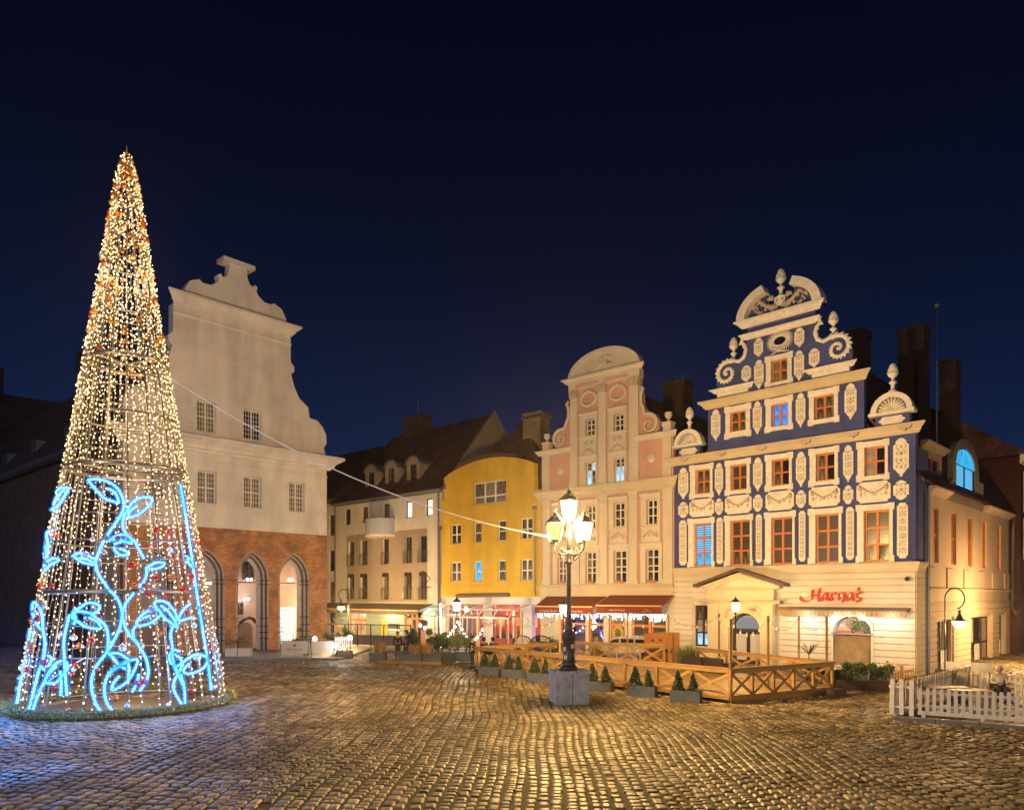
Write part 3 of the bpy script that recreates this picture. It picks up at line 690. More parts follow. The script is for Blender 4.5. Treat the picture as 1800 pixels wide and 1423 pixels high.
for k in range(-9, 20):
    for sg in (-1, 1):
        x0 = 3.86 + k * .15
        p, q = (x0, 2.02), (x0 + sg * .72, 2.74)
        n_ = 8; pts = []
        for i in range(n_ + 1):
            x = p[0] + (q[0] - p[0]) * i / n_; z = p[1] + (q[1] - p[1]) * i / n_
            if 3.86 < x < 5.44 and z < 2.1 + .64 * math.sqrt(max(0, 1 - ((x - 4.65) / .79) ** 2)): pts.append((x, .215, z))
        if len(pts) > 1: lat.beam(pts[0], pts[-1], .018, .018, (0, 1, 0))
lat.build('fanlight_lattice', 'iron', dr)
# serving hatch with arched top under the awning
hb = MB().prism(archp(9.3, 11.38, .25, 2.15, 2.98), -.1, .03, [archp(9.42, 11.26, .33, 2.1, 2.84)]).build('hatch_surround', 'cream2', blue)
MB().box(9.43, 11.25, .06, .1, .34, 1.86).build('hatch_cover', P('kraft_board', (.30, .19, .085), rough=.55, n=.25, ns=2.2, bump=.5, bs=3), blue)
MB().box(9.36, 11.34, -.2, .1, 1.9, 1.99).build('hatch_counter', 'zinc', blue)
hs = MB().prism(archp(9.43, 11.25, 2.0, 2.1, 2.83), .4, .44).build('hatch_back', P('hatch_backdrop', (.4, .3, .2), rough=.6, n=.4, ns=7), blue)
m = MB().leaves(420, lambda: (R.uniform(10.2, 11.15), R.uniform(.05, .3), R.uniform(2.02, 2.6)), .05); m.build('hatch_greenery', 'leafy', blue, kind='stuff')
MB().box(9.55, 10.3, 0, .16, 2.0, 2.1).box(10.4, 10.9, 0, .2, 2.0, 2.06).build('hatch_goods', P('red_goods', (.5, .05, .03), rough=.5), blue)
MB().lathe([(.3, 0), (.3, .02)], 18, (0, 0, 0)).build('hatch_sign', P('brown_round_board', (.2, .11, .05)), blue, loc=(10.2, .3, 2.5)).rotation_euler = (math.pi / 2, 0, 0)
# corner strip facing the side street
sd = thing('corner_camera', 'small white surveillance camera high on the corner of the blue house', 'camera', BF.at(12.95, -.3, 4.72), BF.rz)
MB().box(-.05, .05, .0, .3, .0, .08).build('bracket', 'picket', sd); MB().ball((0, -.02, -.06), .11, 10, 6).build('dome', 'iron', sd, smooth=True)

# roof, chimneys
roof_prism(blue, .2, 13.2, .42, 26, 9.3, 18.6, 6.6)
def chimney(par, x0, x1, y0, y1, z0, z1, mat='brick', name='chimney', pots=2):
    m = MB().box(x0, x1, y0, y1, z0, z1).box(x0 - .08, x1 + .08, y0 - .08, y1 + .08, z1 - .35, z1 - .15).box(x0 - .05, x1 + .05, y0 - .05, y1 + .05, z1, z1 + .1)
    for k in range(pots): m.lathe([(.14, 0), (.12, .35)], 8, (x0 + (x1 - x0) * (k + .5) / pots, (y0 + y1) / 2, z1 + .1))
    return m.build(name, mat, par)
MAT_SOOT = P('sooty_chimney_brick', rough=.9, hook=brick_hook(c1=(.11, .055, .03), c2=(.06, .03, .02), mortar=(.07, .05, .04)))
for pa, pb, pt, yy in ((1488, 1530, 582, 9), (1578, 1636, 578, 15), (1652, 1692, 634, 19)):
    a, zt = BF.sz(pa, pt, yy); b, _ = BF.sz(pb - 12, pt, yy); chimney(blue, a, b, yy, yy + 1.3, 13, zt - .1, MAT_SOOT, pots=0)
MB().tube([(11.0, 12.2, 12.4), (11.0, 12.2, 18.3)], .07, 8).build('flue_pipe', 'zinc', blue)
fs_ = MB().tube([(11.0, 12.2, 18.3), (11.0, 12.2, 21.6)], .02, 6).ball((11.0, 12.2, 21.7), .2, 10, 6).build('roof_mast', 'zinc', blue)  # mast with a ball on top
MB().beam((12.9, 3.3, 9.75), (10.9, 3.3, 12.6), .55, .12).build('skylight_frame', 'zinc', blue)
MB().beam((12.8, 3.3, 9.99), (11.0, 3.3, 12.56), .38, .1).build('skylight', P('skylight_pane', (.25, .3, .35), rough=.08, spec=1), blue)

# side-street wing
wing = thing('side_wing', 'long cream wing with narrow tall windows behind the blue house', 'house', SF.loc(), SF.rz)
nw = [(3.03, 3.92), (6.30, 7.28), (9.72, 10.78), (13.15, 14.2), (16.95, 18.0)]
gw = [(3.45, 6.3), (10.15, 15.2), (17.3, 19.0)]
MB().prism(rect(2.05, 20.3, -1.5, 9.0), .02, .4, [rect(a, b, 5.55, 8.35) for a, b in nw] + [rect(a, b, -.1, 2.6) for a, b in gw]).build('wall', 'wing', wing)
for a, b in nw: window(wing, a, b, 5.56, 8.34, .10, 2, (.5,), 'owood', 'dpane', .08)
for i, (a, b) in enumerate(gw): window(wing, a, b, -.1, 2.6, .2, 3 if i else 2, (.42,), 'dframe', 'litwarm', .1, panes=[['cpane', 'litwarm', 'cpane', 'cpane', 'cpane', 'litwarm'], ['cpane', 'litwarm', 'cpane', 'litwarm', 'dpane', 'cpane'], ['cpane', 'cpane', 'litwarm', 'dpane', 'cpane', 'cpane']][i][:6 if i else 4])
MB().cornice(2.05, 20.35, 4.05, 4.25, .12).build('band_moulding', 'wing', wing); MB().cornice(2.05, 20.35, 3.38, 3.5, .07).build('band_moulding', 'wing', wing)
for k in range(11):
    course(wing, 'wing', 2.07, 20.25, -.04, .03, -.1 + k * .32, .185 + k * .32, [(a - .15, b + .15, -1, 2.75) for a, b in gw])
for i in range(6): MB().box(1.9 + i * 3.4, 3.2 + i * 3.4, -.05, .03, 4.3, 5.3).build('apron_panel', 'wing', wing)
MB().prism(rect(0.0, 1.45, -.3, 5.05), 0, .3).build('corner_wall', 'cream', wing)
for k in range(16): MB().box(.0, 1.42, -.05, .01, -.08 + k * .32, .205 + k * .32).build('corner_stone', 'cream', wing)
MB().cornice(0, 1.5, 5.02, 5.5, .16).build('base_cornice', 'cream', wing)
MB().prism(rect(0, 2.05, 5.44, 11.0), .0, .35).prism(rect(1.45, 2.05, -.3, 5.5), .0, .3).build('blue_return_wall', 'blue', wing)
MB().tube([(1.6, -.12, 8.9), (1.6, -.12, -.2)], .06, 8).build('drainpipe', 'zinc', wing)
MB().cornice(2.0, 5.2, 8.95, 9.3, .4).build('eaves', 'wing', wing); MB().cornice(13.4, 20.4, 8.95, 9.3, .4).build('eaves', 'wing', wing)
MB().tube([(20.5, -.3, 9.3), (20.5, -.2, 8.3), (20.5, -.15, 3.0), (19.9, -.5, 2.6)], .12, 8).build('drainpipe', 'zinc', wing, smooth=True)
# dormers
d1 = MB().prism([(5.3, 8.9), (13.3, 8.9), (13.3, 10.6), (12.2, 10.6), (12.2, 11.2)] + [(9.4 + 2.8 * math.cos(t), 11.2 + 1.5 * math.sin(t)) for t in np.linspace(0, math.pi, 12)] + [(6.6, 10.2), (5.3, 9.5)], 0, .3, [archp(7.2, 11.4, 9.6, 11.2, 12.2)]).build('dormer', 'taupe', wing)
MB().prism([(6.7, 9.6), (12.1, 9.6), (12.1, 11.1)] + [(9.4 + 2.7 * math.cos(t), 11.1 + 1.4 * math.sin(t)) for t in np.linspace(0, math.pi, 12)] + [(6.7, 11.1)], .3, 5).build('dormer_roof', 'tile', d1)
dw = MB().prism(archp(7.2, 11.4, 9.6, 11.2, 12.2), .1, .18, [rect(7.4, 9.2, 9.75, 11.1), rect(9.4, 11.2, 9.75, 11.1)]).build('window', 'dframe', wing, label='arched dormer window glowing bright blue')
MB().box(7.41, 9.19, .13, .15, 9.76, 11.09).build('pane', 'litblind', dw); MB().box(9.41, 11.19, .13, .15, 9.76, 11.09).build('pane', 'litblind', dw)
MB().prism(archp(7.3, 11.3, 11.15, 11.2, 12.1), .05, .12).build('pane', 'litcyan', dw)
d2 = MB().prism(rect(2.0, 5.6, 9.2, 11.4), .3, 4, [rect(2.6, 5.0, 9.5, 11.0)]).build('dormer', 'taupe', wing, label='dark dormer with a reddish window')
window(wing, 2.6, 5.0, 9.5, 11.0, .32, 2, (.5,), 'owood', 'dpane', .1)
MB().cornice(1.9, 5.8, 11.3, 11.6, .4, y=.3).build('dormer_cornice', 'taupe', d2)
# oxblood house at the frame edge
rh = thing('oxblood_house', 'dark red house with white window surrounds at the right edge', 'house', SF.at(20.6, -.6), SF.rz)
MB().prism(rect(0, 26, -1.5, 13.2), 0, .4, [rect(1.3, 2.9, 9.8, 12), rect(1.3, 2.9, 6.6, 8.8), rect(5.2, 6.8, 9.8, 12)]).build('wall', 'maroon', rh)
MB().box(0, .35, .4, 8, -1.5, 13.2).build('end_wall', 'maroon', rh)
for a, z in ((1.3, 9.8), (1.3, 6.6), (5.2, 9.8)):
    MB().prism(rect(a - .35, a + 1.95, z - .3, z + 2.5), -.08, .02, [rect(a, a + 1.6, z, z + 2.2)]).build('window_surround', 'orn', rh)
    window(rh, a + .01, a + 1.59, z + .01, z + 2.19, .1, 2, (.5,), 'wframe', 'dpane', .09)
MB().cornice(-.1, 26, 12.7, 13.3, .5).build('eaves', 'orn', rh)
MB().prof([(-.5, 13.3), (7, 18.5), (14, 13.3)], -.2, 26).build('roof', 'tile', rh)

# =================================================================== PINK HOUSE
pink = thing('gabled_house', 'salmon pink house with cream pilasters and a rounded pediment, above the red awnings', 'house', PF.loc(), PF.rz)
p1 = [(1.12, 2.40, 1.48, 2.22), (3.40, 4.92, 3.80, 4.66), (5.65, 7.14, 6.0, 6.97), (7.98, 9.50, 8.35, 9.25)]
p2 = [(1.12, 2.40, 1.5, 2.2), (3.40, 4.80, 3.85, 4.6), (5.66, 7.03, 6.0, 6.83), (8.00, 9.38, 8.4, 9.15)]
MB().prism(rect(0, 10.3, 4.2, 10.5), .04, .4, [rect(a[2], a[3], 4.66, 6.72) for a in p1] + [rect(a[2], a[3], 8.22, 9.76) for a in p2]).build('upper_wall', 'pink', pink)
for a in p1:
    MB().prism(rect(a[0], a[1], 4.6, 7.08), -.06, .05, [rect(a[2], a[3], 4.66, 6.72)]).cornice(a[0] - .05, a[1] + .05, 6.98, 7.12, .1, y=-.05).build('window_surround', 'cream2', pink)
    window(pink, a[2] + .01, a[3] - .01, 4.67, 6.71, .16, 2, (.33, .5, .76), 'wframe', 'dpane', .055, panes=['cpane', 'dpane'] * 4)
    MB().box(a[2] + .05, a[3] - .25, -.02, .12, 4.66, 4.8).build('flower_box', 'owood', pink)
for a in p2:
    MB().prism(rect(a[0], a[1], 8.12, 10.12), -.06, .05, [rect(a[2], a[3], 8.22, 9.76)]).cornice(a[0] - .05, a[1] + .05, 10.0, 10.14, .1, y=-.05).build('window_surround', 'cream2', pink)
    window(pink, a[2] + .01, a[3] - .01, 8.23, 9.75, .16, 2, (.36, .7), 'wframe', 'dpane', .055)
    MB().prism(rect(a[0] + .05, a[1] - .03, 7.12, 8.05), -.05, .05).cornice(a[0], a[1], 8.03, 8.14, .09, y=-.04).build('apron_panel', 'cream2', pink)
    c = (a[0] + a[1]) / 2
    m = MB().tube([(c - .5, -.06, 7.45), (c - .2, -.08, 7.7), (c, -.08, 7.85), (c + .2, -.08, 7.7), (c + .5, -.06, 7.45)], .05, 5)
    for k in range(14): m.ball((c + R.uniform(-.5, .5), -.05, 7.5 + R.uniform(0, .2)), R.uniform(.04, .07), 5, 3)
    m.build('carving', 'carved', pink, smooth=True)
    m = MB().tube([(c - .45, -.02, 10.2), (c - .15, -.05, 10.34), (c, -.05, 10.42), (c + .15, -.05, 10.34), (c + .45, -.02, 10.2)], .05, 5).build('crest', 'carved', pink)
for a, b in ((.3, .9), (2.74, 3.34), (4.98, 5.56), (7.2, 7.78), (9.6, 10.2)):
    MB().prism(rect(a, b, 4.9, 10.15), -.12, .05).prism(rect(a - .06, b + .06, 4.55, 4.92), -.18, .05).cornice(a - .03, b + .03, 9.75, 9.87, .08, y=-.1).prism(rect(a - .04, b + .04, 10.1, 10.35), -.16, .05).build('pilaster', 'cream2', pink)
MB().prism(rect(-.02, 10.32, 10.32, 10.5), -.12, .06).cornice(-.05, 10.32, 10.48, 11.02, .42, over=1).build('main_cornice', 'cream', pink)
MB().cornice(0, 10.25, 4.30, 4.6, .22).build('lower_cornice', 'cream', pink)
MB().box(0, 10.3, -.06, .4, 3.75, 4.32).build('fascia', 'cream', pink)
uw = [rect(3.80, 4.62, 11.1, 12.6), rect(6.02, 6.80, 11.1, 12.6)]
MB().prism(rect(.15, 10.2, 10.95, 13.6), .06, .4, uw).build('side_wall', 'pink', pink)
MB().prism(rect(2.5, 7.9, 13.6, 17.6), .06, .4, [rect(3.80, 4.55, 14.33, 15.4), rect(6.0, 6.75, 14.33, 15.4)]).build('gable_wall', 'pink', pink)
for i, (a, b) in enumerate(((3.34, 4.72), (5.62, 6.98))):
    n0, n1 = ((3.80, 4.62), (6.02, 6.80))[i]; q0, q1 = ((3.80, 4.55), (6.0, 6.75))[i]
    MB().prism(rect(a, b, 11.05, 13.0), -.05, .08, [rect(n0, n1, 11.1, 12.6)]).cornice(a - .04, b + .04, 12.9, 13.03, .1, y=-.04).build('window_surround', 'cream2', pink)
    window(pink, n0 + .01, n1 - .01, 11.11, 12.59, .16, 2, (.64,), 'wframe', 'litpale', .05, mun=(1, 2), panes=['litpale', 'cpane', 'cpane', 'litpale'] if i == 0 else ['litpale', 'litpale', 'cpane', 'cpane'])
    MB().prism(rect(a, b, 14.3, 15.82), -.05, .08, [rect(q0, q1, 14.33, 15.4)]).cornice(a - .04, b + .04, 15.72, 15.85, .1, y=-.04).build('window_surround', 'cream2', pink)
    window(pink, q0 + .01, q1 - .01, 14.34, 15.39, .16, 2, (.34, .68), 'wframe', 'dpane', .05)
    MB().prism(rect(a + .03, b - .03, 13.05, 14.25), -.04, .08).cornice(a - .03, b + .03, 14.2, 14.32, .09, y=-.03).build('apron_panel', 'cream2', pink)
    c = (a + b) / 2; m = MB()
    for k in range(18): m.ball((c + R.uniform(-.4, .4), -.04, 13.75 + R.uniform(0, .25)), R.uniform(.04, .07), 5, 3)
    m.tube([(c - .5, -.03, 13.1), (c - .25, -.06, 13.32), (c, -.06, 13.42), (c + .25, -.06, 13.32), (c + .5, -.03, 13.1)], .07, 5).build('carving', 'carved', pink, smooth=True)
    MB().tube([(c + .58 * math.cos(t), -.0, 16.77 + .46 * math.sin(t)) for t in np.linspace(0, 2 * math.pi, 25)[:-1]], .11, 6, closed=True).box(c - .06, c + .06, -.14, .02, 17.15, 17.36).box(c - .06, c + .06, -.14, .02, 16.18, 16.4).build('oval_ring', 'cream2', pink, smooth=True)
    m = MB().tube([(c - .45, .02, 15.9), (c - .15, -.02, 16.05), (c, -.03, 16.2), (c + .15, -.02, 16.05), (c + .45, .02, 15.9)], .06, 5).build('crest', 'carved', pink)
for a, b in ((2.6, 3.18), (4.88, 5.44), (7.2, 7.85)):
    MB().prism(rect(a, b, 11.35, 17.0), -.1, .08).prism(rect(a - .05, b + .05, 11.02, 11.37), -.16, .08).build('pilaster', 'cream2', pink)
    m = MB().prism([(a, 16.95), (b, 16.95), (b + .06, 17.5), (a - .06, 17.5)], -.2, .08)
    for k in range(10): m.ball((R.uniform(a, b), -.22, 17.0 + R.uniform(0, .45)), .06, 5, 3)
    m.build('capital', 'carved', pink)
for a, b in ((.18, .78), (9.55, 10.12)):
    MB().prism(rect(a, b, 11.05, 13.55), -.08, .08).build('pilaster', 'cream2', pink)
for a, b in ((0, 2.55), (7.85, 10.3)): MB().cornice(a - .05, b + .05, 13.45, 13.8, .25, over=1).build('side_cornice', 'cream2', pink)
MB().prism(rect(2.5, 7.95, 17.45, 18.0), -.14, .4).build('entablature', 'cream2', pink)
for a, b in ((3.1, 4.85), (5.35, 7.1)): MB().box(a, b, -.17, -.13, 17.6, 17.82).build('frieze_panel', 'pink', pink)
MB().cornice(2.35, 8.05, 17.95, 18.28, .36, over=1).build('pediment_cornice', 'cream2', pink)
MB().prism([(5.22 + 2.62 * math.cos(t), 18.25 + 1.42 * math.sin(t)) for t in np.linspace(0, math.pi, 24)], -.02, .4).build('pediment', 'cream2', pink)
MB().prism([(5.22 + 2.78 * math.cos(t), 18.25 + 1.58 * math.sin(t)) for t in np.linspace(0, math.pi, 24)] + [(5.22 + 2.55 * math.cos(t), 18.25 + 1.36 * math.sin(t)) for t in np.linspace(math.pi, 0, 24)], -.14, .4).build('pediment_rim', 'cream2', pink)
m = MB()
for k in range(22): m.ball((5.3 + R.uniform(-.45, .45), -.05, 18.95 + R.uniform(-.25, .3)), R.uniform(.06, .12), 6, 4)
m.tube([(5.1, -.05, 18.85), (4.5, -.04, 18.6), (3.7, -.03, 18.4)], [.09, .06, .02], 5).tube([(5.5, -.05, 18.85), (6.1, -.04, 18.6), (6.8, -.03, 18.4)], [.09, .06, .02], 5)
m.build('pediment_carving', 'cream2', pink, smooth=True)
for sg, c in ((-1, 1.75), (1, 8.55)):
    ed = 2.55 if sg < 0 else 7.88
    b = MB().prism([(ed, 13.7), (c, 13.72), (c + sg * .62, 14.0), (c + sg * .72, 14.5), (c + sg * .45, 15.0), (c, 15.12), (ed + sg * .45, 15.35), (ed + sg * .2, 15.8), (ed + sg * .15, 16.5), (ed, 16.9)], .1, .4).build('scroll_wall', 'pink', pink)
    volute(c + sg * .02, 14.42, .62, 1.5, -sg, .04, math.pi / 2, .13, [(ed + sg * .12, 16.85), (ed + sg * .28, 16.7), (ed + sg * .12, 16.3), (ed + sg * .14, 15.8), (ed + sg * .35, 15.35), (c - sg * .3, 15.1)], leaf=False).build('scroll', 'cream2', pink, smooth=True)
    x = .5 if sg < 0 else 9.85
    MB().box(x - .27, x + .27, -.1, .4, 13.78, 14.3).box(x - .32, x + .32, -.15, .45, 14.26, 14.36).build('urn_pedestal', 'cream2', pink)
    MB().lathe([(.14, 0), (.14, .05), (.06, .12), (.07, .18), (.2, .32), (.24, .45), (.2, .52), (.24, .56), (.2, .6)], 12, (x, .12, 14.36)).build('urn', 'cream2', pink, smooth=True)
for x in (1.7, 8.72): MB().lathe([(.27, 0), (.27, .05), (.2, .08), (.1, .1), (.02, .14)], 14).build('rosette', 'cream2', pink, loc=(x, .06, 12.3)).rotation_euler = (math.pi / 2, 0, 0)
roof_prism(pink, .2, 10.1, .42, 16, 11.0, 17.6, 5.15)
chimney(pink, 6.2, 7.8, 6, 7.2, 15, 18.6, MAT_SOOT)
for a, y in ((8.1, 3.2), (8.1, 6.6)):
    MB().beam((a + .55, y, 13.0 + .9), (a - .45, y, 15.2), .5, .1).build('skylight', P('skylight_blue', (.2, .3, .4), rough=.1, em=(.25, .6, .9), es=.5), pink)
# ground floor of the pink house: piers, glazed wine bar with things inside
ox = [PF.sz(940 + a / 6.923, 1110)[0] for a in (310, 620, 665, 838, 925, 1098, 1180, 1392, 1412, 1600)]
pieces = [(0, ox[0]), (ox[1], ox[2]), (ox[3], ox[4]), (ox[5], ox[6]), (ox[9], 10.3)]
for a, b in pieces: MB().box(a, b, -.02, .4, -.3, 3.78).build('pier', 'cream', pink)
MB().box(ox[7], ox[8], .02, .3, 0, 3.2).build('mullion', 'owood', pink)
for i, (a, b) in enumerate(((ox[0], ox[1]), (ox[2], ox[3]), (ox[4], ox[5]), (ox[6], ox[7]), (ox[8], ox[9]))):
    MB().box(a, b, 0, .35, 2.75, 3.78).build('lintel', 'cream', pink)
    wn = MB().prism(rect(a, b, .05, 2.75), .1, .2, [rect(a + .1, b - .1, .2, 1.9), rect(a + .1, b - .1, 2.05, 2.65)]).build('shop_window' if i != 2 else 'shop_door', 'owood', pink)
    MB().box(a + .1, b - .1, .14, .16, .2, 1.9).build('pane', 'glass', wn); MB().box(a + .1, b - .1, .14, .16, 2.05, 2.65).build('pane', 'glass', wn)
MB().box(.1, 10.2, 4.0, 4.2, -.2, 3.7).build('room_wall', P('bar_back_wall', (.25, .2, .22), n=.2, ns=2), pink)
MB().box(.1, 10.2, .42, 4.1, -.25, -.15).build('room_floor', 'dwood', pink); MB().box(.1, 10.2, .42, 4.1, 3.6, 3.7).build('room_ceiling', 'taupe', pink)
MB().box(5.6, 5.75, .5, 4, -.1, 3.6).build('room_partition', 'taupe', pink)
sh = MB()
for z in (.9, 1.4, 1.9, 2.4): sh.box(1, 5.3, 3.6, 3.95, z, z + .04).box(6.2, 9.8, 3.6, 3.95, z, z + .04)
sh.build('bottle_shelf', 'owood', pink)
for nm, mt, x0, x1 in (('bottles', 'dpane', 1.1, 5.2), ('bottles', P('green_bottle', (.03, .2, .12), rough=.1), 6.3, 9.7)):
    m = MB()
    for z in (.94, 1.44, 1.94, 2.44):
        x = x0
        while x < x1: m.lathe([(.04, 0), (.04, .2), (.014, .26), (.014, .33)], 6, (x, 3.75, z)); x += R.uniform(.11, .2)
    m.build(nm, mt, pink, kind='stuff')
MB().box(6.4, 8.3, 2.0, 2.6, 0, 1.1).build('bar_counter', P('teal_counter', (.03, .22, .18), rough=.4), pink)
m = MB()
for k in range(9):
    a = k * .7; m.tube([(3.9, 2.2, .5), (3.9 + .2 * math.cos(a), 2.2, .9), (3.9 + .45 * math.cos(a), 2.2 + .1 * math.sin(a), 1.3 + .3 * math.sin(a))], .03, 5)
m.build('neon_plant', glow('neon_blue', (.04, .2, 1), 1.6), pink)
nl = MB().tube([(1.6, .9, 1.4), (1.85, .9, 1.52), (2.1, .9, 1.45)], .1, 7).build('neon_sign', glow('neon_violet', (.24, .14, 1), 3), pink)
wreath = MB().tube([((ox[4] + ox[5]) / 2 + .32 * math.cos(t), .04, 1.45 + .4 * math.sin(t)) for t in np.linspace(0, 2 * math.pi, 20)[:-1]], .1, 7, closed=True).build('door_wreath', P('yellow_straw_wreath', (.5, .34, .06), rough=.9, n=.3, ns=12, bump=.6, bs=30), pink)
lamp((2.2, 1.2, 2.3), 90, (.22, .16, 1), .2, pink, 'violet_bar_light'); lamp((4.0, 1.8, 2.4), 90, (.12, .25, 1), .2, pink, 'blue_bar_light')
lamp((6.9, 1.4, 3.1), 50, (1, .75, .42), .15, pink, 'bar_ceiling_light'); lamp((9.0, 1.6, 3.1), 50, (1, .7, .4), .15, pink, 'bar_ceiling_light')

def awning(name, label, fr, x0, x1, zt, zf, proj, zv, mat, cat='awning', lights=True, slant=0):
    t = thing(name, label, cat, fr.loc(), fr.rz)
    MB().add([(x0 + slant, -.05, zt), (x1 - slant * .2, -.05, zt), (x1, -proj, zf), (x0, -proj, zf), (x0 + slant, -.05, zt + .03), (x1 - slant * .2, -.05, zt + .03), (x1, -proj, zf + .03), (x0, -proj, zf + .03)],
             [(3, 2, 1, 0), (4, 5, 6, 7), (0, 1, 5, 4), (1, 2, 6, 5), (2, 3, 7, 6), (3, 0, 4, 7)]).build('canvas', mat, t)
    m = MB(); n = int((x1 - x0) / .35)
    for i in range(n):
        a = x0 + (x1 - x0) * i / n; b = x0 + (x1 - x0) * (i + 1) / n; k = .012 * (i % 2)
        m.box(a, b, -proj - .02 - k, -proj - k, zv, zf)
    m.build('valance', mat, t)
    MB().box(x0, x1, -proj - .05, -proj + .03, zf - .01, zf + .06).build('front_bar', 'gold', t)
    for x in (x0 + .3, x1 - .3):
        MB().tube([(x, -.05, zt - .35), (x + .05, -proj * .55, (zt + zf) / 2 - .25), (x, -proj + .05, zf)], .03, 6).build('folding_arm', 'zinc', t)
    return t
def text(body, size, parent, loc, mat, rot=(math.pi / 2, 0, 0), name='lettering', sx=1.0, ext=.004, align='CENTER', sp=1.0):
    c = bpy.data.curves.new(name, 'FONT'); c.body = body; c.size = size; c.extrude = ext; c.align_x = align; c.space_character = sp
    c.materials.append(M[mat] if isinstance(mat, str) else mat)
    o = bpy.data.objects.new(name, c); COL.objects.link(o); bpy.context.view_layer.update()
    me = bpy.data.meshes.new_from_object(o.evaluated_get(bpy.context.evaluated_depsgraph_get())); bpy.data.objects.remove(o)
    o = put(name, me, parent, loc); o.rotation_euler = rot; o.scale = (sx, 1, 1); o['kind'] = 'stuff'
    return o
aw1 = awning('awning', 'brick red awning lettered with the wine bar name, left of the pair', PF, .80, 5.45, 3.78, 3.12, 1.6, 2.68, 'awning', slant=-.2)
text('La Passion du Vin   Wine Bar | Wine Shop', .21, aw1, (3.0, -1.66, 2.79), 'gold', sx=.98)
aw2 = awning('awning', 'brick red awning with a web address and a small gable emblem, right of the pair', PF, 5.75, 10.35, 3.86, 3.22, 1.6, 2.76, 'awning')
text('www.winiarnia.pl', .16, aw2, (7.3, -1.66, 2.93), 'gold')
m = MB()
for a, b in (((9.05, 2.9), (9.35, 3.08)), ((9.35, 3.08), (9.65, 2.9)), ((9.2, 2.9), (9.35, 3.0)), ((9.35, 3.0), (9.5, 2.9)), ((9.0, 2.86), (9.7, 2.86))): m.beam((a[0], -1.655, a[1]), (b[0], -1.655, b[1]), .006, .02, (0, 1, 0))
m.build('emblem', 'gold', aw2)
for aw, x0, x1 in ((aw1, 1.0, 5.4), (aw2, 5.7, 10.6)):
    m = MB(); x = x0
    while x < x1:
        L = R.uniform(.12, .5)
        for k in range(int(L / .075)): m.ball((x + R.uniform(-.02, .02), -1.5 + R.uniform(-.05, .05), 2.74 - k * .075), .019, 4, 3)
        x += .11
    m.build('icicle_lights', 'bulbw', aw, kind='stuff', fix=False)
    lamp(((x0 + x1) / 2, -1.3, 2.5), 16, (.9, .93, 1), .4, aw, 'icicle_light_glow')

# =================================================================== YELLOW HOUSE
yel = thing('arched_house', 'bright yellow house with a curved top and white windows', 'house', YF.loc(), YF.rz)
arc = [(.31, 13.05)] + [(x, 13.05 + .95 * math.sin(math.pi * (x - .31) / 9.5) ** .8) for x in np.linspace(.9, 9.1, 16)] + [(9.62, 13.1), (9.65, 11.2)]
yw2 = [(1.04, 2.22), (3.60, 4.45), (6.08, 6.92), (8.32, 9.45)]
MB().prism([(.31, 7), (10.2, 7), (10.2, 11.2)] + arc[::-1], 0, .4, [rect(3.57, 6.94, 10.62, 12.3)] + [rect(a, b, 7.82, 9.33) for a, b in yw2]).build('upper_wall', 'yellow', yel)
MB().prism(rect(0.0, 10.25, 3.75, 7), 0, .4, [rect(a, b, 4.9, 6.43) for a, b in yw2]).build('lower_wall', 'yellow', yel)
MB().box(0, .31, .0, .4, 7, 11.3).box(0.0, 10.25, -.06, .02, 3.75, 4.6).build('wall_edge', 'yellow', yel)
window(yel, 3.58, 6.93, 10.63, 12.29, .12, 3, (.34,), 'wframe', 'cpane', .09, sill=.1)
for i, (a, b) in enumerate(yw2):
    wide = i in (0, 3)
    window(yel, a, b, 7.82, 9.33, .14, 2 if wide else 1, (.48,), 'wframe', 'dpane', .075, sill=.08, panes=['cpane' if i == 1 else 'dpane'] * 4)
    window(yel, a, b, 4.9, 6.43, .14, 2 if wide else 1, (.48,), 'wframe', 'cpane', .075, sill=.08, panes=['litcyan'] * 2 if i == 1 else (['cpane'] * 4), label='small yellow-house window lit cyan' if i == 1 else None)
m = MB()
for i in range(10):
    x0, x1 = 2.0 + i * .62, 2.0 + (i + 1) * .62
    f_ = lambda x: 13.08 + .95 * math.sin(math.pi * (x - .31) / 9.5) ** .8
    m.beam((x0 - .02, .1, f_(x0) + .12), (x1 + .02, .1, f_(x1) + .12), .7, .22)
m.build('curved_coping', 'copper', yel)
MB().tube([(9.75, -.1, 9.9), (9.75, -.1, 4.2), (9.85, -.15, 3.9)], .06, 7).box(9.6, 9.9, -.2, 0, 9.85, 10.1).build('drainpipe', 'zinc', yel)
MB().tube([(-.1, -.1, 9.0), (-.1, -.1, .2)], .06, 7).box(-.25, .05, -.2, 0, 9.0, 9.25).build('drainpipe', 'zinc', yel)
_ra, _rz = YF.sz(912, 746, 5); _rb = YF.sz(926, 746, 5)[0]
MB().add([(.2, .5, 11.2), (10.4, .5, 11.2), (10.4, 12, 11.2), (.2, 12, 11.2), (_ra, 5, _rz), (_rb, 5, _rz)], [(0, 1, 5, 4), (1, 2, 5), (2, 3, 4, 5), (3, 0, 4)]).build('roof', 'tile', yel)
_ca, _cz = YF.sz(919, 730, 3.9); _cb = YF.sz(950, 730, 3.9)[0]
mch = chimney(yel, _ca, _cb, 3.9, 5.0, 12, _cz, P('buff_chimney_brick', rough=.9, hook=brick_hook(c1=(.42, .27, .16), c2=(.30, .19, .11), mortar=(.3, .24, .17))), pots=0)
m = MB()
for k in range(6): MB().box(_ca + .15 + k * (_cb - _ca) / 6, _ca + .32 + k * (_cb - _ca) / 6, 3.78, 3.83, _cz - .33, _cz - .17).build('flue_hole', 'iron', mch)
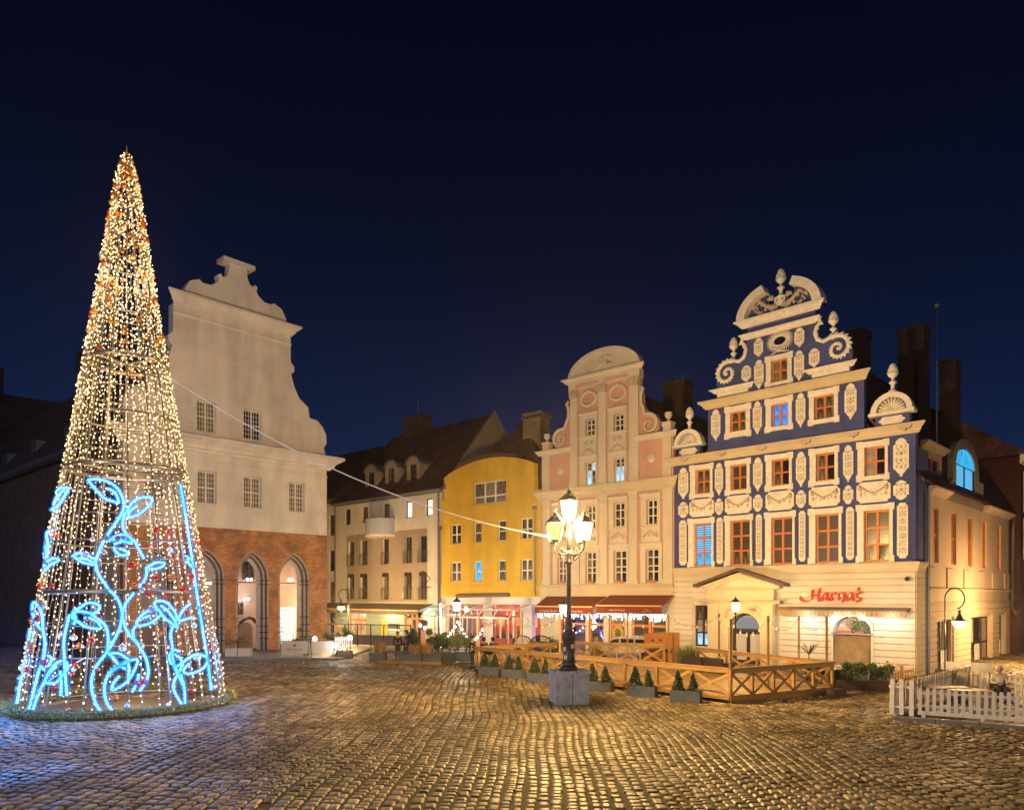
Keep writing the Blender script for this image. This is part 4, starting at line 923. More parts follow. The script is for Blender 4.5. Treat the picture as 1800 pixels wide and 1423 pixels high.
# glazed ground floor
MB().box(0, .5, 0, .4, -.3, 3.7).box(4.6, 5.5, 0, .4, -.3, 3.7).box(8.3, 9.4, 0, .4, -.3, 3.7).box(0, 10.2, 0, .4, 3.2, 3.75).build('pier', 'white_trim', yel)
for i, (a, b) in enumerate(((.5, 2.1), (2.1, 4.6), (5.5, 8.3))):
    wn = MB().prism(rect(a, b, 0, 3.2), .08, .2, [rect(a + .1, b - .1, .2, 2.3), rect(a + .1, b - .1, 2.45, 3.1)]).build('shop_window', P('red_joinery', (.35, .06, .05), rough=.5) if i else M['wframe'], yel)
    MB().box(a + .1, b - .1, .13, .15, .2, 2.3).build('pane', 'glass', wn); MB().box(a + .1, b - .1, .13, .15, 2.45, 3.1).build('pane', 'glass', wn)
MB().box(.1, 10.1, 3.5, 3.7, -.2, 3.7).build('room_wall', P('coral_room_wall', (.5, .10, .07), n=.15, ns=1.5), yel)
MB().box(.1, 10.1, .42, 3.6, -.25, -.12).box(.1, 10.1, .42, 3.6, 3.6, 3.7).build('room_floor', 'taupe', yel)
m = MB()
for k in range(5): m.box(1 + k * 1.7, 1.9 + k * 1.7, 3.42, 3.5, 1.5, 2.3)
m.build('wall_picture', 'gold', yel)
for a, b in ((.6, 2.0), (2.2, 4.5), (5.6, 8.2)):
    n_ = 2 if b - a < 2 else 4
    for k in range(1, n_): x = a + (b - a) * k / n_; MB().box(x - .04, x + .04, .1, .19, .2, 2.35).build('mullion', 'wframe' if k % 2 else 'owood', yel)
    MB().box(a, b, .09, .18, .2, .75).build('stall_riser', P('red_joinery'), yel)
for k in range(9):
    x = .9 + k * .95; MB().lathe([(.02, .5), (.03, .2), (.16, .05), (.18, 0)], 9, (x, 1.2 + .3 * (k % 2), 2.3)).build('pendant_shade', 'wframe' if k % 3 else 'lamp_w', yel)
m = MB().leaves(700, lambda: (R.choice((1.2, 4.2, 6.0, 7.8)) + R.gauss(0, .22), .8 + R.gauss(0, .15), .9 + R.gauss(0, .35)), .09); m.build('indoor_plants', 'leaf', yel, kind='stuff')
for k in range(6): MB().box(1 + k * 1.4, 1.6 + k * 1.4, 1.4, 2.0, 0, .75 + .2 * (k % 2)).build('cafe_furniture', 'dframe', yel)
lamp((1.6, 1.6, 2.8), 60, (1, .55, .42), .15, yel, 'cafe_ceiling_light'); lamp((3.6, 1.5, 2.8), 75, (1, .38, .30), .15, yel, 'cafe_ceiling_light'); lamp((7.0, 1.5, 2.8), 80, (1, .45, .32), .15, yel, 'cafe_ceiling_light')
awn = thing('conservatory', 'glazed white terrace shelter in front of the yellow house', 'shelter', YF.at(.2, -2.2), YF.rz)
m = MB()
for k in range(7): m.tube([(k * 1.5, 0, 0), (k * 1.5, 0, 2.3), (k * 1.5, .5, 2.85), (k * 1.5, 2.1, 3.2)], .05, 5)
m.beam((0, 0, 2.3), (9, 0, 2.3), .1, .1).beam((0, 0, .05), (9, 0, .05), .08, .08).beam((0, .5, 2.85), (9, .5, 2.85), .07, .07)
m.build('frame', 'picket', awn)
for k in range(6):
    MB().add([(k * 1.5 + .05, .02, 2.33), (k * 1.5 + 1.45, .02, 2.33), (k * 1.5 + 1.45, .5, 2.88), (k * 1.5 + .05, .5, 2.88), (k * 1.5 + 1.45, 2.1, 3.22), (k * 1.5 + .05, 2.1, 3.22)], [(0, 1, 2, 3), (3, 2, 4, 5)]).build('roof_pane', 'glass', awn)
aw3 = thing('rolled_awning', 'brown rolled-up awning on the yellow wall', 'awning', YF.loc(), YF.rz)
MB().tube([(2.0, -.22, 3.84), (7.4, -.22, 3.9)], .14, 8).build('roll', 'awning2', aw3)

# =================================================================== GREY HOUSE
gre = thing('terraced_house', 'beige and grey house with a round balcony and a dark tiled roof', 'house', GF.loc(), GF.rz)
g3 = [(1.54, 2.35, 10.2, 11.6, 0), (4.13, 4.94, 10.2, 11.6, 0), (7.11, 7.95, 10.2, 11.6, 0), (10.05, 10.90, 10.2, 11.6, 1), (12.6, 13.43, 10.2, 11.6, 1)]
gx = [(2.05, 2.95), (3.87, 4.88), (7.0, 7.87), (9.95, 10.88), (11.8, 12.74)]
gh_ = [rect(a, b, c, d) for a, b, c, d, _ in g3] + [rect(a, b, 6.5, 8.66) for a, b in gx] + [rect(a, b, 3.52, 5.75) for a, b in gx]
MB().prism(rect(0, 14.4, 3.2, 12.05), 0, .4, gh_).build('upper_wall', 'grey', gre)
MB().prism(rect(1.85, 12.76, 3.3, 9.2), -.03, .01, [rect(a, b, 6.5, 8.66) for a, b in gx] + [rect(a, b, 3.52, 5.75) for a, b in gx]).build('taupe_panel', 'taupe', gre)
for a, b, c, d, lit in g3: window(gre, a, b, c, d, .14, 1, (), 'dframe', 'litwhite' if lit else 'dpane', .08, sill=.08, label='lit white window under the grey eaves' if lit else None)
for j, (z0, z1) in enumerate(((6.5, 8.66), (3.52, 5.75))):
    for i, (a, b) in enumerate(gx):
        window(gre, a, b, z0, z1, .2, 2, (), 'dframe', 'cpane' if (i + j) % 2 else 'dpane', .07)
        m = MB().tube([(a - .12, -.12, z0 + .95), (b + .12, -.12, z0 + .95)], .025, 5).tube([(a - .12, -.12, z0 + .8), (b + .12, -.12, z0 + .8)], .018, 5).tube([(a - .12, -.12, z0 + .02), (b + .12, -.12, z0 + .02)], .018, 5)
        for x in (a - .1, b + .1): m.tube([(x, -.12, z0), (x, -.12, z0 + .95)], .022, 5).tube([(x, -.12, z0 + .9), (x, .0, z0 + .9)], .018, 4)
        for k in range(8): x = a + (b - a) * k / 7; m.tube([(x, -.12, z0), (x, -.12, z0 + .8)], .009, 4)
        m.build('window_railing', 'steel', gre)
        if j: MB().box(a, b, -.04, .1, z1 - .32, z1).build('shutter_box', 'dframe', gre)
m = MB()
ts = np.linspace(math.pi, 2 * math.pi, 16)
bal = [(7.1 + 1.55 * math.cos(t), .0 + 1.5 * math.sin(t)) for t in ts]
MB().slab(bal, 8.8, 8.95).build('balcony_floor', 'white_trim', gre)
m = MB()
for i in range(15):
    a, b = bal[i], bal[i + 1]; m.beam((a[0], a[1], 9.62), (b[0], b[1], 9.62), .04, 1.35)
m.build('balcony_screen', P('frosted_balcony_screen', (.40, .42, .46), rough=.4), gre, smooth=False)
m = MB(); m.tube([(x, y, 10.35) for x, y in bal], .03, 5); m.build('balcony_rail', 'steel', gre)
MB().cornice(-.1, 14.5, 11.95, 12.25, .35).build('eaves', 'zinc', gre)
MB().tube([(14.2, -.1, 12), (14.2, -.1, .1)], .06, 7).build('drainpipe', 'zinc', gre); MB().tube([(.1, -.1, 12), (.1, -.1, .1)], .06, 7).build('drainpipe', 'zinc', gre)
# roof, steep front slope
MB().add([(-.4, -.35, 12.2), (14.6, -.35, 12.2), (14.6, 5.5, 19.0), (1.6, 5.5, 19.0), (-.4, 12, 12.2), (14.6, 12, 12.2), (14.6, -.1, 12.05), (-.4, -.1, 12.05)], [(0, 1, 2, 3), (3, 2, 5, 4), (0, 3, 4), (0, 7, 6, 1), (4, 5, 6, 7)]).build('roof', 'tile', gre)
MB().prism([(14.62, 12.0), (15.0, 12.0), (15.0, 12.1), (14.62, 12.1)], 0, 1).build('verge', 'grey', gre)
MB().add([(14.62, -.3, 12.1), (14.62, 5.6, 19.3), (14.62, 11.5, 12.1), (14.95, -.3, 12.1), (14.95, 5.6, 19.3), (14.95, 11.5, 12.1)], [(0, 1, 2), (5, 4, 3), (0, 3, 4, 1), (1, 4, 5, 2), (2, 5, 3, 0)]).build('party_gable', 'taupe', gre)
chimney(gre, 3.6, 6.2, 5.0, 6.2, 17, 20.3, MAT_SOOT)
MB().tube([(5.2, 5.5, 20.4), (5.2, 5.5, 21.9)], .05, 5).build('antenna', 'zinc', gre)
for c in (4.4, 7.25, 10.15):
    d = MB().prism(archp(c - .85, c + .85, 12.9, 14.7, 15.35, 8), .75, 4.2, [rect(c - .42, c + .42, 13.15, 14.75)]).build('dormer', 'taupe', gre)
    MB().prism([(c + 1.0 * math.cos(t), 14.72 + .78 * math.sin(t)) for t in np.linspace(0, math.pi, 9)] + [(c + .87 * math.cos(t), 14.72 + .64 * math.sin(t)) for t in np.linspace(math.pi, 0, 9)], .6, 4.2).build('dormer_hood', 'zinc', d)
    window(gre, c - .41, c + .41, 13.16, 14.74, .82, 2, (.33, .66), 'dframe', 'dpane', .06)
# ground floor
g0 = [(2.15, 4.81, -.2, 2.5), (9.95, 12.3, -.2, 2.6)]
MB().prism(rect(0, 14.4, -.4, 3.2), .02, .4, [rect(2.2, 4.75, -.3, 2.4), rect(10.0, 12.2, .5, 2.6)]).build('ground_wall', 'green', gre)
for k in range(10):
    course(gre, 'green', 0, 14.4, -.04, .03, -.1 + k * .34, .21 + k * .34, g0)
dr = MB().prism(rect(2.2, 4.75, -.3, 2.4), .06, .16, [rect(2.4, 3.0, .2, 1.6), rect(3.15, 3.8, .2, 1.6), rect(3.95, 4.55, .2, 1.6), rect(2.4, 3.4, 1.8, 2.25), rect(3.55, 4.55, 1.8, 2.25)]).build('door', 'owood', gre)
for a, b, z0, z1 in ((2.4, 3.0, .2, 1.6), (3.15, 3.8, .2, 1.6), (3.95, 4.55, .2, 1.6), (2.4, 3.4, 1.8, 2.25), (3.55, 4.55, 1.8, 2.25)): MB().box(a, b, .1, .12, z0, z1).build('pane', 'litwarm', dr)
window(gre, 10.0, 12.2, .5, 2.6, .1, 3, (.7,), 'owood', 'cpane', .12, panes=['litwarm', 'cpane', 'dpane', 'dpane', 'cpane', 'dpane'])
MB().box(7.0, 7.6, -.12, 0, .1, 1.7).build('cash_machine', P('yellow_panel', (.65, .38, .02), rough=.4, em=(1, .55, .05), es=.25), gre)
MB().box(7.9, 9.4, -.1, 0, .9, 1.5).build('menu_box', 'zinc', gre); MB().box(7.95, 9.35, -.12, -.09, .92, 1.05).build('menu_light', glow('menu_strip', (1, .6, .1), 1.5), gre)
aw4 = awning('awning', 'long brown awning over the green shopfront', GF, -.9, 13.6, 3.15, 2.65, 1.7, 2.35, 'awning2')
for x in (2.9, 8.6, 13.5): MB().tube([(x, -1.0, 2.45), (x + .4, -.6, 2.85)], .05, 6).build('tube_light', glow('cool_tube', (.8, 1, .9), 5), aw4)
lamp((3, -1.0, 2.3), 40, (.85, 1, .75), .3, aw4, 'awning_light'); lamp((8.5, -1.0, 2.3), 50, (.8, 1, .85), .3, aw4, 'awning_light'); lamp((13.2, -1.0, 2.3), 50, (.8, 1, .9), .3, aw4, 'awning_light')
sg_ = thing('bracket_sign', 'thin wrought iron sign bracket on the grey house', 'bracket', GF.at(13.2, 0, 4.3), GF.rz)
MB().tube([(0, 0, .9), (.2, -1.1, 1.5)], .03, 5).tube([(0, 0, .2), (.2, -1.1, .3)], .03, 5).tube([(0, 0, .9), (.2, -1.1, .3)], .02, 5).build('iron_bracket', 'iron', sg_)
# narrow house seen between the hall and the grey house
nh = thing('narrow_house', 'narrow strip of a pale pinkish house beside the old hall', 'house', GF.at(-7), GF.rz)
MB().prism(rect(0, 6.9, -.4, 12.6), .3, .6, [rect(5.6, 6.5, z, z + 1.9) for z in (9.4, 6.1, 3.2, .4)]).build('wall', 'white_trim', nh)
for z in (9.4, 6.1, 3.2, .4): window(nh, 5.6, 6.5, z, z + 1.9, .42, 1, (.5,), 'dframe', 'dpane', .09)
MB().cornice(0, 6.9, 12.4, 12.8, .3, y=.3).build('eaves', 'zinc', nh)
MB().prof([(0, 12.8), (5.5, 18.4), (11, 12.8)], -12, 6.95).build('roof', 'tile', nh)

# =================================================================== OLD HALL (white gable over a brick arcade)
hall = thing('old_hall', 'white gabled hall standing on a brick arcade of pointed arches', 'hall', WF.loc(), WF.rz)
o = 14.0
MAT_H = 'white'
cxh = o - 6.95
hw1 = [(o - 9.53, o - 8.30), (o - 6.42, o - 5.16), (o - 3.04, o - 1.82), (o - 12.75, o - 11.5)]
hw2 = [(o - 9.53, o - 8.28), (o - 6.38, o - 5.1)]
MB().prism(rect(0, o, 8.2, 13.2), 0, .6, [rect(a, b, 9.74, 11.82) for a, b in hw1]).build('upper_wall', MAT_H, hall)
for i, (a, b) in enumerate(hw1):
    window(hall, a, b, 9.75, 11.81, .22, 2, (.5,), 'wframe', 'ypane', .07, mun=(3, 3), sill=.12)
    MB().prism(rect(a - .2, b + .2, 9.6, 12.0), -.015, .02, [rect(a - .02, b + .02, 9.72, 11.84)]).build('window_surround', MAT_H, hall)
MB().cornice(-.1, o + .1, 12.44, 12.5, .05).build('string_course', MAT_H, hall)
for k in range(8): MB().box(o - .75 + .2 * (k % 2), o, -.03, .02, 8.25 + k * .52, 8.72 + k * .52).build('corner_stone', MAT_H, hall)
MB().cornice(-.2, o + .0, 12.95, 13.9, .95, over=1).build('main_cornice', 'white_trim', hall)
hh = [(7.05, 13.8), (6.78, 14.6), (7.02, 14.95), (6.98, 15.6), (6.7, 16.1), (6.25, 16.5), (5.6, 16.58), (5.5, 17.3), (4.75, 17.85), (4.35, 18.6), (4.12, 19.4), (4.35, 19.6), (4.38, 19.95), (4.12, 20.2), (4.08, 20.4), (4.08, 22.0)]
MB().prism([(cxh + a, b) for a, b in hh] + [(cxh - a, b) for a, b in reversed(hh)], .1, .75, [rect(a, b, 14.33, 16.32) for a, b in hw2]).build('gable_wall', MAT_H, hall)
window(hall, hw2[0][0], hw2[0][1], 14.34, 16.31, .3, 2, (.5,), 'wframe', 'ypane', .07, mun=(3, 3), sill=.1)
window(hall, hw2[1][0], hw2[1][1], 14.34, 16.31, .3, 2, (.5,), 'wframe', 'dpane', .07, mun=(3, 3), sill=.1)
MB().cornice(cxh - 4.1, cxh + 4.1, 22.0, 22.72, .62, y=.1, over=1).cornice(cxh - 4.1, cxh + 4.1, 21.35, 21.5, .08, y=.1).build('gable_cornice', 'white_trim', hall)
MB().tube([(cxh + .72 * math.cos(t), .08, 19.5 + .66 * math.sin(t)) for t in np.linspace(math.pi * 1.15, math.pi * 1.85, 14)], .05, 5).build('roundel_moulding', MAT_H, hall)
tt = [(3.55, 22.7), (3.55, 23.15), (3.2, 23.75), (2.62, 24.0), (2.4, 23.85), (1.9, 23.85), (1.45, 24.15), (1.3, 24.4), (1.38, 24.7), (1.2, 24.82), (1.05, 24.62), (.82, 24.75), (.66, 25.1), (.6, 25.65), (1.05, 25.72), (1.05, 25.95)]
MB().prism([(cxh + .2 + a, b) for a, b in tt] + [(cxh + .2 - a, b) for a, b in reversed(tt)], .12, .7).build('gable_top', MAT_H, hall)
MB().box(cxh + .2 - 1.1, cxh + .2 + 1.1, -.1, .9, 25.7, 25.98).build('gable_cap', 'white_trim', hall)
# arcade
ar = [(o - 3.91, o - 1.43), (o - 7.01, o - 4.6), (o - 10.2, o - 7.75), (o - 13.3, o - 10.9)]
MB().prism(rect(0, o, .1, 8.22), -.04, .5, [pointed(a, b, .12, 5.0, 6.85) for a, b in ar]).build('arcade_wall', 'brick', hall)
for a, b in ar:
    for k in range(5):
        q = .085 * k; y0 = .02 + k * .12
        MB().prism(pointed(a + q, b - q, .13, 5.0, 6.85 - q * 1.15), y0, y0 + .5, [pointed(a + q + .08, b - q - .08, .14, 5.0, 6.85 - q * 1.15 - .095)]).build('arch_order', 'light_brick' if k % 2 == 0 else 'dark_brick', hall)
        if k % 2 == 0:
            for x in (a + q + .045, b - q - .045): MB().tube([(x, y0 - .02, .15), (x, y0 - .02, 5.0)], .04, 6).build('shaft', 'light_brick', hall)
    m = MB()
    for z in (.9, 1.3, 1.75, 2.3, 4.6, 4.85):
        for k in range(5):
            q = .085 * k; y0 = .0 + k * .12
            m.box(a + q - .02, a + q + .10, y0 - .05, y0 + .1, z, z + .06).box(b - q - .10, b - q + .02, y0 - .05, y0 + .1, z, z + .06)
    m.build('glazed_brick_band', 'iron', hall, kind='stuff')
    MB().tube([(a + .5, 1.0, 4.75), (b - .5, 1.0, 4.75)], .03, 5).build('tie_rod', 'iron', hall)
MB().box(0, o, 3.5, 3.8, .1, 8.2).build('arcade_back_wall', P('pink_plaster_arcade', (.33, .24, .21), n=.15, ns=1.2, streak=.2, **stucco), hall)
MB().box(-.02, .5, .5, 5, .1, 8.2).box(.0, o, .5, 5, 8.0, 8.22).build('arcade_vault', 'light_brick', hall)
_a = WF.sz(490, 1126, 3.3)[0]; _b = min(13.95, WF.sz(519, 1066, 3.3)[0])
w1 = window(hall, _a, _b, .3, 3.0, 3.3, 2, (.5,), 'wframe', 'litpale', .08, mun=(3, 4), label='tall gridded window glowing pale blue under the right arch')
def hs_(px): return WF.sz(px, 1100, 3.3)[0]
window(hall, hs_(414), hs_(428), 2.5, 3.4, 3.3, 2, (.5,), 'dframe', 'cpane', .07)
window(hall, hs_(427), hs_(447), 5.0, 6.3, 3.3, 2, (.5,), 'dframe', 'dpane', .07)
MB().prism(archp(hs_(418), hs_(444), .1, 1.5, 1.95), 3.3, 3.48).build('arcade_door', 'copper', hall)
MB().tube([(hs_(416), 2.9, 1.9), (hs_(424), 2.75, 2.2), (hs_(431), 2.7, 2.3), (hs_(438), 2.75, 2.2), (hs_(446), 2.9, 1.9)], .12, 6).build('door_canopy', 'iron', hall)
sp = [(WF.sz(435, 1020, 2.4)[0], 2.4, 5.0), (WF.sz(430, 1051, 3.0)[0], 3.0, 3.6), (WF.sz(508, 1024, 2.4)[0], 2.4, 5.0), (WF.sz(362, 1035, 2.4)[0], 2.4, 4.7), (WF.sz(300, 1040, 2.2)[0], 2.2, 4.6)]
for x, y, z in sp:
    for q in (0, .28): MB().ball((x + q, y, z), .09, 8, 5).build('spotlight', 'lamp_n', hall)
    lamp((x, y - .3, z - .1), 24, (1, .93, .88), .1, hall, 'arcade_spot_light')
# side wall and roof of the hall
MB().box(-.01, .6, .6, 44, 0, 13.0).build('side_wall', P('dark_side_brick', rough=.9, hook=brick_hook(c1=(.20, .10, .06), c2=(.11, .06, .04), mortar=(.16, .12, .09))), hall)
MB().box(-.5, .0, .8, 44, 13.3, 13.62).build('side_gutter', 'zinc', hall)
MB().prism([(-.4, 13.5), (7.05, 22.7), (14.4, 13.5)], .72, 44).build('roof', 'tile', hall)
MB().box(13.4, 14, 3.8, 30, 0.1, 13.0).box(13.4, 14, .62, 3.8, 8.2, 13.0).build('side_wall', 'white', hall)
for y in (16, 24): chimney(hall, 5.4, 6.6, y, y + 1.3, 20.5, 24.8, MAT_SOOT)
for y in (12, 20, 28): MB().box(.9, 2.3, y, y + 1.4, 14.8, 16.0).build('roof_hatch', 'zinc', hall)
# far silhouette houses at the left
fb = thing('tall_house', 'dark tall house beyond the hall roof at the far left', 'house', (-78, 98, 0), .75)
MB().box(0, 26, 0, 12, 0, 24).build('wall', 'taupe', fb)
MB().prof([(-.6, 24), (6, 33.5), (12.6, 24)], -.5, 26.5).build('roof', 'tile', fb)
chimney(fb, 8, 9.6, 5, 6.4, 30, 37, MAT_SOOT)

# =================================================================== GROUND
MB().slab([(-260, -30), (260, -30), (260, 400), (-260, 400)], -.5, -.018).build('ground', P('mossy_joint_sand', (.062, .055, .02), rough=.9, n=.4, ns=2.0, bump=.6, bs=25), kind='structure')
def stone_grid(hx, hy, r, h=.015, n=4):
    """domed sett: grid of (n+1)^2 vertices plus skirt"""
    k = []
    a = np.linspace(-1, 1, n + 1)
    jit = [(r.uniform(-.16, .16), r.uniform(-.16, .16)) for _ in range(4)]
    for v in a:
        for u in a:
            # bilinear corner jitter gives irregular quads
            s_, t_ = (u + 1) / 2, (v + 1) / 2
            dx = jit[0][0] * (1 - s_) * (1 - t_) + jit[1][0] * s_ * (1 - t_) + jit[2][0] * s_ * t_ + jit[3][0] * (1 - s_) * t_
            dy = jit[0][1] * (1 - s_) * (1 - t_) + jit[1][1] * s_ * (1 - t_) + jit[2][1] * s_ * t_ + jit[3][1] * (1 - s_) * t_
            rr = 1 - .10 * (u * u * v * v)
            z = h * (1 - .42 * max(abs(u), abs(v)) ** 3.5 - .16 * (u * u + v * v) / 2)
            if max(abs(u), abs(v)) > .99: z = -.05
            uu = math.copysign(abs(u) ** .62, u); vv = math.copysign(abs(v) ** .62, v)
            k.append(((uu * rr + dx) * hx, (vv * rr + dy) * hy, z))
    return k
N = 5
GF_ = [(j * (N + 1) + i, j * (N + 1) + i + 1, (j + 1) * (N + 1) + i + 1, (j + 1) * (N + 1) + i) for j in range(N) for i in range(N)]
rs = random.Random(3)
templ = [np.array(stone_grid(1, 1, rs, n=N)) for _ in range(24)]
spots = []
WX, WY = .235, .33
Y = 12.8
i0 = int(-46 / WX)
xrow = i0 * WX
for i in range(i0, -i0):
    wrow = WX * rs.uniform(.82, 1.2); xrow += wrow; ph = rs.uniform(-.5, .5)
    y = 9.6 + rs.uniform(0, WY)
    while y < 58:
        ly = WY * rs.uniform(.5, 1.3) * (.8 if i % 5 == 0 else 1)
        x = xrow
        xx = x * (1 + .0) + .15 * math.sin(y * .33 + .35 + x * .12) + .02 * math.sin(y * 1.3 + ph * 6) + .05 * math.sin(y * .9 + x * .5) + .10 * math.sin(x * .31 + 1)
        if x < -5: xx += -(x + 5) * .018 * (y - 24) * .35
        if x > 6: xx += (x - 6) * -.010 * (y - 24)
        yc = y + ly / 2 + .10 * math.sin(x * 1.1)
        if abs(xx) < yc * .715 + 5.5 and rs.random() > .004:
            spots.append((xx, yc, wrow / 2 * rs.uniform(.84, 1.0), ly / 2 * rs.uniform(.93, 1.0), rs.uniform(-.10, .10) + .04 * math.cos(y * .33)))
        y += ly
spots.sort(key=lambda p: p[1])
near = [p for p in spots if abs(p[0]) < p[1] * .70 + .1 and p[1] > 13.25]
near = near[:298]
nid = set(map(id, near))
cmesh = []
for t in templ[:14]:
    me = bpy.data.meshes.new('cobble'); me.from_pydata([tuple(v) for v in t * np.array([.118, .18, 1])], [], GF_)
    me.polygons.foreach_set('use_smooth', [True] * len(GF_)); me.materials.append(M['stone'])
    at = me.attributes.new('tone', 'FLOAT', 'POINT'); at.data.foreach_set('value', [rs.random()] * len(me.vertices)); cmesh.append(me)
plaza = bpy.data.objects.new('square_paving', None); COL.objects.link(plaza); plaza['kind'] = 'structure'
for p in near:
    ob = bpy.data.objects.new('cobble', rs.choice(cmesh)); COL.objects.link(ob); ob.parent = plaza
    ob.location = (p[0], p[1], rs.uniform(-.008, .008)); ob.scale = (p[2] / .118, p[3] / .18, 1); ob.rotation_euler = (rs.gauss(0, .02), rs.gauss(0, .02), p[4])
rest = [p for p in spots if id(p) not in nid]
V = []; T = []
for p in rest:
    t = templ[rs.randrange(24)]
    c, s_ = math.cos(p[4]), math.sin(p[4]); x = t[:, 0] * p[2]; y = t[:, 1] * p[3]
    tx, ty = rs.gauss(0, .02), rs.gauss(0, .02)
    V.append(np.stack([x * c - y * s_ + p[0], x * s_ + y * c + p[1], t[:, 2] + rs.uniform(-.008, .008) + x * tx + y * ty], 1)); T.append(np.full(len(t), rs.random(), dtype=np.float32))
V = np.concatenate(V); T = np.concatenate(T); nv = (N + 1) ** 2
Fq = (np.array(GF_)[None] + (np.arange(len(rest)) * nv)[:, None, None]).reshape(-1, 4)
me = bpy.data.meshes.new('cobbles'); me.vertices.add(len(V)); me.vertices.foreach_set('co', V.astype(np.float32).ravel())
me.loops.add(Fq.size); me.loops.foreach_set('vertex_index', Fq.ravel().astype(np.int32)); me.polygons.add(len(Fq))
me.polygons.foreach_set('loop_start', np.arange(0, Fq.size, 4, dtype=np.int32)); me.polygons.foreach_set('loop_total', np.full(len(Fq), 4, dtype=np.int32))
me.polygons.foreach_set('use_smooth', np.ones(len(Fq), dtype=bool)); me.update(); me.validate()
at = me.attributes.new('tone', 'FLOAT', 'POINT'); at.data.foreach_set('value', T); me.materials.append(M['stone'])
put('cobbles', me, plaza, kind='stuff')
# raised terrace in front of the hall
e1 = WF.at(-2, 0); e2 = WF.at(14.3, 0)
tr = [(-27, 43.2), (-10.3, 44.0), (-10.1, 45.2), (e2[0] + 3.3, e2[1] - 1.5), (e2[0] + 1.0, e2[1] + 3), (e1[0], e1[1] + 3)]
MB().slab(tr, -.3, .14).build('terrace_pavement', 'pave', kind='structure')
kb = bpy.data.objects.new('terrace_kerb', None); COL.objects.link(kb); kb['kind'] = 'structure'
p, q = Vector((-27, 43.15, .05)), Vector((-10.3, 43.95, .05)); n = 17
for k in range(n): MB().beam(p.lerp(q, k / n) , p.lerp(q, (k + .985) / n), .3, .24).build('kerb_stone', 'kerb', kb)
MB().slab([GF.at(-8, -2.2)[:2], YF.at(10.3, -1.5)[:2], YF.at(10.3, 1)[:2], GF.at(-8, 1)[:2]], -.3, .12).build('row_pavement', 'pave', kind='structure')
MB().slab([PF.at(0, -2.2)[:2], PF.at(10.3, -2.2)[:2], BF.at(0, -2)[:2], BF.at(13.25, -2)[:2], BF.at(13.25, 1)[:2], PF.at(0, 1)[:2]], -.3, .08).build('row_pavement', 'pave', kind='structure')

# =================================================================== CHRISTMAS TREE OF LIGHTS
TX, TY = -13.7, 26.3
TR = [(a, b * .885) for a, b in [(0, 3.72), (1.5, 3.50), (4.0, 3.0), (6.2, 2.62), (8.25, 2.2), (10.2, 1.84), (12.1, 1.5), (14.5, 1.07), (16.9, .66), (18.6, .36), (19.5, .10)]]
def trad(z):
    for (a, ra), (b, rb) in zip(TR, TR[1:]):
        if z <= b: return ra + (rb - ra) * (z - a) / (b - a)
    return .05
tree = thing('light_tree', 'tall cone Christmas tree of golden fairy lights with blue rope-light birds and flowers', 'christmas tree', (TX, TY, 0))
for z, r_, mt in ((.08, .05, 'steel'), (1.9, .025, 'steel'), (2.9, .02, 'steel'), (4.0, .085, 'steel'), (5.1, .02, 'steel'), (5.7, .03, 'steel'), (6.6, .02, 'steel'), (7.4, .02, 'steel'), (8.28, .09, 'steel'), (9.3, .02, 'steel'), (10.1, .05, 'steel'), (11.0, .02, 'steel'), (12.1, .075, 'steel'), (13.2, .02, 'steel'), (14.3, .03, 'steel'), (15.6, .02, 'steel'), (16.9, .03, 'steel'), (18.2, .025, 'steel')):
    R0 = trad(z) - .03
    MB().tube([(R0 * math.cos(t), R0 * math.sin(t), z) for t in np.linspace(0, 2 * math.pi, 41)[:-1]], r_, 5, closed=True).build('hoop', mt, tree, smooth=True)
for k in range(16):
    a = 2 * math.pi * k / 16 + .1
    zs = [z for z, _ in TR]
    MB().tube([((trad(z) - .04) * math.cos(a), (trad(z) - .04) * math.sin(a), z) for z in zs], [.032 if z < 12.2 else .014 for z in zs], 5).build('upright', 'steel', tree)
for z, n in ((8.28, 4), (12.1, 4), (4.0, 3)):
    for k in range(n):
        a = math.pi * k / n + .4; r0 = trad(z)
        MB().tube([(r0 * math.cos(a), r0 * math.sin(a), z), (-r0 * math.cos(a), -r0 * math.sin(a), z)], .045, 5).build('cross_brace', 'steel', tree)
m = MB(); mw = MB(); ns = 46
for k in range(ns):
    a = 2 * math.pi * (k + R.uniform(-.25, .25)) / ns; z = R.uniform(.1, .4); pts = []
    ztop = 19.4 if k % 3 == 0 else (17.6 if k % 3 == 1 else 15.2)
    while z < ztop:
        w_ = .012 * math.sin(z * 5 + k); aa = a + w_; r0 = trad(z) + .015
        p = (r0 * math.cos(aa), r0 * math.sin(aa), z); pts.append(p)
        q = R.uniform(.02, .06); b = R.uniform(0, 6.28)
        c = (p[0] + q * math.cos(b), p[1] + q * math.sin(b), z); s_ = R.uniform(.018, .036)
        m.add([(c[0] + s_, c[1], c[2]), (c[0], c[1] + s_, c[2]), (c[0] - s_, c[1], c[2]), (c[0], c[1] - s_, c[2]), (c[0], c[1], c[2] + s_ * 1.3), (c[0], c[1], c[2] - s_ * 1.3)],
              [(0, 1, 4), (1, 2, 4), (2, 3, 4), (3, 0, 4), (1, 0, 5), (2, 1, 5), (3, 2, 5), (0, 3, 5)])
        z += R.uniform(.12, .26) if z > 4 else R.uniform(.17, .34)
    mw.tube(pts[::3] + [pts[-1]], .009, 3)
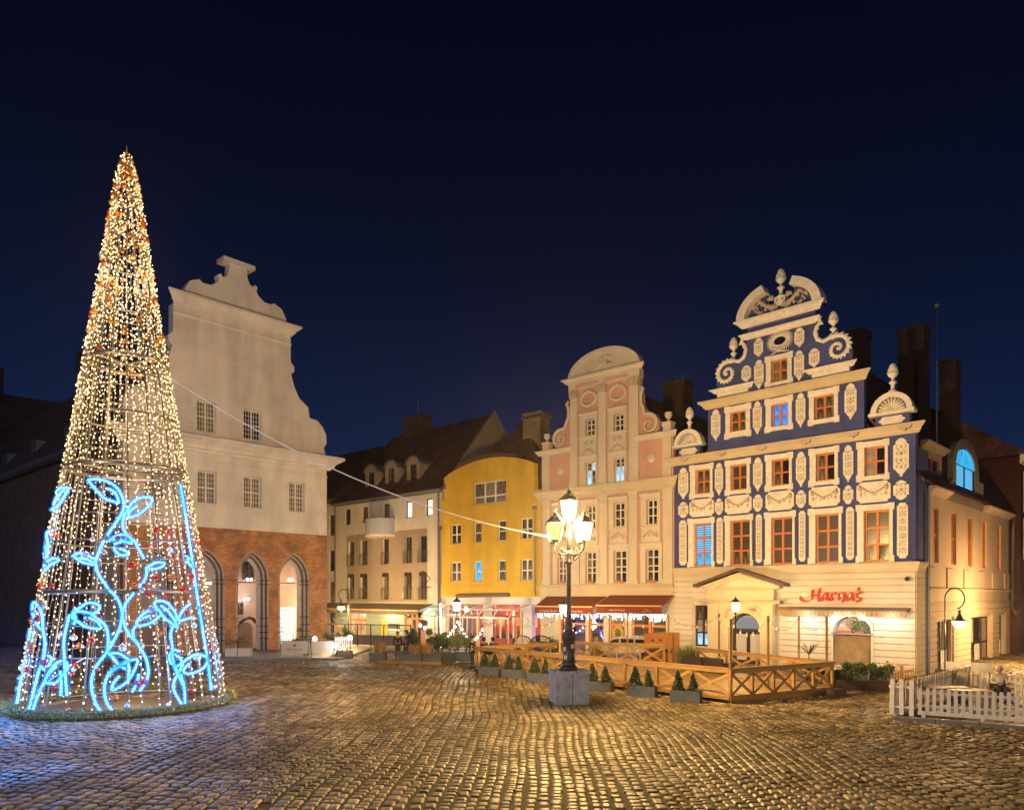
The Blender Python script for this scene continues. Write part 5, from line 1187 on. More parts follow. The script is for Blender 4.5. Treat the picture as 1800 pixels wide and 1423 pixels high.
for _ in range(900):                          # the crown is wound with extra strands
    z = R.uniform(12.5, 19.6) if R.random() < .75 else R.uniform(8.3, 12.5); a = R.uniform(0, 6.28); r0 = trad(z) + R.uniform(-.02, .10); s_ = R.uniform(.014, .03)
    c = (r0 * math.cos(a), r0 * math.sin(a), z)
    m.add([(c[0] + s_, c[1], c[2]), (c[0], c[1] + s_, c[2]), (c[0] - s_, c[1], c[2]), (c[0], c[1] - s_, c[2]), (c[0], c[1], c[2] + s_ * 1.3), (c[0], c[1], c[2] - s_ * 1.3)],
          [(0, 1, 4), (1, 2, 4), (2, 3, 4), (3, 0, 4), (1, 0, 5), (2, 1, 5), (3, 2, 5), (0, 3, 5)])
m.build('fairy_lights', 'bulb', tree, kind='stuff', fix=False)
mw.build('light_cable', P('clear_cable', (.30, .26, .20), rough=.4), tree, kind='stuff', fix=False)
BM = [P('copper_bauble', (.55, .15, .03), rough=.16, metal=.4), P('red_bauble', (.6, .03, .02), rough=.12, metal=.3), P('gold_bauble', (.80, .48, .12), rough=.15, metal=.5), P('silver_bauble', (.7, .72, .75), rough=.1, metal=.6)]
bms = []
for mt in BM:
    bms.append(MB().lathe([(max(.001, .115 * math.sin(math.pi * i / 8)), -.115 * math.cos(math.pi * i / 8)) for i in range(9)] + [(.03, .115), (.03, .15)], 12).mesh('bauble', mt, smooth=True))
for k in range(285):
    u = k / 285
    if k < 75: z = R.uniform(.25, 6.2); a = R.uniform(math.pi * 1.02, math.pi * 1.98)
    elif k < 95: z = R.uniform(.25, 6.2); a = R.uniform(0, math.pi)
    else: z = 19.3 - 7.4 * R.random() ** 1.15; a = R.uniform(0, 2 * math.pi)
    r0 = trad(z) + .03
    ob = put('bauble', R.choice(bms if z > 6.5 else [bms[0], bms[1], bms[1], bms[3], bms[3]]) if z < 6.5 else R.choice([bms[0], bms[0], bms[0], bms[2], bms[2], bms[3]]), tree, (r0 * math.cos(a), r0 * math.sin(a), z))
    s_ = R.uniform(.7, 1.05) * (.8 if z > 11 else 1); ob.scale = (s_, s_, s_)
MB().lathe([(.02, 0), (.05, .05), (.09, .12), (.04, .2), (.02, .3), (.005, .42)], 8, (0, 0, 19.45)).build('tree_top', BM[2], tree)
C1 = (20, 820, 6.47); C2 = (200, 820, 6.47); C3 = (20, 1030, 5.93); C4 = (200, 1030, 5.93)
def on_cone(px, py, back=False):
    Y = TY - 3; 
    for _ in range(12):
        z = EYE + (HOR - py) * Y / FPX; r0 = trad(max(0.02, z)) + .07
        s_ = max(-.985, min(.985, ((px - 900) / FPX * Y - TX) / r0)); Y = TY + (1 if back else -1) * r0 * math.sqrt(1 - s_ * s_)
    z = max(.06, EYE + (HOR - py) * Y / FPX)
    return (r0 * s_, Y - TY, z)
ROPES = [
 (C1, [(870,150),(940,140),(1000,145),(1100,170),(1200,240),(1260,340),(1280,450),(1240,560),(1150,690),(1050,850),(990,980),(960,1100),(990,1220),(1050,1310),(1100,1385)]),
 (C1, [(870,150),(960,260),(1050,350),(1150,390),(1220,410),(1200,330),(1150,270),(1090,250)]),
 (C1, [(700,1010),(760,980),(850,1000),(950,1060),(940,1110),(830,1090),(750,1050),(700,1010)]), (C1, [(770,1040),(850,1050),(930,1085)]),
 (C1, [(650,245),(560,245),(480,290),(430,360),(400,440),(385,560),(388,680),(400,760),(415,900),(400,1020),(380,1180)]),
 (C1, [(650,245),(600,340),(540,430),(450,490)]), (C1, [(600,260),(520,340),(450,430)]),
 (C1, [(345,840),(390,900),(400,1000)]), (C1, [(380,1180),(450,1110),(540,1060),(470,1040),(400,1080)]),
 (C2, [(150,520),(200,420),(280,360),(360,345),(430,350),(420,420),(350,490),(260,550),(170,570),(190,500),(270,440)]),
 (C2, [(130,520),(105,600),(105,690),(120,730),(170,790),(240,850),(290,950),(345,1045)]),
 (C2, [(-60,850),(0,800),(80,770),(150,780),(200,830),(200,870),(100,850),(0,880)]), (C2, [(0,910),(20,960),(70,1000),(130,1005),(175,985),(120,950),(60,930)]), (C2, [(-40,830),(60,830),(180,860)]),
 (C2, [(570,1090),(480,1090),(400,1130),(370,1150),(375,1200),(350,1290),(290,1370)]), (C2, [(400,1150),(480,1160),(570,1120),(570,1090)]),
 (C2, [(780,200),(840,300),(885,420),(905,530),(930,650),(940,800),(955,950),(970,1100),(1000,1250),(1035,1390)]), (C2, [(780,200),(800,290),(850,400),(905,530)]), (C2, [(800,260),(860,380),(895,480)]),
 (C2, [(870,1020),(880,1090),(930,1150),(970,1170),(940,1080),(870,1020)]),
 (C4, [(920,0),(960,100),(980,250),(1015,420),(1050,600),(1080,760),(1115,920),(1140,1080)]), (C4, [(1060,700),(1090,850),(1120,1000)]),
 (C4, [(780,1250),(770,1000),(785,800),(785,600),(770,520),(740,430),(680,320),(600,210),(520,155),(430,160),(430,200),(480,260),(520,320),(600,380),(690,435)]),
 (C4, [(490,200),(570,260),(640,350),(690,430)]),
 (C4, [(490,260),(420,240),(330,270),(250,350),(250,410),(360,390),(430,350),(490,300)]), (C4, [(300,330),(380,305)]),
 (C4, [(240,400),(200,460),(210,540),(250,600),(310,700),(345,780),(360,900),(330,1000),(270,1090)]),
 (C4, [(210,70),(130,170),(95,270),(110,400),(160,500),(230,580)]),
 (C3, [(1020,40),(1100,120),(1150,250),(1140,400),(1080,540),(1000,680),(900,810),(840,950),(840,1080),(880,1220),(940,1310)]),
 (C3, [(1060,1310),(990,1200),(970,1050),(1010,920),(1080,860),(1180,800)]), (C3, [(1000,690),(1060,740),(1120,820),(1190,860)]),
 (C4, [(-50,700),(0,695),(60,700),(120,740),(160,780),(60,830),(-20,870)]), (C4, [(-60,900),(0,870),(80,810),(170,770),(250,770),(200,900),(140,990),(60,1050),(-20,1085)]), (C4, [(-20,1085),(-10,1020),(60,930)]), (C4, [(140,770),(160,860),(150,960)]),
 (C4, [(190,1100),(240,1010),(260,910)]),
 (C3, [(650,250),(720,220),(800,170),(920,200),(870,280),(730,260),(650,270),(640,330),(700,370),(780,420),(930,440),(900,370),(820,330),(760,330)]), (C3, [(640,260),(670,330),(650,400)]),
 (C3, [(820,280),(920,350),(990,430),(1010,560),(1000,680)]),
 (C3, [(610,290),(580,400),(550,550),(550,720),(560,900),(580,1140)]),
 (C3, [(170,1340),(230,1100),(280,900),(330,760),(350,600),(330,450),(320,300),(280,210),(220,170),(220,270),(270,400),(315,450)]),
 (C3, [(210,1330),(270,1150),(340,1000),(400,880),(480,790),(560,780),(590,850),(530,930),(470,1000),(400,1010),(350,990),(400,900),(470,830)]), (C3, [(300,800),(350,870),(420,760),(380,720)]),
 (C3, [(510,880),(520,1000),(515,1140)]), (C3, [(75,760),(65,860),(55,960)]), (C3, [(105,940),(80,1080),(55,1220)]), (C3, [(155,430),(125,580)]), (C3, [(195,440),(180,560)]),
 (C4, [(815,1250),(820,1050),(850,880),(870,780),(930,710),(1000,750),(970,850),(910,910),(870,880),(900,800)]),
 (C4, [(790,700),(820,850),(870,1000),(890,1090)]), (C4, [(590,700),(640,660),(700,680)]), (C4, [(640,710),(720,750),(740,800),(660,830),(600,800),(580,740),(590,700)]),
 (C4, [(800,350),(820,250),(850,180)]), (C4, [(810,360),(870,325)]), (C4, [(890,220),(950,310),(1000,420)]),
]
def smooth_path(pts, step=.09):
    out = []
    P_ = [Vector(p) for p in pts]
    for i in range(len(P_) - 1):
        a, b = P_[i], P_[i + 1]; p0 = P_[i - 1] if i else a; p3 = P_[i + 2] if i + 2 < len(P_) else b
        n = max(2, int((b - a).length / step))
        for k in range(n):
            t = k / n
            out.append(.5 * ((2 * a) + (b - p0) * t + (2 * p0 - 5 * a + 4 * b - p3) * t * t + (3 * a - p0 - 3 * b + p3) * t ** 3))
    out.append(P_[-1]); return out
MS = bpy.data.materials.new('rope_halo'); MS.use_nodes = True; MATS['rope_halo'] = MS; M['halo'] = MS  # see-through glowing tube that paints a blue halo round each rope
t_ = MS.node_tree; t_.nodes.clear(); o_ = t_.nodes.new('ShaderNodeOutputMaterial'); x_ = t_.nodes.new('ShaderNodeMixShader'); x_.inputs[0].default_value = .42
a_ = t_.nodes.new('ShaderNodeBsdfTransparent'); b_ = t_.nodes.new('ShaderNodeEmission'); b_.inputs[0].default_value = (.008, .20, 1, 1); b_.inputs[1].default_value = .75
t_.links.new(a_.outputs[0], x_.inputs[1]); t_.links.new(b_.outputs[0], x_.inputs[2]); t_.links.new(x_.outputs[0], o_.inputs[0]); MS.cycles.emission_sampling = 'NONE'
for cr_, pts in ROPES:
    w3 = [on_cone(cr_[0] + x / cr_[2], cr_[1] + y / cr_[2]) for x, y in pts]
    sp_ = smooth_path(w3, .05)
    rr = [.027 if k % 2 else .046 for k in range(len(sp_))]
    ob = MB().tube(sp_, rr, 6).build('light_rope', 'rope', tree, fix=False)
    MB().tube(sp_[::3] + [sp_[-1]], .085, 7).build('rope_halo', 'halo', ob, fix=False, smooth=True)
# tinsel skirt at the foot
m = MB()
for _ in range(15000):
    a = R.uniform(0, 6.283); q = R.uniform(-.28, .28); z = max(.0, R.gauss(.14, .09)); z = min(z, .34)
    c = Vector(((3.42 + q) * math.cos(a), (3.42 + q) * math.sin(a), z + .03)); d = Vector((R.gauss(0, 1), R.gauss(0, 1), R.gauss(.3, 1))).normalized() * R.uniform(.04, .09)
    b = d.orthogonal().normalized() * .008
    m.add([c - b, c + b, c + d], [(0, 1, 2)])
m.build('tinsel_garland', P('gold_green_tinsel', (.34, .28, .06), rough=.35, metal=.35, n=.5, ns=4), tree, kind='stuff', fix=False)
MB().tube([(3.42 * math.cos(t), 3.42 * math.sin(t), .1) for t in np.linspace(0, 6.283, 41)[:-1]], .2, 7, closed=True).build('garland_core', P('dark_moss', (.06, .06, .015), rough=.9, n=.4, ns=8), tree)
MB().slab([(-2.2, -1.4), (-1.9, -2.3), (1.6, -1.9), (2.4, -.6), (1.5, .9), (-1.6, .8)], 0, .13).build('base_ballast', 'dwood', tree)
m = MB(); pts = [(-1.6, -3.2, .15), (-1.2, -3.1, .8), (-.7, -3.1, 1.3), (.2, -3.0, 1.9)]; m.tube(smooth_path(pts, .2), .02, 5).build('power_cable', 'picket', tree)
for z, pw in ((2.2, 240), (6.5, 220), (10.5, 150), (15, 70)): lamp((0, 0, z), pw, (1, .70, .36), 1.2 if z < 12 else .4, tree, 'fairy_light_glow')
for a in range(5):
    t = math.pi * (1.05 + .9 * a / 4); lamp((3.9 * math.cos(t), 3.9 * math.sin(t), 1.5), 130, (.05, .30, 1), .4, tree, 'rope_light_glow')
for k in range(18):
    z = 1.5 + k * .98; a = -math.pi / 2 + (k % 3 - 1) * 1.25; r0 = trad(z) + .55
    lamp((r0 * math.cos(a), r0 * math.sin(a), z), 9, (1, .60, .24), .1, tree, 'fairy_light_glow')
lamp((2.6, -1.5, 5.5), 60, (.05, .28, 1), .5, tree, 'rope_light_glow'); lamp((-2.4, -1.5, 5.5), 60, (.05, .28, 1), .5, tree, 'rope_light_glow')

# =================================================================== GREAT CANDELABRA LAMP
LX, LY = 2.06, 26.8
cl = thing('street_lamp', 'five-lantern iron street lamp standing on a grey stone block', 'street lamp', (LX, LY, 0), .16)
blk = thing('stone_block', 'waist-high weathered grey block round the foot of the great street lamp', 'stone block', (LX, LY, 0), .16)
for sx_ in (-1, 1):
    for sy_ in (-1, 1):
        MB().prism([(sx_ * .012, 0), (sx_ * .60, 0), (sx_ * .60, 1.1), (sx_ * .012, 1.1)], sy_ * .6, sy_ * .55).build('side_panel', 'box', blk)
        MB().box(sx_ * .60 - (.05 if sx_ > 0 else 0), sx_ * .60 + (.05 if sx_ < 0 else 0), min(sy_ * .012, sy_ * .548), max(sy_ * .012, sy_ * .548), 0, 1.1).build('side_panel', 'box', blk)
MB().slab([(-.66, -.6), (-.3, -.68), (.1, -.66), (.16, -.56), (.2, -.67), (.66, -.64), (.67, .1), (.64, .66), (-.65, .65)], 1.1, 1.19).build('top_slab', 'box', blk)
MB().lathe([(.34, 1.19), (.34, 1.3), (.27, 1.34), (.25, 1.5), (.27, 1.52), (.25, 1.56), (.22, 2.3), (.26, 2.34), (.27, 2.42), (.25, 2.48), (.17, 2.52), (.15, 2.62), (.13, 2.7), (.14, 2.76), (.12, 2.8), (.085, 3.3), (.075, 5.0), (.11, 5.03), (.13, 5.1), (.08, 5.16), (.075, 5.3), (.12, 5.38), (.1, 5.5)], 12).build('post', 'iron', cl, smooth=True)
for a, z in ((.3, 2.05), (-.9, 1.95), (-.75, 1.65)): MB().slab([(-.06, -.01), (.06, -.01), (.06, .0), (-.06, .0)], -.07, .08).build('sticker', 'picket', cl, loc=(.245 * math.sin(a), -.245 * math.cos(a), z), rz=a)
MB().lathe([(.08, 5.5), (.07, 6.0), (.12, 6.05), (.08, 6.12), (.11, 6.35), (.06, 6.5), (.14, 6.62), (.17, 6.68)], 10).build('centre_stem', 'iron', cl, smooth=True)
def lantern(parent, c, s, lit, name='lantern', flame=True):
    x, y, z = c
    o = MB().lathe([(.05 * s, 0), (.13 * s, .03 * s), (.17 * s, .06 * s)], 6, (0, 0, 0)).build(name, 'iron', parent, loc=(x, y, z))
    g = MB().lathe([(.155 * s, .065 * s), (.27 * s, .60 * s)], 6).build('lantern_glass', lit, o)
    m = MB()
    for k in range(6):
        a = 2 * math.pi * k / 6; m.tube([(.165 * s * math.cos(a), .165 * s * math.sin(a), .06 * s), (.285 * s * math.cos(a), .285 * s * math.sin(a), .61 * s)], .012 * s, 4)
    m.lathe([(.31 * s, .6 * s), (.33 * s, .63 * s), (.24 * s, .70 * s), (.13 * s, .82 * s), (.06 * s, .86 * s), (.08 * s, .9 * s), (.02 * s, .95 * s), (.01, 1.03 * s)], 6).build('lantern_cap', 'iron', o)
    for k in range(6):
        a = 2 * math.pi * k / 6; 
    return o
lantern(cl, (0, 0, 6.6), 1.16, 'lamp_w')
for k in range(4):
    a = math.radians(35 + 90 * k); q = (.72 * math.cos(a), .72 * math.sin(a))
    arm = [(0, 0, 5.42), (q[0] * .4, q[1] * .4, 5.34), (q[0] * .8, q[1] * .8, 5.42), (q[0], q[1], 5.62), (q[0], q[1], 5.78)]
    m = MB().tube(smooth_path(arm, .06), .035, 6)
    for sgn, cz in ((1, 5.52), (-1, 5.22)):
        m.tube([(q[0] * (.45 + .17 * math.cos(t) * (1 - t / 14)), q[1] * (.45 + .17 * math.cos(t) * (1 - t / 14)), cz + .09 * math.sin(t) * (1 - t / 14)) for t in np.linspace(0, 9, 22)], .016, 4)
    m.build('scroll_arm', 'iron', cl, smooth=True)
    dim = math.cos(a + .16) < 0
    lantern(cl, (q[0], q[1], 5.78), 1.12, 'lamp_d' if dim else 'lamp_w')
    lamp((q[0] * 1.0, q[1] * 1.0, 6.12), 1100 if dim else 2500, (1, .60, .19), .14, cl, 'lantern_light')
lamp((0, 0, 7.0), 2900, (1, .60, .19), .14, cl, 'lantern_light')
for x_, y_, lb in ((17, -9, 'five-lantern iron street lamp added unseen behind the viewer to the right'), (-22, -5, 'five-lantern iron street lamp added unseen behind the viewer to the left')):  # unseen lamps added to match the light on the facades
    c2_ = copy_tree(cl, (x_, y_, 0), .5, lb)
    for ch in c2_.children:
        if ch.type == 'LIGHT': ch.data = ch.data.copy(); ch.data.energy *= .85 if x_ > 0 else 1.55; ch.data.color = (1, .74, .50) if x_ > 0 else (1, .87, .78)
    copy_tree(blk, (x_, y_, 0), .5, lb.replace('five-lantern iron street lamp', 'grey stone block of the street lamp'))
cb = thing('suspension_cable', 'thin white cable slung from the light tree down to the great street lamp', 'cable')
p, q = Vector((-12.1, 25.3, 11.6)), Vector((LX - .5, LY - .2, 5.95))
m = MB().tube([p.lerp(q, t) + Vector((0, 0, -.9 * 4 * t * (1 - t))) for t in np.linspace(0, 1, 24)], .022, 5).build('cable', P('white_cable', (.7, .7, .7), rough=.4), cb, fix=False)

# =================================================================== SMALL LAMPS
def post_lantern(x, y, ztop, label, power, s=.8, mat='lamp_w', col=(1, .62, .25)):
    t = thing('lantern_post', label, 'street lamp', (x, y, 0), group='single lantern posts')
    MB().lathe([(.13, 0), (.13, .3), (.08, .36), (.06, 1.1), (.035, 1.2), (.03, ztop - .1), (.06, ztop - .05), (.05, ztop)], 8).build('post', 'iron', t, smooth=True)
    lantern(t, (0, 0, ztop), s, mat); lamp((0, 0, ztop + .25), power, col, .12, t); return t
post_lantern(*gp(990, 45), 2.72, 'single lantern post in front of the left red awning, half behind the great lamp', 260, .95)
post_lantern(*gp(803, 50), 2.75, 'single lantern post in front of the yellow house, above the bulb string', 420, 1.05, 'lamp_n', (1, .82, .62))
post_lantern(*gp(1293, 38.5), 2.98, 'single lantern post in front of the pedimented doorway of the blue house', 280, .85)
def crook_lamp(x, y, ztop, label, rz, power, s=1.0):
    t = thing('crook_lamp', label, 'street lamp', (x, y, 0), rz, 'crook-topped lamps')
    pts = [(0, 0, .3), (0, 0, ztop - .5)] + [(.42 - .42 * math.cos(a), 0, ztop - .45 + .42 * math.sin(a)) for a in np.linspace(.1, math.pi * 1.42, 16)]
    MB().tube(pts, .028, 6).lathe([(.12, 0), (.12, .3), (.06, .4), (.05, .9)], 8).build('crook_post', 'iron', t, smooth=True)
    MB().lathe([(.03, .2), (.06, .15), (.05, .05), (.13, -.15), (.26, -.22), (.27, -.25)], 12, (.62, 0, ztop - 1.1)).build('shade', 'iron', t, smooth=True)
    MB().lathe([(.25, -.25), (.25, -.32), (.18, -.45), (.05, -.5)], 12, (.62, 0, ztop - 1.1)).build('bowl', 'lamp_w', t, smooth=True)
    MB().tube([(.62, 0, ztop - .88), (.62, 0, ztop - .8)], .02, 5).build('hook', 'iron', t)
    lamp((.62, 0, ztop - 1.75), power, (1, .60, .25), .15, t); return t
x, y = gp(1661, 29.5); crook_lamp(x, y, 4.2, 'iron lamp with a curled top behind the white picket fence', .1, 320)
x, y = gp(613, 56); crook_lamp(x, y, 4.35, 'iron lamp with a curled top beside the green shopfront', math.pi - .2, 1700)
crook_lamp(28.3, 38.6, 4.6, 'iron lamp with a curled top added unseen down the side street', 1.2, 1500)  # unseen lamp added to light the side street

# =================================================================== SIGN over the awning of the blue house
sg = thing('restaurant_sign', 'glowing red letters spelling the restaurant name above the awning', 'sign', BF.loc(), BF.rz)
RED = P('red_letter_face', (.35, .006, .004), rough=.5, em=(.7, .008, .004), es=.09); SX = (1350, 1020, 9.474)
LET = [[[(552,258),(538,285),(560,318),(610,342),(660,348),(705,335),(735,300),(742,255),(735,200),(740,150)], [(858,128),(842,190),(840,270),(852,345)], [(688,252),(760,240),(868,250)]],
 [[(985,215),(940,208),(905,260),(890,310),(912,330),(960,295),(988,240)], [(990,200),(982,280),(1002,330)]],
 [[(1030,232),(1058,215),(1055,280),(1065,332)], [(1062,255),(1095,205),(1135,212)]],
 [[(1168,218),(1186,225),(1180,322)], [(1186,255),(1225,203),(1262,215),(1264,290),(1240,360)]],
 [[(1400,215),(1355,208),(1320,260),(1305,310),(1327,330),(1375,295),(1403,240)], [(1405,200),(1397,280),(1417,330)]],
 [[(1530,235),(1538,185),(1500,188),(1475,225),(1490,262),(1528,290),(1535,328),(1500,352),(1472,328)], [(1500,118),(1510,135),(1500,168)]]]
for strokes in LET:
    m = MB()
    for st_ in strokes:
        w3 = [BF.sz(SX[0] + x / SX[2], SX[1] + y / SX[2], -.2) for x, y in st_]
        sp_ = smooth_path([(a, 0, b) for a, b in w3], .03)
        nx, nz = .062, .040
        top = [(p.x + nx, p.z + nz) for p in sp_]; bot = [(p.x - nx, p.z - nz) for p in sp_]
        n = len(sp_); v = []
        for yy in (-.22, -.16): v += [(a, yy, b) for a, b in top] + [(a, yy, b) for a, b in bot]
        f = []
        for i in range(n - 1):
            f += [(i, i + 1, n + i + 1, n + i), (2 * n + i, 3 * n + i, 3 * n + i + 1, 2 * n + i + 1), (i, 2 * n + i, 2 * n + i + 1, i + 1), (n + i, n + i + 1, 3 * n + i + 1, 3 * n + i)]
        f += [(0, n, 3 * n, 2 * n), (n - 1, 3 * n - 1, 4 * n - 1, 2 * n - 1)]
        m.add(v, f)
        for i in range(0, n, 3):                               # pen width never vanishes along the nib
            p = sp_[i]; m.lathe([(.001, -.0), (.03, .0), (.03, .05), (.001, .05)], 6, (p.x, 0, p.z)) if False else None
    m.build('letter', RED, sg)
for k in range(7):
    s_, z_ = BF.sz(1412 + k * 16.5, 1046, -.1); lamp((s_, -.12, z_), 2.2, (1, .17, .04), .05, sg, 'letter_back_light')
ss = thing('street_name', 'small dark street name and number beside the doorway', 'sign', BF.loc(), BF.rz)
text('SIENNA', .19, ss, (6.95, -.07, 3.42), 'dframe'); text('7', .16, ss, (6.9, -.07, 3.72), 'dframe')
aw5 = thing('awning', 'narrow retracted awning with a scalloped gold valance under the red sign', 'awning', BF.loc(), BF.rz)
MB().box(6.62, 13.05, -.32, -.03, 3.16, 3.28).build('cassette', 'dframe', aw5)
m = MB()
for i in range(64):
    a = 6.72 + i * .098; m.add([(a, -.42 - .015 * (i % 2), 3.10), (a + .098, -.42 - .015 * ((i + 1) % 2), 3.10), (a + .098, -.42 - .015 * ((i + 1) % 2), 2.80 + .03 * (i % 2)), (a, -.42 - .015 * (i % 2), 2.80 + .03 * ((i + 1) % 2))], [(0, 1, 2, 3)])
m.build('valance', P('gold_patterned_cloth', (.34, .20, .07), rough=.8, n=.4, ns=9), aw5)
MB().box(6.7, 12.98, -.44, -.05, 3.1, 3.16).build('canvas', 'awning2', aw5)
for x in (9.7, 10.3, 10.9): MB().ball((x, -.25, 2.9), .06, 8, 5).build('spotlight', 'lamp_n', aw5); lamp((x, -.5, 2.75), 15, (.78, .90, 1), .08, aw5, 'awning_spot')
lamp((8.2, -.8, 2.7), 26, (.72, .86, 1), .3, aw5, 'awning_spot'); lamp((12.3, -.8, 2.7), 26, (.72, .86, 1), .3, aw5, 'awning_spot')

# =================================================================== TERRACE DECK
A, B_, C, D, F_, E_ = (-1.8, 37.6), (7.8, 26.4), (12.55, 29.0), (9.3, 36.9), (8.1, 39.4), (3.4, 41.6)
deck = thing('wooden_deck', 'raised wooden terrace deck with railings in front of the wine bar and restaurant', 'deck')
MB().slab([A, B_, C, D, F_, E_], .24, .30).build('floor', 'plank', deck)
def lerp2(a, b, t): return (a[0] + (b[0] - a[0]) * t, a[1] + (b[1] - a[1]) * t)
m = MB()
for i in range(70):
    t0 = i / 70
    p = lerp2(A, B_, t0); q = lerp2(E_, C, t0)
    m.beam((p[0] + .03, p[1] + .03, .303), (q[0], q[1], .303), .012, .012)
m.build('plank_joint', 'dwood', deck, kind='stuff')
for P_, Q_, n, z0s, hb_ in ((B_, C, 5, -.02, .064), (A, B_, 2, .14, .08)):
    for j in range(n):
        for k in range(3):
            a = lerp2(P_, Q_, k / 3); b = lerp2(P_, Q_, (k + .99) / 3); z = z0s + j * (hb_ + .002)
            MB().beam((*a, z + hb_ / 2), (*b, z + hb_ / 2), .035, hb_ - .008).build('skirting_board', 'deck', deck)
for k in range(10):
    a = lerp2(A, B_, k / 9); MB().box(a[0] - .05, a[0] + .15, a[1] + .05, a[1] + .25, -.05, .16).build('joist_block', 'dwood', deck)
def railing(label, P0, P1, nb, z0=.30, zt=1.24, mat='deck'):
    t = thing('wooden_railing', label, 'railing', (*P0, 0), math.atan2(P1[1] - P0[1], P1[0] - P0[0]), 'railings of the terrace deck')
    L = math.hypot(P1[0] - P0[0], P1[1] - P0[1])
    pm = MB().box(-.05, .05, -.05, .05, 0, zt - z0).mesh('post', mat)
    for k in range(nb + 1): put('post', pm, t, (L * k / nb, 0, z0))
    MB().box(-.1, L + .1, -.09, .09, zt, zt + .045).build('handrail', mat, t)
    MB().box(-.06, L + .06, -.075, -.045, zt - .14, zt - .005).build('top_board', mat, t)
    b = L / nb
    for k in range(nb):
        for (a0, b0), yy in ((((b * k + .06), z0 + .03), -.035), (((b * k + .06), zt - .16), .0)):
            if yy < 0: MB().beam((a0, yy, z0 + .04), (b * (k + 1) - .06, yy, zt - .17), .03, .10, (0, 0, 1)).build('brace', mat, t)
            else: MB().beam((a0, yy, zt - .17), (b * (k + 1) - .06, yy, z0 + .04), .03, .10, (0, 0, 1)).build('brace', mat, t)
    return t
railing('front railing with crossed braces, behind the row of grey planters', A, B_, 9)
railing('corner railing of the deck facing the restaurant hatch, over board skirting', B_, C, 5)
railing('far left railing of the deck in front of the yellow house', A, E_, 4)
railing('back railing of the deck in front of the parked white van', E_, F_, 4)
railing('back railing of the deck before the pedimented doorway', D, C, 4)
hr = thing('stair_rail', 'sloping wooden handrail beside the deck entrance', 'railing', (F_[0], F_[1], 0))
MB().beam((0, 0, 1.15), (1.6, -.2, .35), .06, .08).build('handrail', 'deck', hr); MB().box(1.5, 1.6, -.25, -.15, 0, .6).build('post', 'deck', hr); MB().box(-.05, .05, -.05, .05, 0, 1.2).build('post', 'deck', hr)
pts = {}
def deck_pole(px, Y, ztop, label):
    x, y = gp(px, Y); t = thing('light_pole', label, 'pole', (x, y, 0), group='poles carrying bulb strings round the deck')
    MB().box(-.04, .04, -.04, .04, .2, ztop).build('pole', 'deck', t); MB().box(-.05, .05, -.05, .05, ztop, ztop + .03).build('cap', 'iron', t); pts[px] = (x, y, ztop - .03); return t
for px, Y, zt, lb in ((842, 37.4, 3.0, 'leftmost tall pole of the deck by the standing person'), (907, 40, 2.9, 'tall pole left of the pair before the cafe pillar'), (918, 39.2, 2.95, 'tall pole right of the pair before the cafe pillar'), (984, 33.5, 3.0, 'tall pole on the front railing just left of the great lamp'),
                      (1036, 41.4, 2.95, 'tall pole between the two red awnings, left of the van'), (1071, 40.5, 2.8, 'tall pole before the wreathed door'), (1103, 40.2, 2.85, 'tall pole before the right wine-bar window'), (1175, 38.8, 2.8, 'tall pole beside the orange booth'),
                      (1264, 36.4, 2.95, 'tall pole left of the door of the blue house'), (1284, 26.6, 3.0, 'tall pole at the front corner of the deck'), (1350, 28.6, 3.05, 'thick tall pole on the corner railing right of the front corner'), (1404, 33.8, 2.9, 'tall pole before the white wall under the street name'), (1453, 29.6, 3.0, 'rightmost thin pole of the deck next to the hatch')):
    deck_pole(px, Y, zt, lb)
def bulb_string(a, b, sag, label, n=7, mat='bulb', r_=.03, name='bulb_string'):
    t = thing(name, label, 'string lights', group='bulb strings'); a = Vector(a); b = Vector(b)
    f = lambda u: a.lerp(b, u) + Vector((0, 0, -sag * 4 * u * (1 - u)))
    MB().tube([f(u) for u in np.linspace(0, 1, 14)], .01, 4).build('wire', 'rubber', t, fix=False)
    bm_ = MB().lathe([(.012, .05), (.014, 0), (r_, -.05), (r_ * .8, -.09), (.003, -.11)], 7).mesh('bulb', mat, smooth=True)
    for k in range(n): put('bulb', bm_, t, f((k + .5) / n))
MW = P('faint_glow_bulb', (.35, .28, .18), rough=.1, em=(1, .6, .25), es=.6); M['dimbulb'] = MW  # clear bulbs given a faint warm glow
sts = ((842, 907, 'left bulb string, from the leftmost pole to the cafe pillar'), (918, 984, 'bulb string before the cafe window, ending left of the great lamp'), (984, 1071, 'bulb string passing behind the great lamp'), (1071, 1175, 'bulb string drooping before the right red awning'),
       (1175, 1264, 'bulb string drooping before the left window of the blue house'), (1264, 1284, 'short steep bulb string left of the doorway lantern'), (1284, 1350, 'bulb string crossing before the arched door'), (1350, 1404, 'bulb string over the white wall left half'), (1404, 1453, 'bulb string over the white wall right half'))
for a, b, lb in sts: bulb_string(pts[a], pts[b], .55, lb, 6, 'dimbulb')
x, y = gp(806, 49.6); bulb_string((x, y, 2.2), (*gp(850, 47), 1.9), 1.05, 'bright white globe string swagging right of the cafe lantern', 11, 'lamp_n', .085)
bulb_string((*gp(772, 48), 1.2), (x, y, 2.3), .45, 'bright white globe string swagging left of the cafe lantern', 8, 'lamp_n', .085)
bulb_string((*gp(774, 50), 3.4), (*gp(776, 48), .5), .1, 'vertical string of white bulbs climbing the corner drainpipe', 16, 'lamp_n', .06)
lamp((*gp(820, 46.5), 1.6), 90, (1, .85, .8), .4, None, 'globe_string_glow')

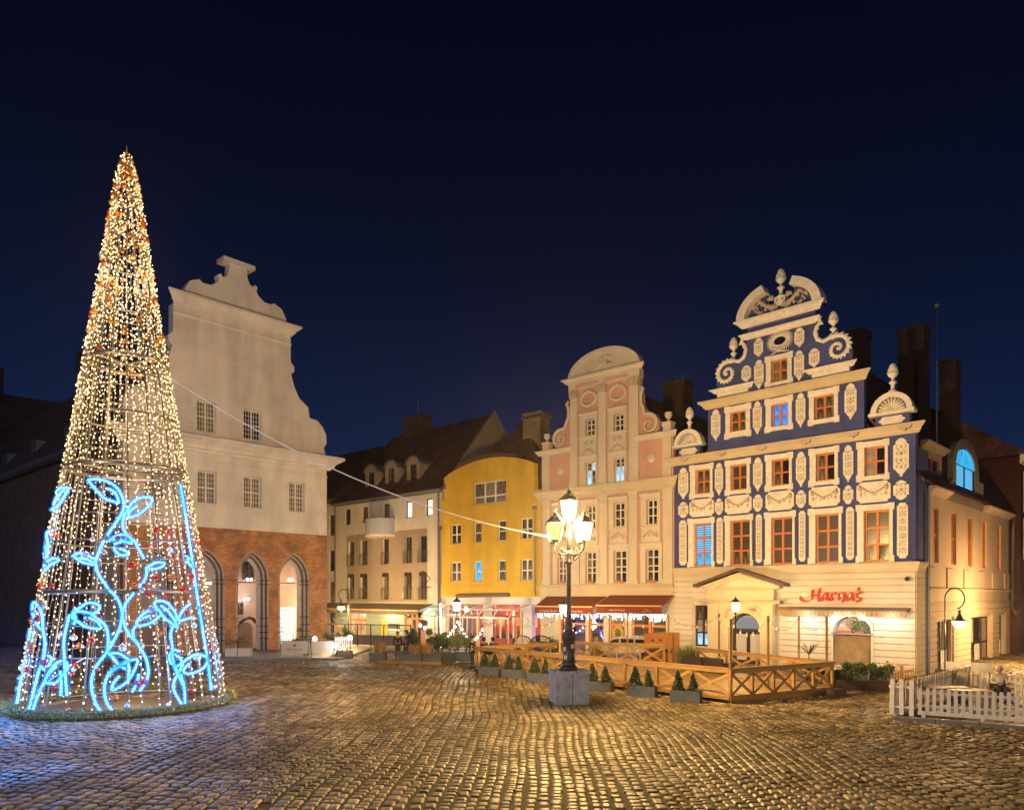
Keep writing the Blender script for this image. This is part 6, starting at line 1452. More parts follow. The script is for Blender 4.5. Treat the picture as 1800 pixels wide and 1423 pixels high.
# planters with thujas along the deck
def thuja(x, y, z0, h, lb):
    t = thing('thuja', lb, 'conifer', (x, y, z0), R.uniform(0, 6), 'small thujas in the grey planters')
    key = 'th%d' % R.randrange(3)
    if key not in WC:
        rr = random.Random(key); hash_ = rr.uniform(0, 6)
        def f():
            u = rr.random() ** 1.3; a = rr.uniform(0, 6.283); q = .21 * (1 - u) ** .75 * rr.uniform(.55, 1.0) * (1 + .28 * math.sin(3 * a + 9 * u + hash_) ) + .012; return (q * math.cos(a), q * math.sin(a), .06 + u * .62)
        WC[key] = MB().leaves(900, f, .045, .4, rr).mesh('foliage', 'thuja', fix=False)
    ob = put('foliage', WC[key], t); ob.scale = (h / .66 * R.uniform(.8, 1.2), h / .66 * R.uniform(.8, 1.2), h / .66); ob.rotation_euler = (R.gauss(0, .05), R.gauss(0, .05), 0)
    MB().tube([(0, 0, 0), (0, 0, h * .6)], .02, 5).build('stem', 'bark', t); return t
pl = [(861, 36.1, 'leftmost grey planter by the standing person'), (903, 34.6, 'second grey planter from the left'), (949, 33.0, 'grey planter just left of the great lamp'), (1054, 29.9, 'grey planter just right of the stone block'), (1129, 28.4, 'grey planter midway between the great lamp and deck corner'), (1206, 26.95, 'largest-looking grey planter beside the front deck corner')]
proto = None
dirn = math.atan2(B_[1] - A[1], B_[0] - A[0])
for i, (px, Y, lb) in enumerate(pl):
    x, y = gp(px, Y)
    if proto is None:
        proto = thing('planter', lb, 'planter', (x, y, 0), dirn + .35, 'grey planters along the deck')
        MB().box(-.55, .55, -.2, -.16, 0, .42).box(-.55, .55, .16, .2, 0, .42).box(-.55, -.51, -.16, .16, 0, .42).box(.51, .55, -.16, .16, 0, .42).build('trough', 'planter', proto)
        MB().box(-.51, .51, -.16, .16, .0, .37).build('soil', 'soil', proto)
    else: copy_tree(proto, (x, y, 0), dirn + .35, lb)
    for k, sgn in enumerate((-1, 1)):
        thuja(x + sgn * .27 * math.cos(dirn + .35), y + sgn * .27 * math.sin(dirn + .35), .37, R.uniform(.62, .74), ('left' if k == 0 else 'right') + ' thuja in the ' + lb.split(' by ')[0])

# =================================================================== PEOPLE
def skin(name, verts, edges, radii, mat, parent, sub=1):
    me = bpy.data.meshes.new(name); me.from_pydata(verts, edges, []); me.materials.append(mat if not isinstance(mat, str) else M[mat])
    o = put(name, me, parent); md = o.modifiers.new('skin', 'SKIN'); md.use_smooth_shade = True
    for i, r_ in enumerate(radii):
        sv = me.skin_vertices[0].data[i]; sv.radius = (r_, r_) if not isinstance(r_, tuple) else r_; sv.use_root = (i == 0)
    if sub: ss_ = o.modifiers.new('sub', 'SUBSURF'); ss_.levels = sub; ss_.render_levels = sub
    return o
def person(label, loc, rz, coat, legs, hair, pose='stand', h=1.72, long_coat=False, hat=None):
    p = thing('person', label, 'person', loc, rz); k = h / 1.72
    SK = P('skin_tone', (.42, .24, .16), rough=.5)
    sit = pose == 'sit'; zh = .50 if sit else .92
    v = [(0, 0, zh), (0, -.01, zh + .22), (0, 0, zh + .44), (0, 0, zh + .53), (0, -.02, zh + .60), (0, -.02, zh + .72)]
    e = [(0, 1), (1, 2), (2, 3), (3, 4), (4, 5)]; r_ = [.13, .125, .14, .055, .08, .075]
    arms = []
    for s_ in (-1, 1):
        i = len(v)
        if sit: el = (s_ * .25, -.08, zh + .17); ha = (s_ * .14, -.33, zh + .20)
        else: el = (s_ * .26, .02, zh + .14); ha = (s_ * .24, -.09 if s_ > 0 else .0, zh - .1 + (.12 if pose == 'hold' else 0))
        v += [(s_ * .19, 0, zh + .42), el, ha]; e += [(2, i), (i, i + 1), (i + 1, i + 2)]; r_ += [.065, .05, .038]; arms.append(i)
        # hand with fingers
        hx, hy, hz = ha
        for f in range(3):
            j = len(v); v.append((hx + s_ * (.012 - .012 * f), hy - (.07 if sit else .02), hz - (.02 if sit else .09) - .004 * f)); e.append((i + 2, j)); r_.append(.014)
    leg = []
    for s_ in (-1, 1):
        i = len(v)
        if sit: pts_ = [(s_ * .10, -.02, zh - .02), (s_ * .12, -.42, zh), (s_ * .12, -.40, .09), (s_ * .12, -.53, .04)]
        else:
            f = s_ * .06 if pose != 'walk' else s_ * .16
            pts_ = [(s_ * .09, 0, zh - .06), (s_ * .10, -.02 + f * .4, .48), (s_ * .10, f, .09), (s_ * .11, f - .14, .04)]
        v += pts_; e += [(0, i), (i, i + 1), (i + 1, i + 2), (i + 2, i + 3)]; r_ += [.085, .06, .045, .035]; leg.append(i)
    v = [tuple(c * k for c in q) for q in v]
    b = skin('body', v, e, [q * k for q in r_], SK, p)
    def chain(name, idx, eds, rad, mat): return skin(name, [v[i] for i in idx], eds, [q * k for q in rad], mat, p)
    a0, a1 = arms
    chain('coat', [0, 1, 2, a0, a0 + 1, a0 + 2, a1, a1 + 1, a1 + 2], [(0, 1), (1, 2), (2, 3), (3, 4), (4, 5), (2, 6), (6, 7), (7, 8)], [.17, .155, .165, .085, .07, .055, .085, .07, .055], coat)
    l0, l1 = leg
    if long_coat:
        c0_ = skin('coat_skirt', [(0, 0, (zh + .02) * k), (0, 0, .66 * k), (0, 0, .42 * k)], [(0, 1), (1, 2)], [.17 * k, .185 * k, .20 * k], coat, p)
    chain('trousers', [0, l0, l0 + 1, l0 + 2, l1, l1 + 1, l1 + 2], [(0, 1), (1, 2), (2, 3), (0, 4), (4, 5), (5, 6)], [.14, .10, .078, .065, .10, .078, .065], legs)
    for l in leg:
        a, c = Vector(v[l + 2]), Vector(v[l + 3]); MB().beam((a.x, a.y + .05 * k, .05), (c.x, c.y - .02, .045), .09, .085).build('shoe', 'rubber', p)
    hx, hy, hz = 0, -.02 * k, (zh + .655) * k
    hd = MB().ball((hx, hy, hz), .098 * k, 12, 8, 1.22).tube([(hx, hy - .095 * k, hz + .01), (hx, hy - .125 * k, hz - .02), (hx, hy - .095 * k, hz - .03)], .014, 5)
    for s_ in (-1, 1): hd.ball((hx + s_ * .098 * k, hy + .005, hz), .02, 6, 4, 1.4)
    hd.build('head', SK, p, smooth=True)
    m = MB()
    for s_ in (-1, 1): m.ball((hx + s_ * .034, hy - .09 * k, hz + .015), .011, 6, 4)
    m.box(hx - .022, hx + .022, hy - .1 * k, hy - .092 * k, hz - .058, hz - .052).build('eyes_and_mouth', 'dframe', p)
    hm = MB().lathe([(.102 * k, -.03), (.112 * k, .03), (.10 * k, .09), (.06 * k, .128), (.003, .14)], 12, (hx, hy + .022 * k, hz)); hm.box(hx - .09 * k, hx + .09 * k, hy + .04 * k, hy + .115 * k, hz - .11, hz + .05)
    hm.build('hat' if hat else 'hair', hat or hair, p, smooth=True)
    return p
cl_ = lambda n, c: P(n, c, rough=.85, n=.15, ns=8)
CB, CDK, CMR, CGY, CWH, CJN = cl_('black_wool', (.012, .012, .016)), cl_('dark_coat', (.03, .022, .026)), cl_('dark_maroon_coat', (.07, .022, .022)), cl_('grey_coat', (.08, .08, .09)), cl_('cream_jacket', (.5, .46, .40)), cl_('dark_jeans', (.02, .025, .04))
HB, HD = cl_('brown_hair', (.05, .025, .012)), cl_('black_hair', (.01, .008, .007))
x, y = gp(830, 39.9); person('person in a black hooded coat standing at the left end of the deck', (x, y, 0), 1.2, CB, CB, HD, 'hold', 1.7, hat=CB)
x, y = gp(699, 45.5); person('person in a long dark coat, left of the strolling pair', (x, y, 0), .3, CDK, CDK, HB, 'stand', 1.66, long_coat=True)
x, y = gp(714, 45.0); person('person in a dark maroon jacket, right of the strolling pair', (x, y, 0), -1.2, CMR, CJN, HD, 'walk', 1.8)
x, y = gp(851, 43.6); person('seated person in a dark coat at the cafe table, left one', (x, y, .12), 2.4, CGY, CB, HD, 'sit', 1.75)
x, y = gp(866, 43.8); person('seated person with a pale hood at the cafe table, right one', (x, y, .12), -2.2, CDK, CB, HD, 'sit', 1.72)
x, y = gp(594, 47.8); person('seated person in dark clothes on the hall terrace among plants', (x, y, .14), -.2, CDK, CB, HB, 'sit', 1.75)
x, y = gp(1756, 27.2); person('seated person in a pale jacket and cap behind the picket fence', (x, y, 0), -.3, CWH, CJN, HB, 'sit', 1.75, hat=CWH)

# =================================================================== WHITE VAN BEHIND THE DECK
x, y = gp(1102, 43.3)
van = thing('parked_van', 'white van parked behind the back railing of the deck', 'van', (x, y, 0), BF.rz + .22)
WP = P('white_car_paint', (.55, .53, .50), rough=.25, coat=.5)
body = [(-2.15, .32), (-2.18, .75), (-2.0, .92), (-1.25, 1.02), (-.55, 1.42), (-.1, 1.5), (1.7, 1.5), (2.0, 1.4), (2.15, .95), (2.17, .4), (2.05, .3)]
v = []; nn = len(body)
for yy, q in ((-.82, .94), (-.74, 1.0), (.74, 1.0), (.82, .94)):
    v += [(a * (1 if q == 1 else .985), yy, .32 + (b - .32) * q) for a, b in body]
f = [tuple(range(nn))[::-1], tuple(range(3 * nn, 4 * nn))]
for j in range(3): f += [(j * nn + i, j * nn + (i + 1) % nn, (j + 1) * nn + (i + 1) % nn, (j + 1) * nn + i) for i in range(nn)]
MB().add(v, f).build('body', WP, van)
for pts_ in ([(-1.0, .98), (-.5, 1.32), (-.15, 1.38), (-.15, .98)], [(-.05, .98), (-.05, 1.38), (.75, 1.38), (.75, .98)], [(.85, .98), (.85, 1.38), (1.6, 1.38), (1.85, .98)]):
    MB().prism(pts_, -.835, -.80).build('side_window', 'dpane', van)
MB().add([(-1.2, -.7, 1.04), (-1.2, .7, 1.04), (-.56, .66, 1.42), (-.56, -.66, 1.42)], [(0, 1, 2, 3)]).build('windscreen', 'dpane', van)
for a in (-1.35, 1.35):
    for yy in (-.86, .70):
        wv = MB().tube([(a, yy, .32), (a, yy + .17, .32)], .32, 16).build('wheel', 'rubber', van); MB().tube([(a, yy - .01, .32), (a, yy + .02, .32)], .18, 10).build('rim', 'zinc', wv)
for yy in (-.6, .6): MB().ball((-2.12, yy, .72), .12, 8, 5).build('headlight', 'wframe', van); MB().box(2.13, 2.19, yy - .08, yy + .08, .8, 1.1).build('tail_light', 'awning', van)
MB().box(-.82, -.7, -1.0, -.83, 1.0, 1.14).build('wing_mirror', WP, van)

# =================================================================== BOOTH, BENCHES, SOFAS, TABLES
x, y = gp(1163, 40.6)
bo = thing('orange_booth', 'orange-brown wooden service booth at the corner of the pink house', 'booth', (x, y, 0), BF.rz)
OB = P('orange_board', (.38, .15, .03), rough=.5, n=.15, ns=3)
for k in range(4): MB().box(-.95 + k * .475, -.48 + k * .475, -.3, .3, 0, 1.75 + .04 * k).build('panel', OB, bo)
for k in range(3): MB().box(-.45 + k * .5, -.3 + k * .5, -.31, -.295, 1.35 + .03 * k, 1.46 + .03 * k).build('vent', 'iron', bo)
MB().lathe([(.02, 0), (.09, .1), (.06, .25), (.02, .4)], 8, (.55, -.3, .75)).build('painted_emblem', 'rubber', bo)
def arch_bench(px, Y, lb, rz):
    x, y = gp(px, Y); t = thing('lattice_bench', lb, 'bench', (x, y, .12), rz, 'arched lattice benches')
    MB().box(-.75, .75, -.25, .25, .40, .46).build('seat', 'wicker', t)
    m = MB().tube([(-.75, .25, .4), (-.75, .25, 1.0)] + [(-.75 * math.cos(a), .25, 1.0 + .32 * math.sin(a)) for a in np.linspace(.1, math.pi - .1, 10)] + [(.75, .25, 1.0), (.75, .25, .4)], .035, 5)
    for k in range(-4, 5):
        for s_ in (-1, 1):
            z1 = 1.0 + .32 * math.sqrt(max(0, 1 - (k * .17 / .75) ** 2)); m.beam((k * .17 - s_ * .16, .25, .95), (k * .17 + s_ * .08, .25, z1 - .02), .02, .02, (0, 1, 0))
    m.beam((-.75, .25, .95), (.75, .25, .95), .03, .04).box(-.74, .74, .235, .265, .45, .93).build('backrest', 'wicker', t)
    for sx_ in (-.7, .7):
        MB().box(sx_ - .03, sx_ + .03, -.25, -.19, 0, .4).build('leg', 'wicker', t); MB().box(sx_ - .03, sx_ + .03, .19, .25, 0, .4).build('leg', 'wicker', t)
arch_bench(913, 44.5, 'left arched lattice bench in front of the cafe pillar', YF.rz)
arch_bench(947, 44.5, 'right arched lattice bench next to the wine bar', YF.rz)
x, y = gp(912, 41.0); es_ = thing('menu_board', 'tilted white menu board on a stand left of the great lamp', 'menu board', (x, y, .22), .3)
bd = MB().box(-.35, .35, -.02, .02, 0, .5).build('board', 'cloth_w', es_, loc=(0, 0, .8)); bd.rotation_euler = (.3, .6, 0)
MB().tube([(0, 0, 0), (0, 0, 1.0)], .03, 6).tube([(-.3, 0, 0), (.3, 0, 0)], .03, 5).build('stand', 'iron', es_)
x, y = gp(945, 42.2); um = thing('folded_umbrella', 'folded yellow-brown and blue parasol cloth lying across the deck', 'umbrella', (x, y, .3), .3)
MB().tube([(-1.0, 0, .75), (-.3, 0, .72), (.6, 0, .5), (1.4, 0, .35)], [.12, .3, .22, .06], 7).build('folded_canvas', P('olive_canvas', (.22, .15, .04), rough=.9, n=.3, ns=5, bump=.6, bs=8), um, smooth=True)
MB().ball((-.1, -.35, .45), .32, 10, 6, .7).build('blue_bundle', P('blue_bundle', (.02, .05, .25), rough=.6, bump=.6, bs=8), um, smooth=True)
def table_set(px, Y, z0, lb, w_=.9, d_=.8, mat='deck', rz=0.0, lit=False):
    x, y = gp(px, Y); t = thing('table', lb, 'table', (x, y, z0), rz)
    MB().box(-w_ / 2, w_ / 2, -d_ / 2, d_ / 2, .72, .76).build('tabletop', mat, t)
    for a in (-1, 1):
        for b in (-1, 1): MB().box(a * (w_ / 2 - .08) - .025, a * (w_ / 2 - .08) + .025, b * (d_ / 2 - .08) - .025, b * (d_ / 2 - .08) + .025, 0, .72).build('leg', mat, t)
    return t
table_set(858, 43.0, .12, 'cafe table between the two seated people', .9, .8, 'dwood')
table_set(1662, 25.2, 0, 'brown-topped table just behind the picket fence, left one', 1.5, .9, 'dwood', -.2)
table_set(1704, 24.6, 0, 'table with an orange lit top behind the picket fence, right one', 1.2, .8, 'deck', -.2)
def chair(px, Y, z0, lb, rz=0.0, mat='wicker', group='dark terrace chairs', h=.9):
    x, y = gp(px, Y); t = thing('chair', lb, 'chair', (x, y, z0), rz, group)
    MB().box(-.24, .24, -.24, .24, .40, .45).build('seat', mat, t); MB().box(-.24, .24, .21, .25, .45, h).build('backrest', mat, t)
    for a in (-1, 1):
        for b in (-1, 1): MB().box(a * .21 - .02, a * .21 + .02, b * .21 - .02, b * .21 + .02, 0, .40).build('leg', mat, t)
        MB().box(a * .24 - .02, a * .24 + .02, -.22, .22, .62, .66).build('armrest', mat, t)
    return t
for k in range(5): chair(1655 + k * 8, 28.5 - k * .22, .0, ('first', 'second', 'third', 'fourth', 'fifth')[k] + ' from the left of the folded dark chairs leaning behind the picket fence', 2.6 + .1 * k, 'wicker' if k < 4 else P('striped_cushion', (.3, .26, .15), rough=.8), 'chairs leaning behind the picket fence', 1.0).rotation_euler = (.28, 0, 2.3)
def sofa(px, Y, lb, w_=1.3):
    x, y = gp(px, Y); t = thing('wicker_sofa', lb, 'sofa', (x, y, .22), BF.rz + math.pi * .9, 'dark wicker sofas on the deck')
    MB().box(-w_ / 2, w_ / 2, -.35, .35, 0, .38).build('seat', 'wicker', t); MB().box(-w_ / 2, w_ / 2, .27, .38, .38, .78).build('backrest', 'wicker', t)
    for s_ in (-1, 1): MB().box(s_ * w_ / 2 - .05, s_ * w_ / 2 + .05, -.35, .38, 0, .58).build('armrest', 'wicker', t)
sofa(1226, 35.2, 'dark wicker sofa at the left, beside the sprawling plant'); sofa(1262, 34.2, 'dark wicker sofa nearest the doorway lantern'); sofa(1447, 31.0, 'dark wicker sofa in the right corner of the deck', 1.1)
for k in range(4): chair(878 + k * 6, 43.2 + .1 * k, .12, ('first', 'second', 'third', 'fourth')[k] + ' white chair from the left, right of the seated pair', 2.6, 'picket', 'white cafe chairs', .85)

chair(851, 43.6, .12, 'dark cafe chair under the left seated person', 2.4); chair(866, 43.8, .12, 'dark cafe chair under the pale-hooded seated person', -2.2)
chair(594, 47.8, .14, 'dark terrace chair under the person on the hall terrace', -.2); chair(1756, 27.2, 0, 'dark chair under the person in the pale jacket', -.3)
# =================================================================== PICKET FENCE
def pickets(name, label, P0, P1, z0, z1, step=.19, grp=None, wd=.10, base=True, mat='picket', round_=True):
    L = math.hypot(P1[0] - P0[0], P1[1] - P0[1]); t = thing(name, label, 'fence', (*P0, 0), math.atan2(P1[1] - P0[1], P1[0] - P0[0]), grp)
    h = z1 - z0; ol = [(-wd / 2, 0), (wd / 2, 0)] + ([(wd / 2 * math.cos(a), h - wd / 2 + wd / 2 * math.sin(a)) for a in np.linspace(0, math.pi, 6)] if round_ else [(wd / 2, h), (-wd / 2, h)])
    pm = MB().prism(ol, -.03, -.008).mesh('picket', mat)
    n = int(L / step)
    for k in range(n + 1):
        ob = put('picket', pm, t, (L * (k + .3) / (n + .6), R.uniform(-.004, .004), z0 + R.uniform(-.012, .012))); ob.rotation_euler = (0, R.gauss(0, .012), 0)
    for z in (z0 + h * .22, z0 + h * .78): MB().box(0, L, -.006, .035, z - .035, z + .035).build('rail', mat, t)
    if base:
        MB().box(0, L, -.035, .02, z0 - .12, z0 - .005).build('base_board', mat, t)
        for k in range(int(L / 1.6) + 1): MB().box(k * 1.55 + .1, k * 1.55 + .2, -.05, .03, 0, z0).build('foot', mat, t)
    return t
K0 = (12.15, 23.3); K1 = (15.6, 21.4)
pickets('picket_fence', 'front run of the white picket fence at the right edge', (K0[0] + .5, K0[1] - .25), K1, .3, 1.02, .19, 'white picket fences')
pickets('picket_fence', 'three tall leaning pickets ending the right-hand fence', (K0[0] - .15, K0[1] + .25), (K0[0] + .42, K0[1] - .2), .12, 1.25, .27, 'white picket fences', .13, base=False)
pickets('picket_fence', 'side run of the white picket fence going back toward the wing', (K0[0], K0[1] + .2), (18.3, 29.6), .1, 1.1, .2, 'white picket fences', .15)
pickets('picket_fence', 'far short run of white pickets beside the seated person', gp(1700, 29.4), gp(1800, 26.2), .1, .95, .3, 'white picket fences')
x, y = gp(1700, 30.2); thing_ = thing('notice_board', 'pale board with dark spots standing among the terrace plants', 'board', (x, y, 0), -.5)
MB().box(-.9, .9, -.03, .03, .2, 1.15).build('board', P('grey_painted_board', (.22, .20, .19), rough=.8, n=.3, ns=4), thing_)
for k in range(9): MB().ball((R.uniform(-.8, .8), -.035, R.uniform(.35, 1.0)), .04, 6, 3).build('painted_spot', 'dwood', thing_)
kb2 = bpy.data.objects.new('fence_kerb', None); COL.objects.link(kb2); kb2['kind'] = 'structure'
for k in range(4):
    a = lerp2((K0[0] - .2, K0[1] - .15), (K1[0] + .3, K1[1] - .5), k / 4); b = lerp2((K0[0] - .2, K0[1] - .15), (K1[0] + .3, K1[1] - .5), (k + .985) / 4); MB().beam((*a, .03), (*b, .03), .28, .16).build('kerb_stone', 'kerb', kb2)

# =================================================================== VEGETATION, PLANTERS
def shrub(name, label, x, y, z0, rx, ry, h, n, size, mat, group=None, stems=5, cat='shrub', asp=.45):
    t = thing(name, label, cat, (x, y, z0), 0, group); rr = random.Random(label)
    cl2 = [(rr.uniform(-rx, rx) * .7, rr.uniform(-ry, ry) * .7, h * rr.uniform(.35, .9), rr.uniform(.22, .45)) for _ in range(max(4, int(rx * 9)))]
    def f():
        c = rr.choice(cl2); q = c[3] * min(rx, h) * 1.1
        return (c[0] + rr.gauss(0, q * .6), c[1] + rr.gauss(0, q * .6), max(.05, c[2] + rr.gauss(0, q * .5)))
    MB().leaves(n, f, size, asp, rr).build('foliage', mat, t, fix=False)
    m = MB()
    for c in cl2[:stems + 3]: m.tube([(c[0] * .3, c[1] * .3, 0), (c[0] * .7, c[1] * .7, c[2] * .5), (c[0], c[1], c[2])], [.03, .02, .01], 4)
    m.build('stems', 'bark', t); return t
def trough(label, x, y, w_, d_, h, rz, mat='planter', z0=0, group=None):
    t = thing('planter', label, 'planter', (x, y, z0), rz, group)
    MB().box(-w_ / 2, w_ / 2, -d_ / 2, d_ / 2, 0, h - .03).build('trough', mat, t)
    MB().box(-w_ / 2 - .02, w_ / 2 + .02, -d_ / 2 - .02, d_ / 2 + .02, h - .03, h + .01).build('rim', mat, t); return t
def grass_clump(label, x, y, z0, r_, h, n, mat='straw', group=None):
    t = thing('ornamental_grass', label, 'grass', (x, y, z0), 0, group); rr = random.Random(label); m = MB()
    for _ in range(n):
        a = rr.uniform(0, 6.28); q = r_ * math.sqrt(rr.random()) * .5; ln = h * rr.uniform(.6, 1.1); b = rr.uniform(0, .5) * ln
        p0 = Vector((q * math.cos(a), q * math.sin(a), 0)); p1 = p0 + Vector((b * .4 * math.cos(a), b * .4 * math.sin(a), ln * .65)); p2 = p0 + Vector((b * math.cos(a), b * math.sin(a), ln)); s_ = Vector((-math.sin(a), math.cos(a), 0)) * .008
        m.add([p0 - s_, p0 + s_, p1 + s_, p1 - s_, p2], [(0, 1, 2, 3), (3, 2, 4)])
    m.build('blades', mat, t, fix=False); return t
bl = (('dark box planter of dry grass at the left end of the timber kerb', 664, 43.6, .9), ('low dark planter under the dry grass behind the timber kerb', 722, 43.2, 1.3), ('low dark planter right of the timber kerb', 760, 43.3, 1.1), ('dark blue-grey planter below the pale bamboo, left one', 782, 44.2, 1.2), ('dark blue-grey planter below the pale bamboo, right one', 812, 44.6, 1.4))
for lb, px, Y, w_ in bl: x, y = gp(px, Y); trough(lb, x, y, w_, .5, .5, -.08, 'planter', group='dark planters by the cafe')
for lb, px, Y, r_, h in (('straw-coloured grass clump in the left box planter', 668, 43.6, .7, .75), ('straw-coloured grass clump left of the pink pillar', 730, 43.2, .8, .6), ('straw-coloured grass clump right of the pink pillar', 748, 43.2, .7, .65)):
    x, y = gp(px, Y); grass_clump(lb, x, y, .48, r_, h, 260, group='dry grass clumps')
x, y = gp(726, 45.6); shrub('evergreen_shrub', 'dark tall evergreen bush right of the strolling pair', x, y, .1, .55, .5, 2.0, 1500, .09, 'leaf', 'cafe shrubs')
x, y = gp(733, 44.4); shrub('evergreen_shrub', 'glossy bush directly left of the pink pillar', x, y, .4, .4, .4, 1.5, 900, .08, 'leaf', 'cafe shrubs')
x, y = gp(764, 45.8); shrub('evergreen_shrub', 'russet-tinged tall bush right of the pink pillar', x, y, .1, .6, .5, 2.1, 1500, .08, P('russet_leaf', (.16, .10, .03), rough=.6, n=.4, ns=3), 'cafe shrubs')
x, y = gp(772, 44.0); shrub('evergreen_shrub', 'low green bush between the pillar and the bamboo', x, y, .4, .6, .4, .9, 900, .08, 'leaf', 'cafe shrubs')
for k, px in enumerate((790, 803, 816)):
    x, y = gp(px, 44.6); shrub('bamboo', ('left', 'middle', 'right')[k] + ' clump of pale green bamboo in front of the cafe', x, y, .45, .55, .35, 1.15, 1300, .10, P('pale_bamboo_leaf', (.20, .24, .08), rough=.5, n=.3, ns=4), 'bamboo clumps', asp=.22, cat='bamboo')
x, y = gp(744, 44.3); pi = thing('pink_pillar', 'slim pinkish pillar with a brown cap and two globe lamps among the bushes', 'pillar', (x, y, 0))
MB().box(-.13, .13, -.13, .13, .3, 1.85).build('shaft', 'pink', pi); MB().lathe([(.2, 1.85), (.2, 1.95), (.28, 2.2), (.25, 2.35), (.1, 2.4)], 10).build('cap', 'copper', pi)
MB().ball((-.15, -.2, 2.1), .1, 8, 6).build('globe', 'lamp_n', pi); MB().ball((.12, -.22, 1.95), .08, 8, 6).build('globe', 'lamp_n', pi)
x0, y0 = gp(666, 42.3); x1, y1 = gp(795, 41.4)
tk = thing('timber_kerb', 'low wooden beam edging the planted bed in front of the cafe', 'beam', (0, 0, 0))
MB().beam((x0, y0, .07), (x0 + (x1 - x0) * .85, y0 + (y1 - y0) * .85, .07), .14, .14).build('beam', 'deck', tk); MB().beam((x0 + (x1 - x0) * .8, y0 - .2, .03), (x1, y1, .03), .2, .06).build('board', 'dwood', tk)
x, y = gp(696, 43.6); bb = thing('low_table', 'low dark outdoor table beside the strolling pair', 'table', (x, y, 0)); MB().box(-.7, .7, -.3, .3, .5, .56).build('tabletop', 'dwood', bb)
for s_ in (-.6, .6): MB().box(s_ - .04, s_ + .04, -.25, .25, 0, .5).build('leg', 'dwood', bb)
# glass wind screens before the grey house
sc0 = gp(562, 55.5); sc1 = gp(722, 53.0); n = 7
gs = thing('glass_screen', 'row of waist-high framed glass wind screens before the green shopfront', 'screen', (*sc0, 0), math.atan2(sc1[1] - sc0[1], sc1[0] - sc0[0])); L = math.hypot(sc1[0] - sc0[0], sc1[1] - sc0[1])
for k in range(n + 1): MB().box(L * k / n - .03, L * k / n + .03, -.03, .03, 0, 1.75).build('post', 'iron', gs)
for k in range(n):
    MB().box(L * k / n + .03, L * (k + 1) / n - .03, -.01, .01, .95, 1.7).build('pane', 'glass', gs); MB().box(L * k / n + .03, L * (k + 1) / n - .03, -.02, .02, .25, .92).build('panel', 'zinc', gs)
MB().box(0, L, -.04, .04, 1.7, 1.76).box(0, L, -.03, .03, .92, .96).build('rail', 'iron', gs)
# hall terrace: banners, palms, lights
def banner(px0, px1, Y, lb, word=False):
    x0, y0 = gp(px0, Y); x1, y1 = gp(px1, Y + .1); t = thing('banner_screen', lb, 'banner', (x0, y0, .14), math.atan2(y1 - y0, x1 - x0), 'cream terrace banners'); L = math.hypot(x1 - x0, y1 - y0)
    MB().box(.06, L - .06, -.012, .012, .22, .95).build('canvas', 'cloth_w', t)
    for q in (0, L): MB().tube([(q, 0, 0), (q, 0, 1.0)], .03, 6).build('post', 'steel', t); MB().box(q - .05, q + .05, -.2, .2, 0, .04).build('foot', 'steel', t)
    MB().box(0, L, -.02, .02, .95, .99).build('rail', 'steel', t)
    if word:
        text('WYSZAK', .19, t, (L * .5, -.02, .40), 'dframe', sx=.95, sp=1.45); MB().lathe([(.055, 0), (.07, .03), (.06, .08), (.035, .12), (.01, .13)], 6, (L * .5, -.02, .66)).build('crest', 'dframe', t)
banner(493, 543, 44.6, 'cream canvas banner lettered WYSZAK at the terrace edge', True); banner(548, 588, 44.7, 'blank cream canvas banner right of the lettered one')
pickets('picket_fence', 'short white picket screen with a flood lamp at the right of the hall terrace', gp(588, 45.2), gp(619, 45.8), .55, 1.35, .12, 'white picket fences', .06, base=False)
x, y = gp(607, 45.2); bx = thing('timber_crate', 'brown timber crate below the white picket screen', 'crate', (x, y, 0)); 
for k in range(3): MB().box(-.42, .42, -.3, .3, .02 + k * .17, .175 + k * .17).build('plank', 'dwood', bx)
x, y = gp(418, 45.6)
for k, px in enumerate((409, 431)):
    x, y = gp(px, 45.4); trough(('left', 'right')[k] + ' white box planter under the dark palm', x, y, .72, .5, .48, -.03, 'picket', .14, 'white box planters')
x, y = gp(418, 45.7); t = thing('palm', 'dark bushy palm in the white planters before the arcade', 'palm', (x, y, .5)); m = MB(); rr = random.Random(9)
MB().tube([(0, 0, 0), (0, 0, .6)], .06, 6).build('trunk', 'bark', t)
for k in range(46):
    a = rr.uniform(0, 6.28); L = rr.uniform(.8, 1.25); up = rr.uniform(.1, 1.0); prev = None
    for j in range(9):
        u = j / 8; c = Vector((math.cos(a) * L * u, math.sin(a) * L * u * .7, .45 + up * math.sin(u * 2.2) * .8 - .25 * u))
        for s_ in (-1, 1):
            side_ = Vector((-math.sin(a), math.cos(a), -.25)) * s_ * .16 * math.sin(math.pi * (u * .9 + .08)); m.add([c, c + side_ + Vector((0, 0, -.03)), c + Vector((math.cos(a), math.sin(a), 0)) * .05], [(0, 1, 2)])
m.build('fronds', P('dark_palm_leaf', (.02, .06, .04), rough=.5, n=.3, ns=4), t, fix=False)
x, y = gp(538, 45.9); shrub('olive_tree', 'small open olive tree behind the lettered banner', x, y, .14, .6, .4, 2.3, 420, .07, 'leaf', cat='tree', asp=.35)
x, y = gp(516, 45.8); shrub('terrace_shrub', 'low dark bush behind the lettered banner', x, y, .5, .6, .3, .75, 700, .07, 'leaf', 'terrace plants')
x, y = gp(577, 46.2); shrub('terrace_shrub', 'thin green plant behind the blank banner', x, y, .3, .5, .3, 1.5, 450, .07, 'leaf', 'terrace plants')
x, y = gp(611, 47.5); shrub('terrace_shrub', 'pale leafy plant right of the seated person on the hall terrace', x, y, .3, .5, .3, 1.5, 450, .07, 'leafy', 'terrace plants')
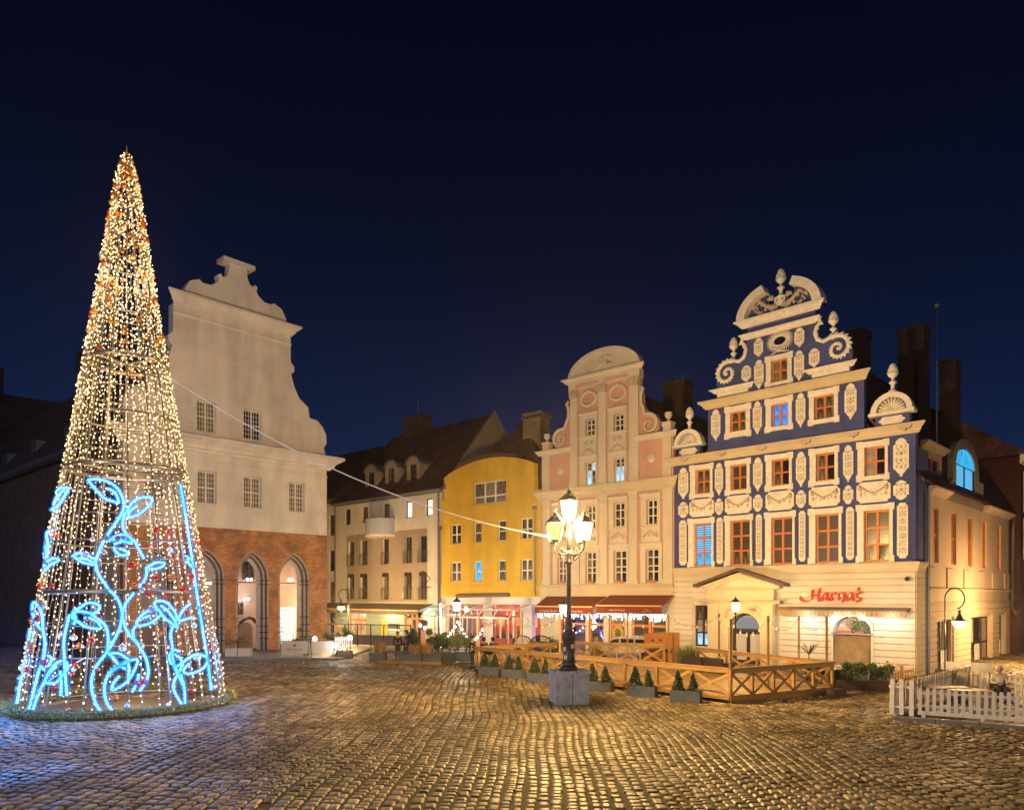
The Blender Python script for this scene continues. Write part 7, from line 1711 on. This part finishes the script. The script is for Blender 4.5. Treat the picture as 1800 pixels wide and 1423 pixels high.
for k, (px, Y, z, lb, pw) in enumerate(((553, 46.2, 1.15, 'round flood lamp glaring at the foot of the right brick pier', 70), (591, 44.4, .85, 'round flood lamp low on the terrace edge', 70), (615, 45.0, 1.3, 'round flood lamp on the white picket screen', 80))):
    x, y = gp(px, Y); t = thing('flood_lamp', lb, 'lamp', (x, y, z), 0, 'terrace flood lamps'); MB().ball((0, 0, 0), .15, 10, 7).build('globe', 'lamp_n', t, smooth=True); MB().tube([(0, .1, -.15), (0, .1, -z + .14)], .02, 5).build('stand', 'iron', t); lamp((0, -.2, 0), pw * .3, (1, .88, .74), .12, t)
# by the restaurant hatch
x, y = gp(1519, 30.4); trough('long dark timber planter under the serving hatch', x, y, 2.3, .7, .42, -.15, 'dwood')
for k, px in enumerate((1484, 1505, 1528, 1552)):
    _r = .44; x, y = gp(px, 30.6 - .1 * k); shrub('laurel', ('first', 'second', 'third', 'fourth')[k] + ' laurel bush from the left in the timber planter', x, y, .38, _r, .30, .66 + .12 * (k % 2), 1300, .055, 'leafy', 'laurels in the timber planter', asp=.55)
x, y = gp(1468, 28.6); cr8 = thing('timber_step', 'dark timber block at the right foot of the deck', 'block', (x, y, 0), .5)
MB().box(-.35, .35, -.25, .25, 0, .28).build('block', 'dwood', cr8)
fg = pickets('low_fence', 'low open brown wooden fence right of the laurel planter', gp(1563, 30.2), gp(1606, 31.8), .35, .75, .26, None, .07, base=False, mat='deck', round_=False)
for q in (0, 1.2): MB().box(q, q + .09, -.05, .05, 0, .98).build('post', 'deck', fg)
MB().box(0, 1.9, -.03, .03, .92, .97).build('rail', 'deck', fg)
x, y = gp(1207, 36.0); grass_clump('sprawling feathery plant beside the wicker sofas', x, y, .6, 1.0, .85, 380, 'leafy'); trough('round dark pot under the sprawling feathery plant', x, y, .5, .5, .5, .3, 'wicker', .12)
x, y = gp(1421, 33.2); ot = thing('bare_sapling', 'small bare twisted sapling against the white restaurant wall', 'sapling', (x, y, .22)); m = MB().tube([(0, 0, 0), (.02, 0, 1.0)], .02, 5).build('trunk', 'bark', ot); rr = random.Random(4); m = MB()
for k in range(22):
    a = rr.uniform(0, 6.28); m.tube([(.02, 0, 1.0), (.02 + .25 * math.cos(a), .1 * math.sin(a), 1.2 + rr.uniform(0, .3)), (.02 + rr.uniform(.35, .6) * math.cos(a), .2 * math.sin(a), 1.3 + rr.uniform(-.05, .35))], [.012, .009, .004], 4)
m.build('twigs', 'bark', ot)
x, y = gp(975, 40.9); shrub('potted_tree', 'dark leafy potted tree left of the great lamp on the deck', x, y, .22, .4, .35, 1.7, 380, .08, 'leaf', cat='tree')
x, y = gp(1048, 42.3); vs = thing('lidded_urn', 'yellowish lidded urn on the deck by the wine bar windows', 'urn', (x, y, .22)); MB().lathe([(.2, 0), (.32, .3), (.3, .7), (.14, .95), (.12, 1.1), (.18, 1.15), (.02, 1.3)], 14).build('jar', P('ochre_glaze', (.30, .22, .05), rough=.3), vs, smooth=True)

# =================================================================== THIN HAZE ADDED IN PLACE OF LAMP BLOOM
NA = bpy.data.materials.new('bloom_haze_volume'); NA.use_nodes = True; t_ = NA.node_tree; t_.nodes.clear()
o_ = t_.nodes.new('ShaderNodeOutputMaterial'); v_ = t_.nodes.new('ShaderNodeVolumePrincipled')
v_.inputs['Color'].default_value = (.92, .90, .95, 1); v_.inputs['Density'].default_value = .00035; v_.inputs['Anisotropy'].default_value = .86
t_.links.new(v_.outputs[0], o_.inputs['Volume'])
MB().box(-268, 268, -38, 408, -1.6, 39).build('bloom_haze', NA, kind='stuff')
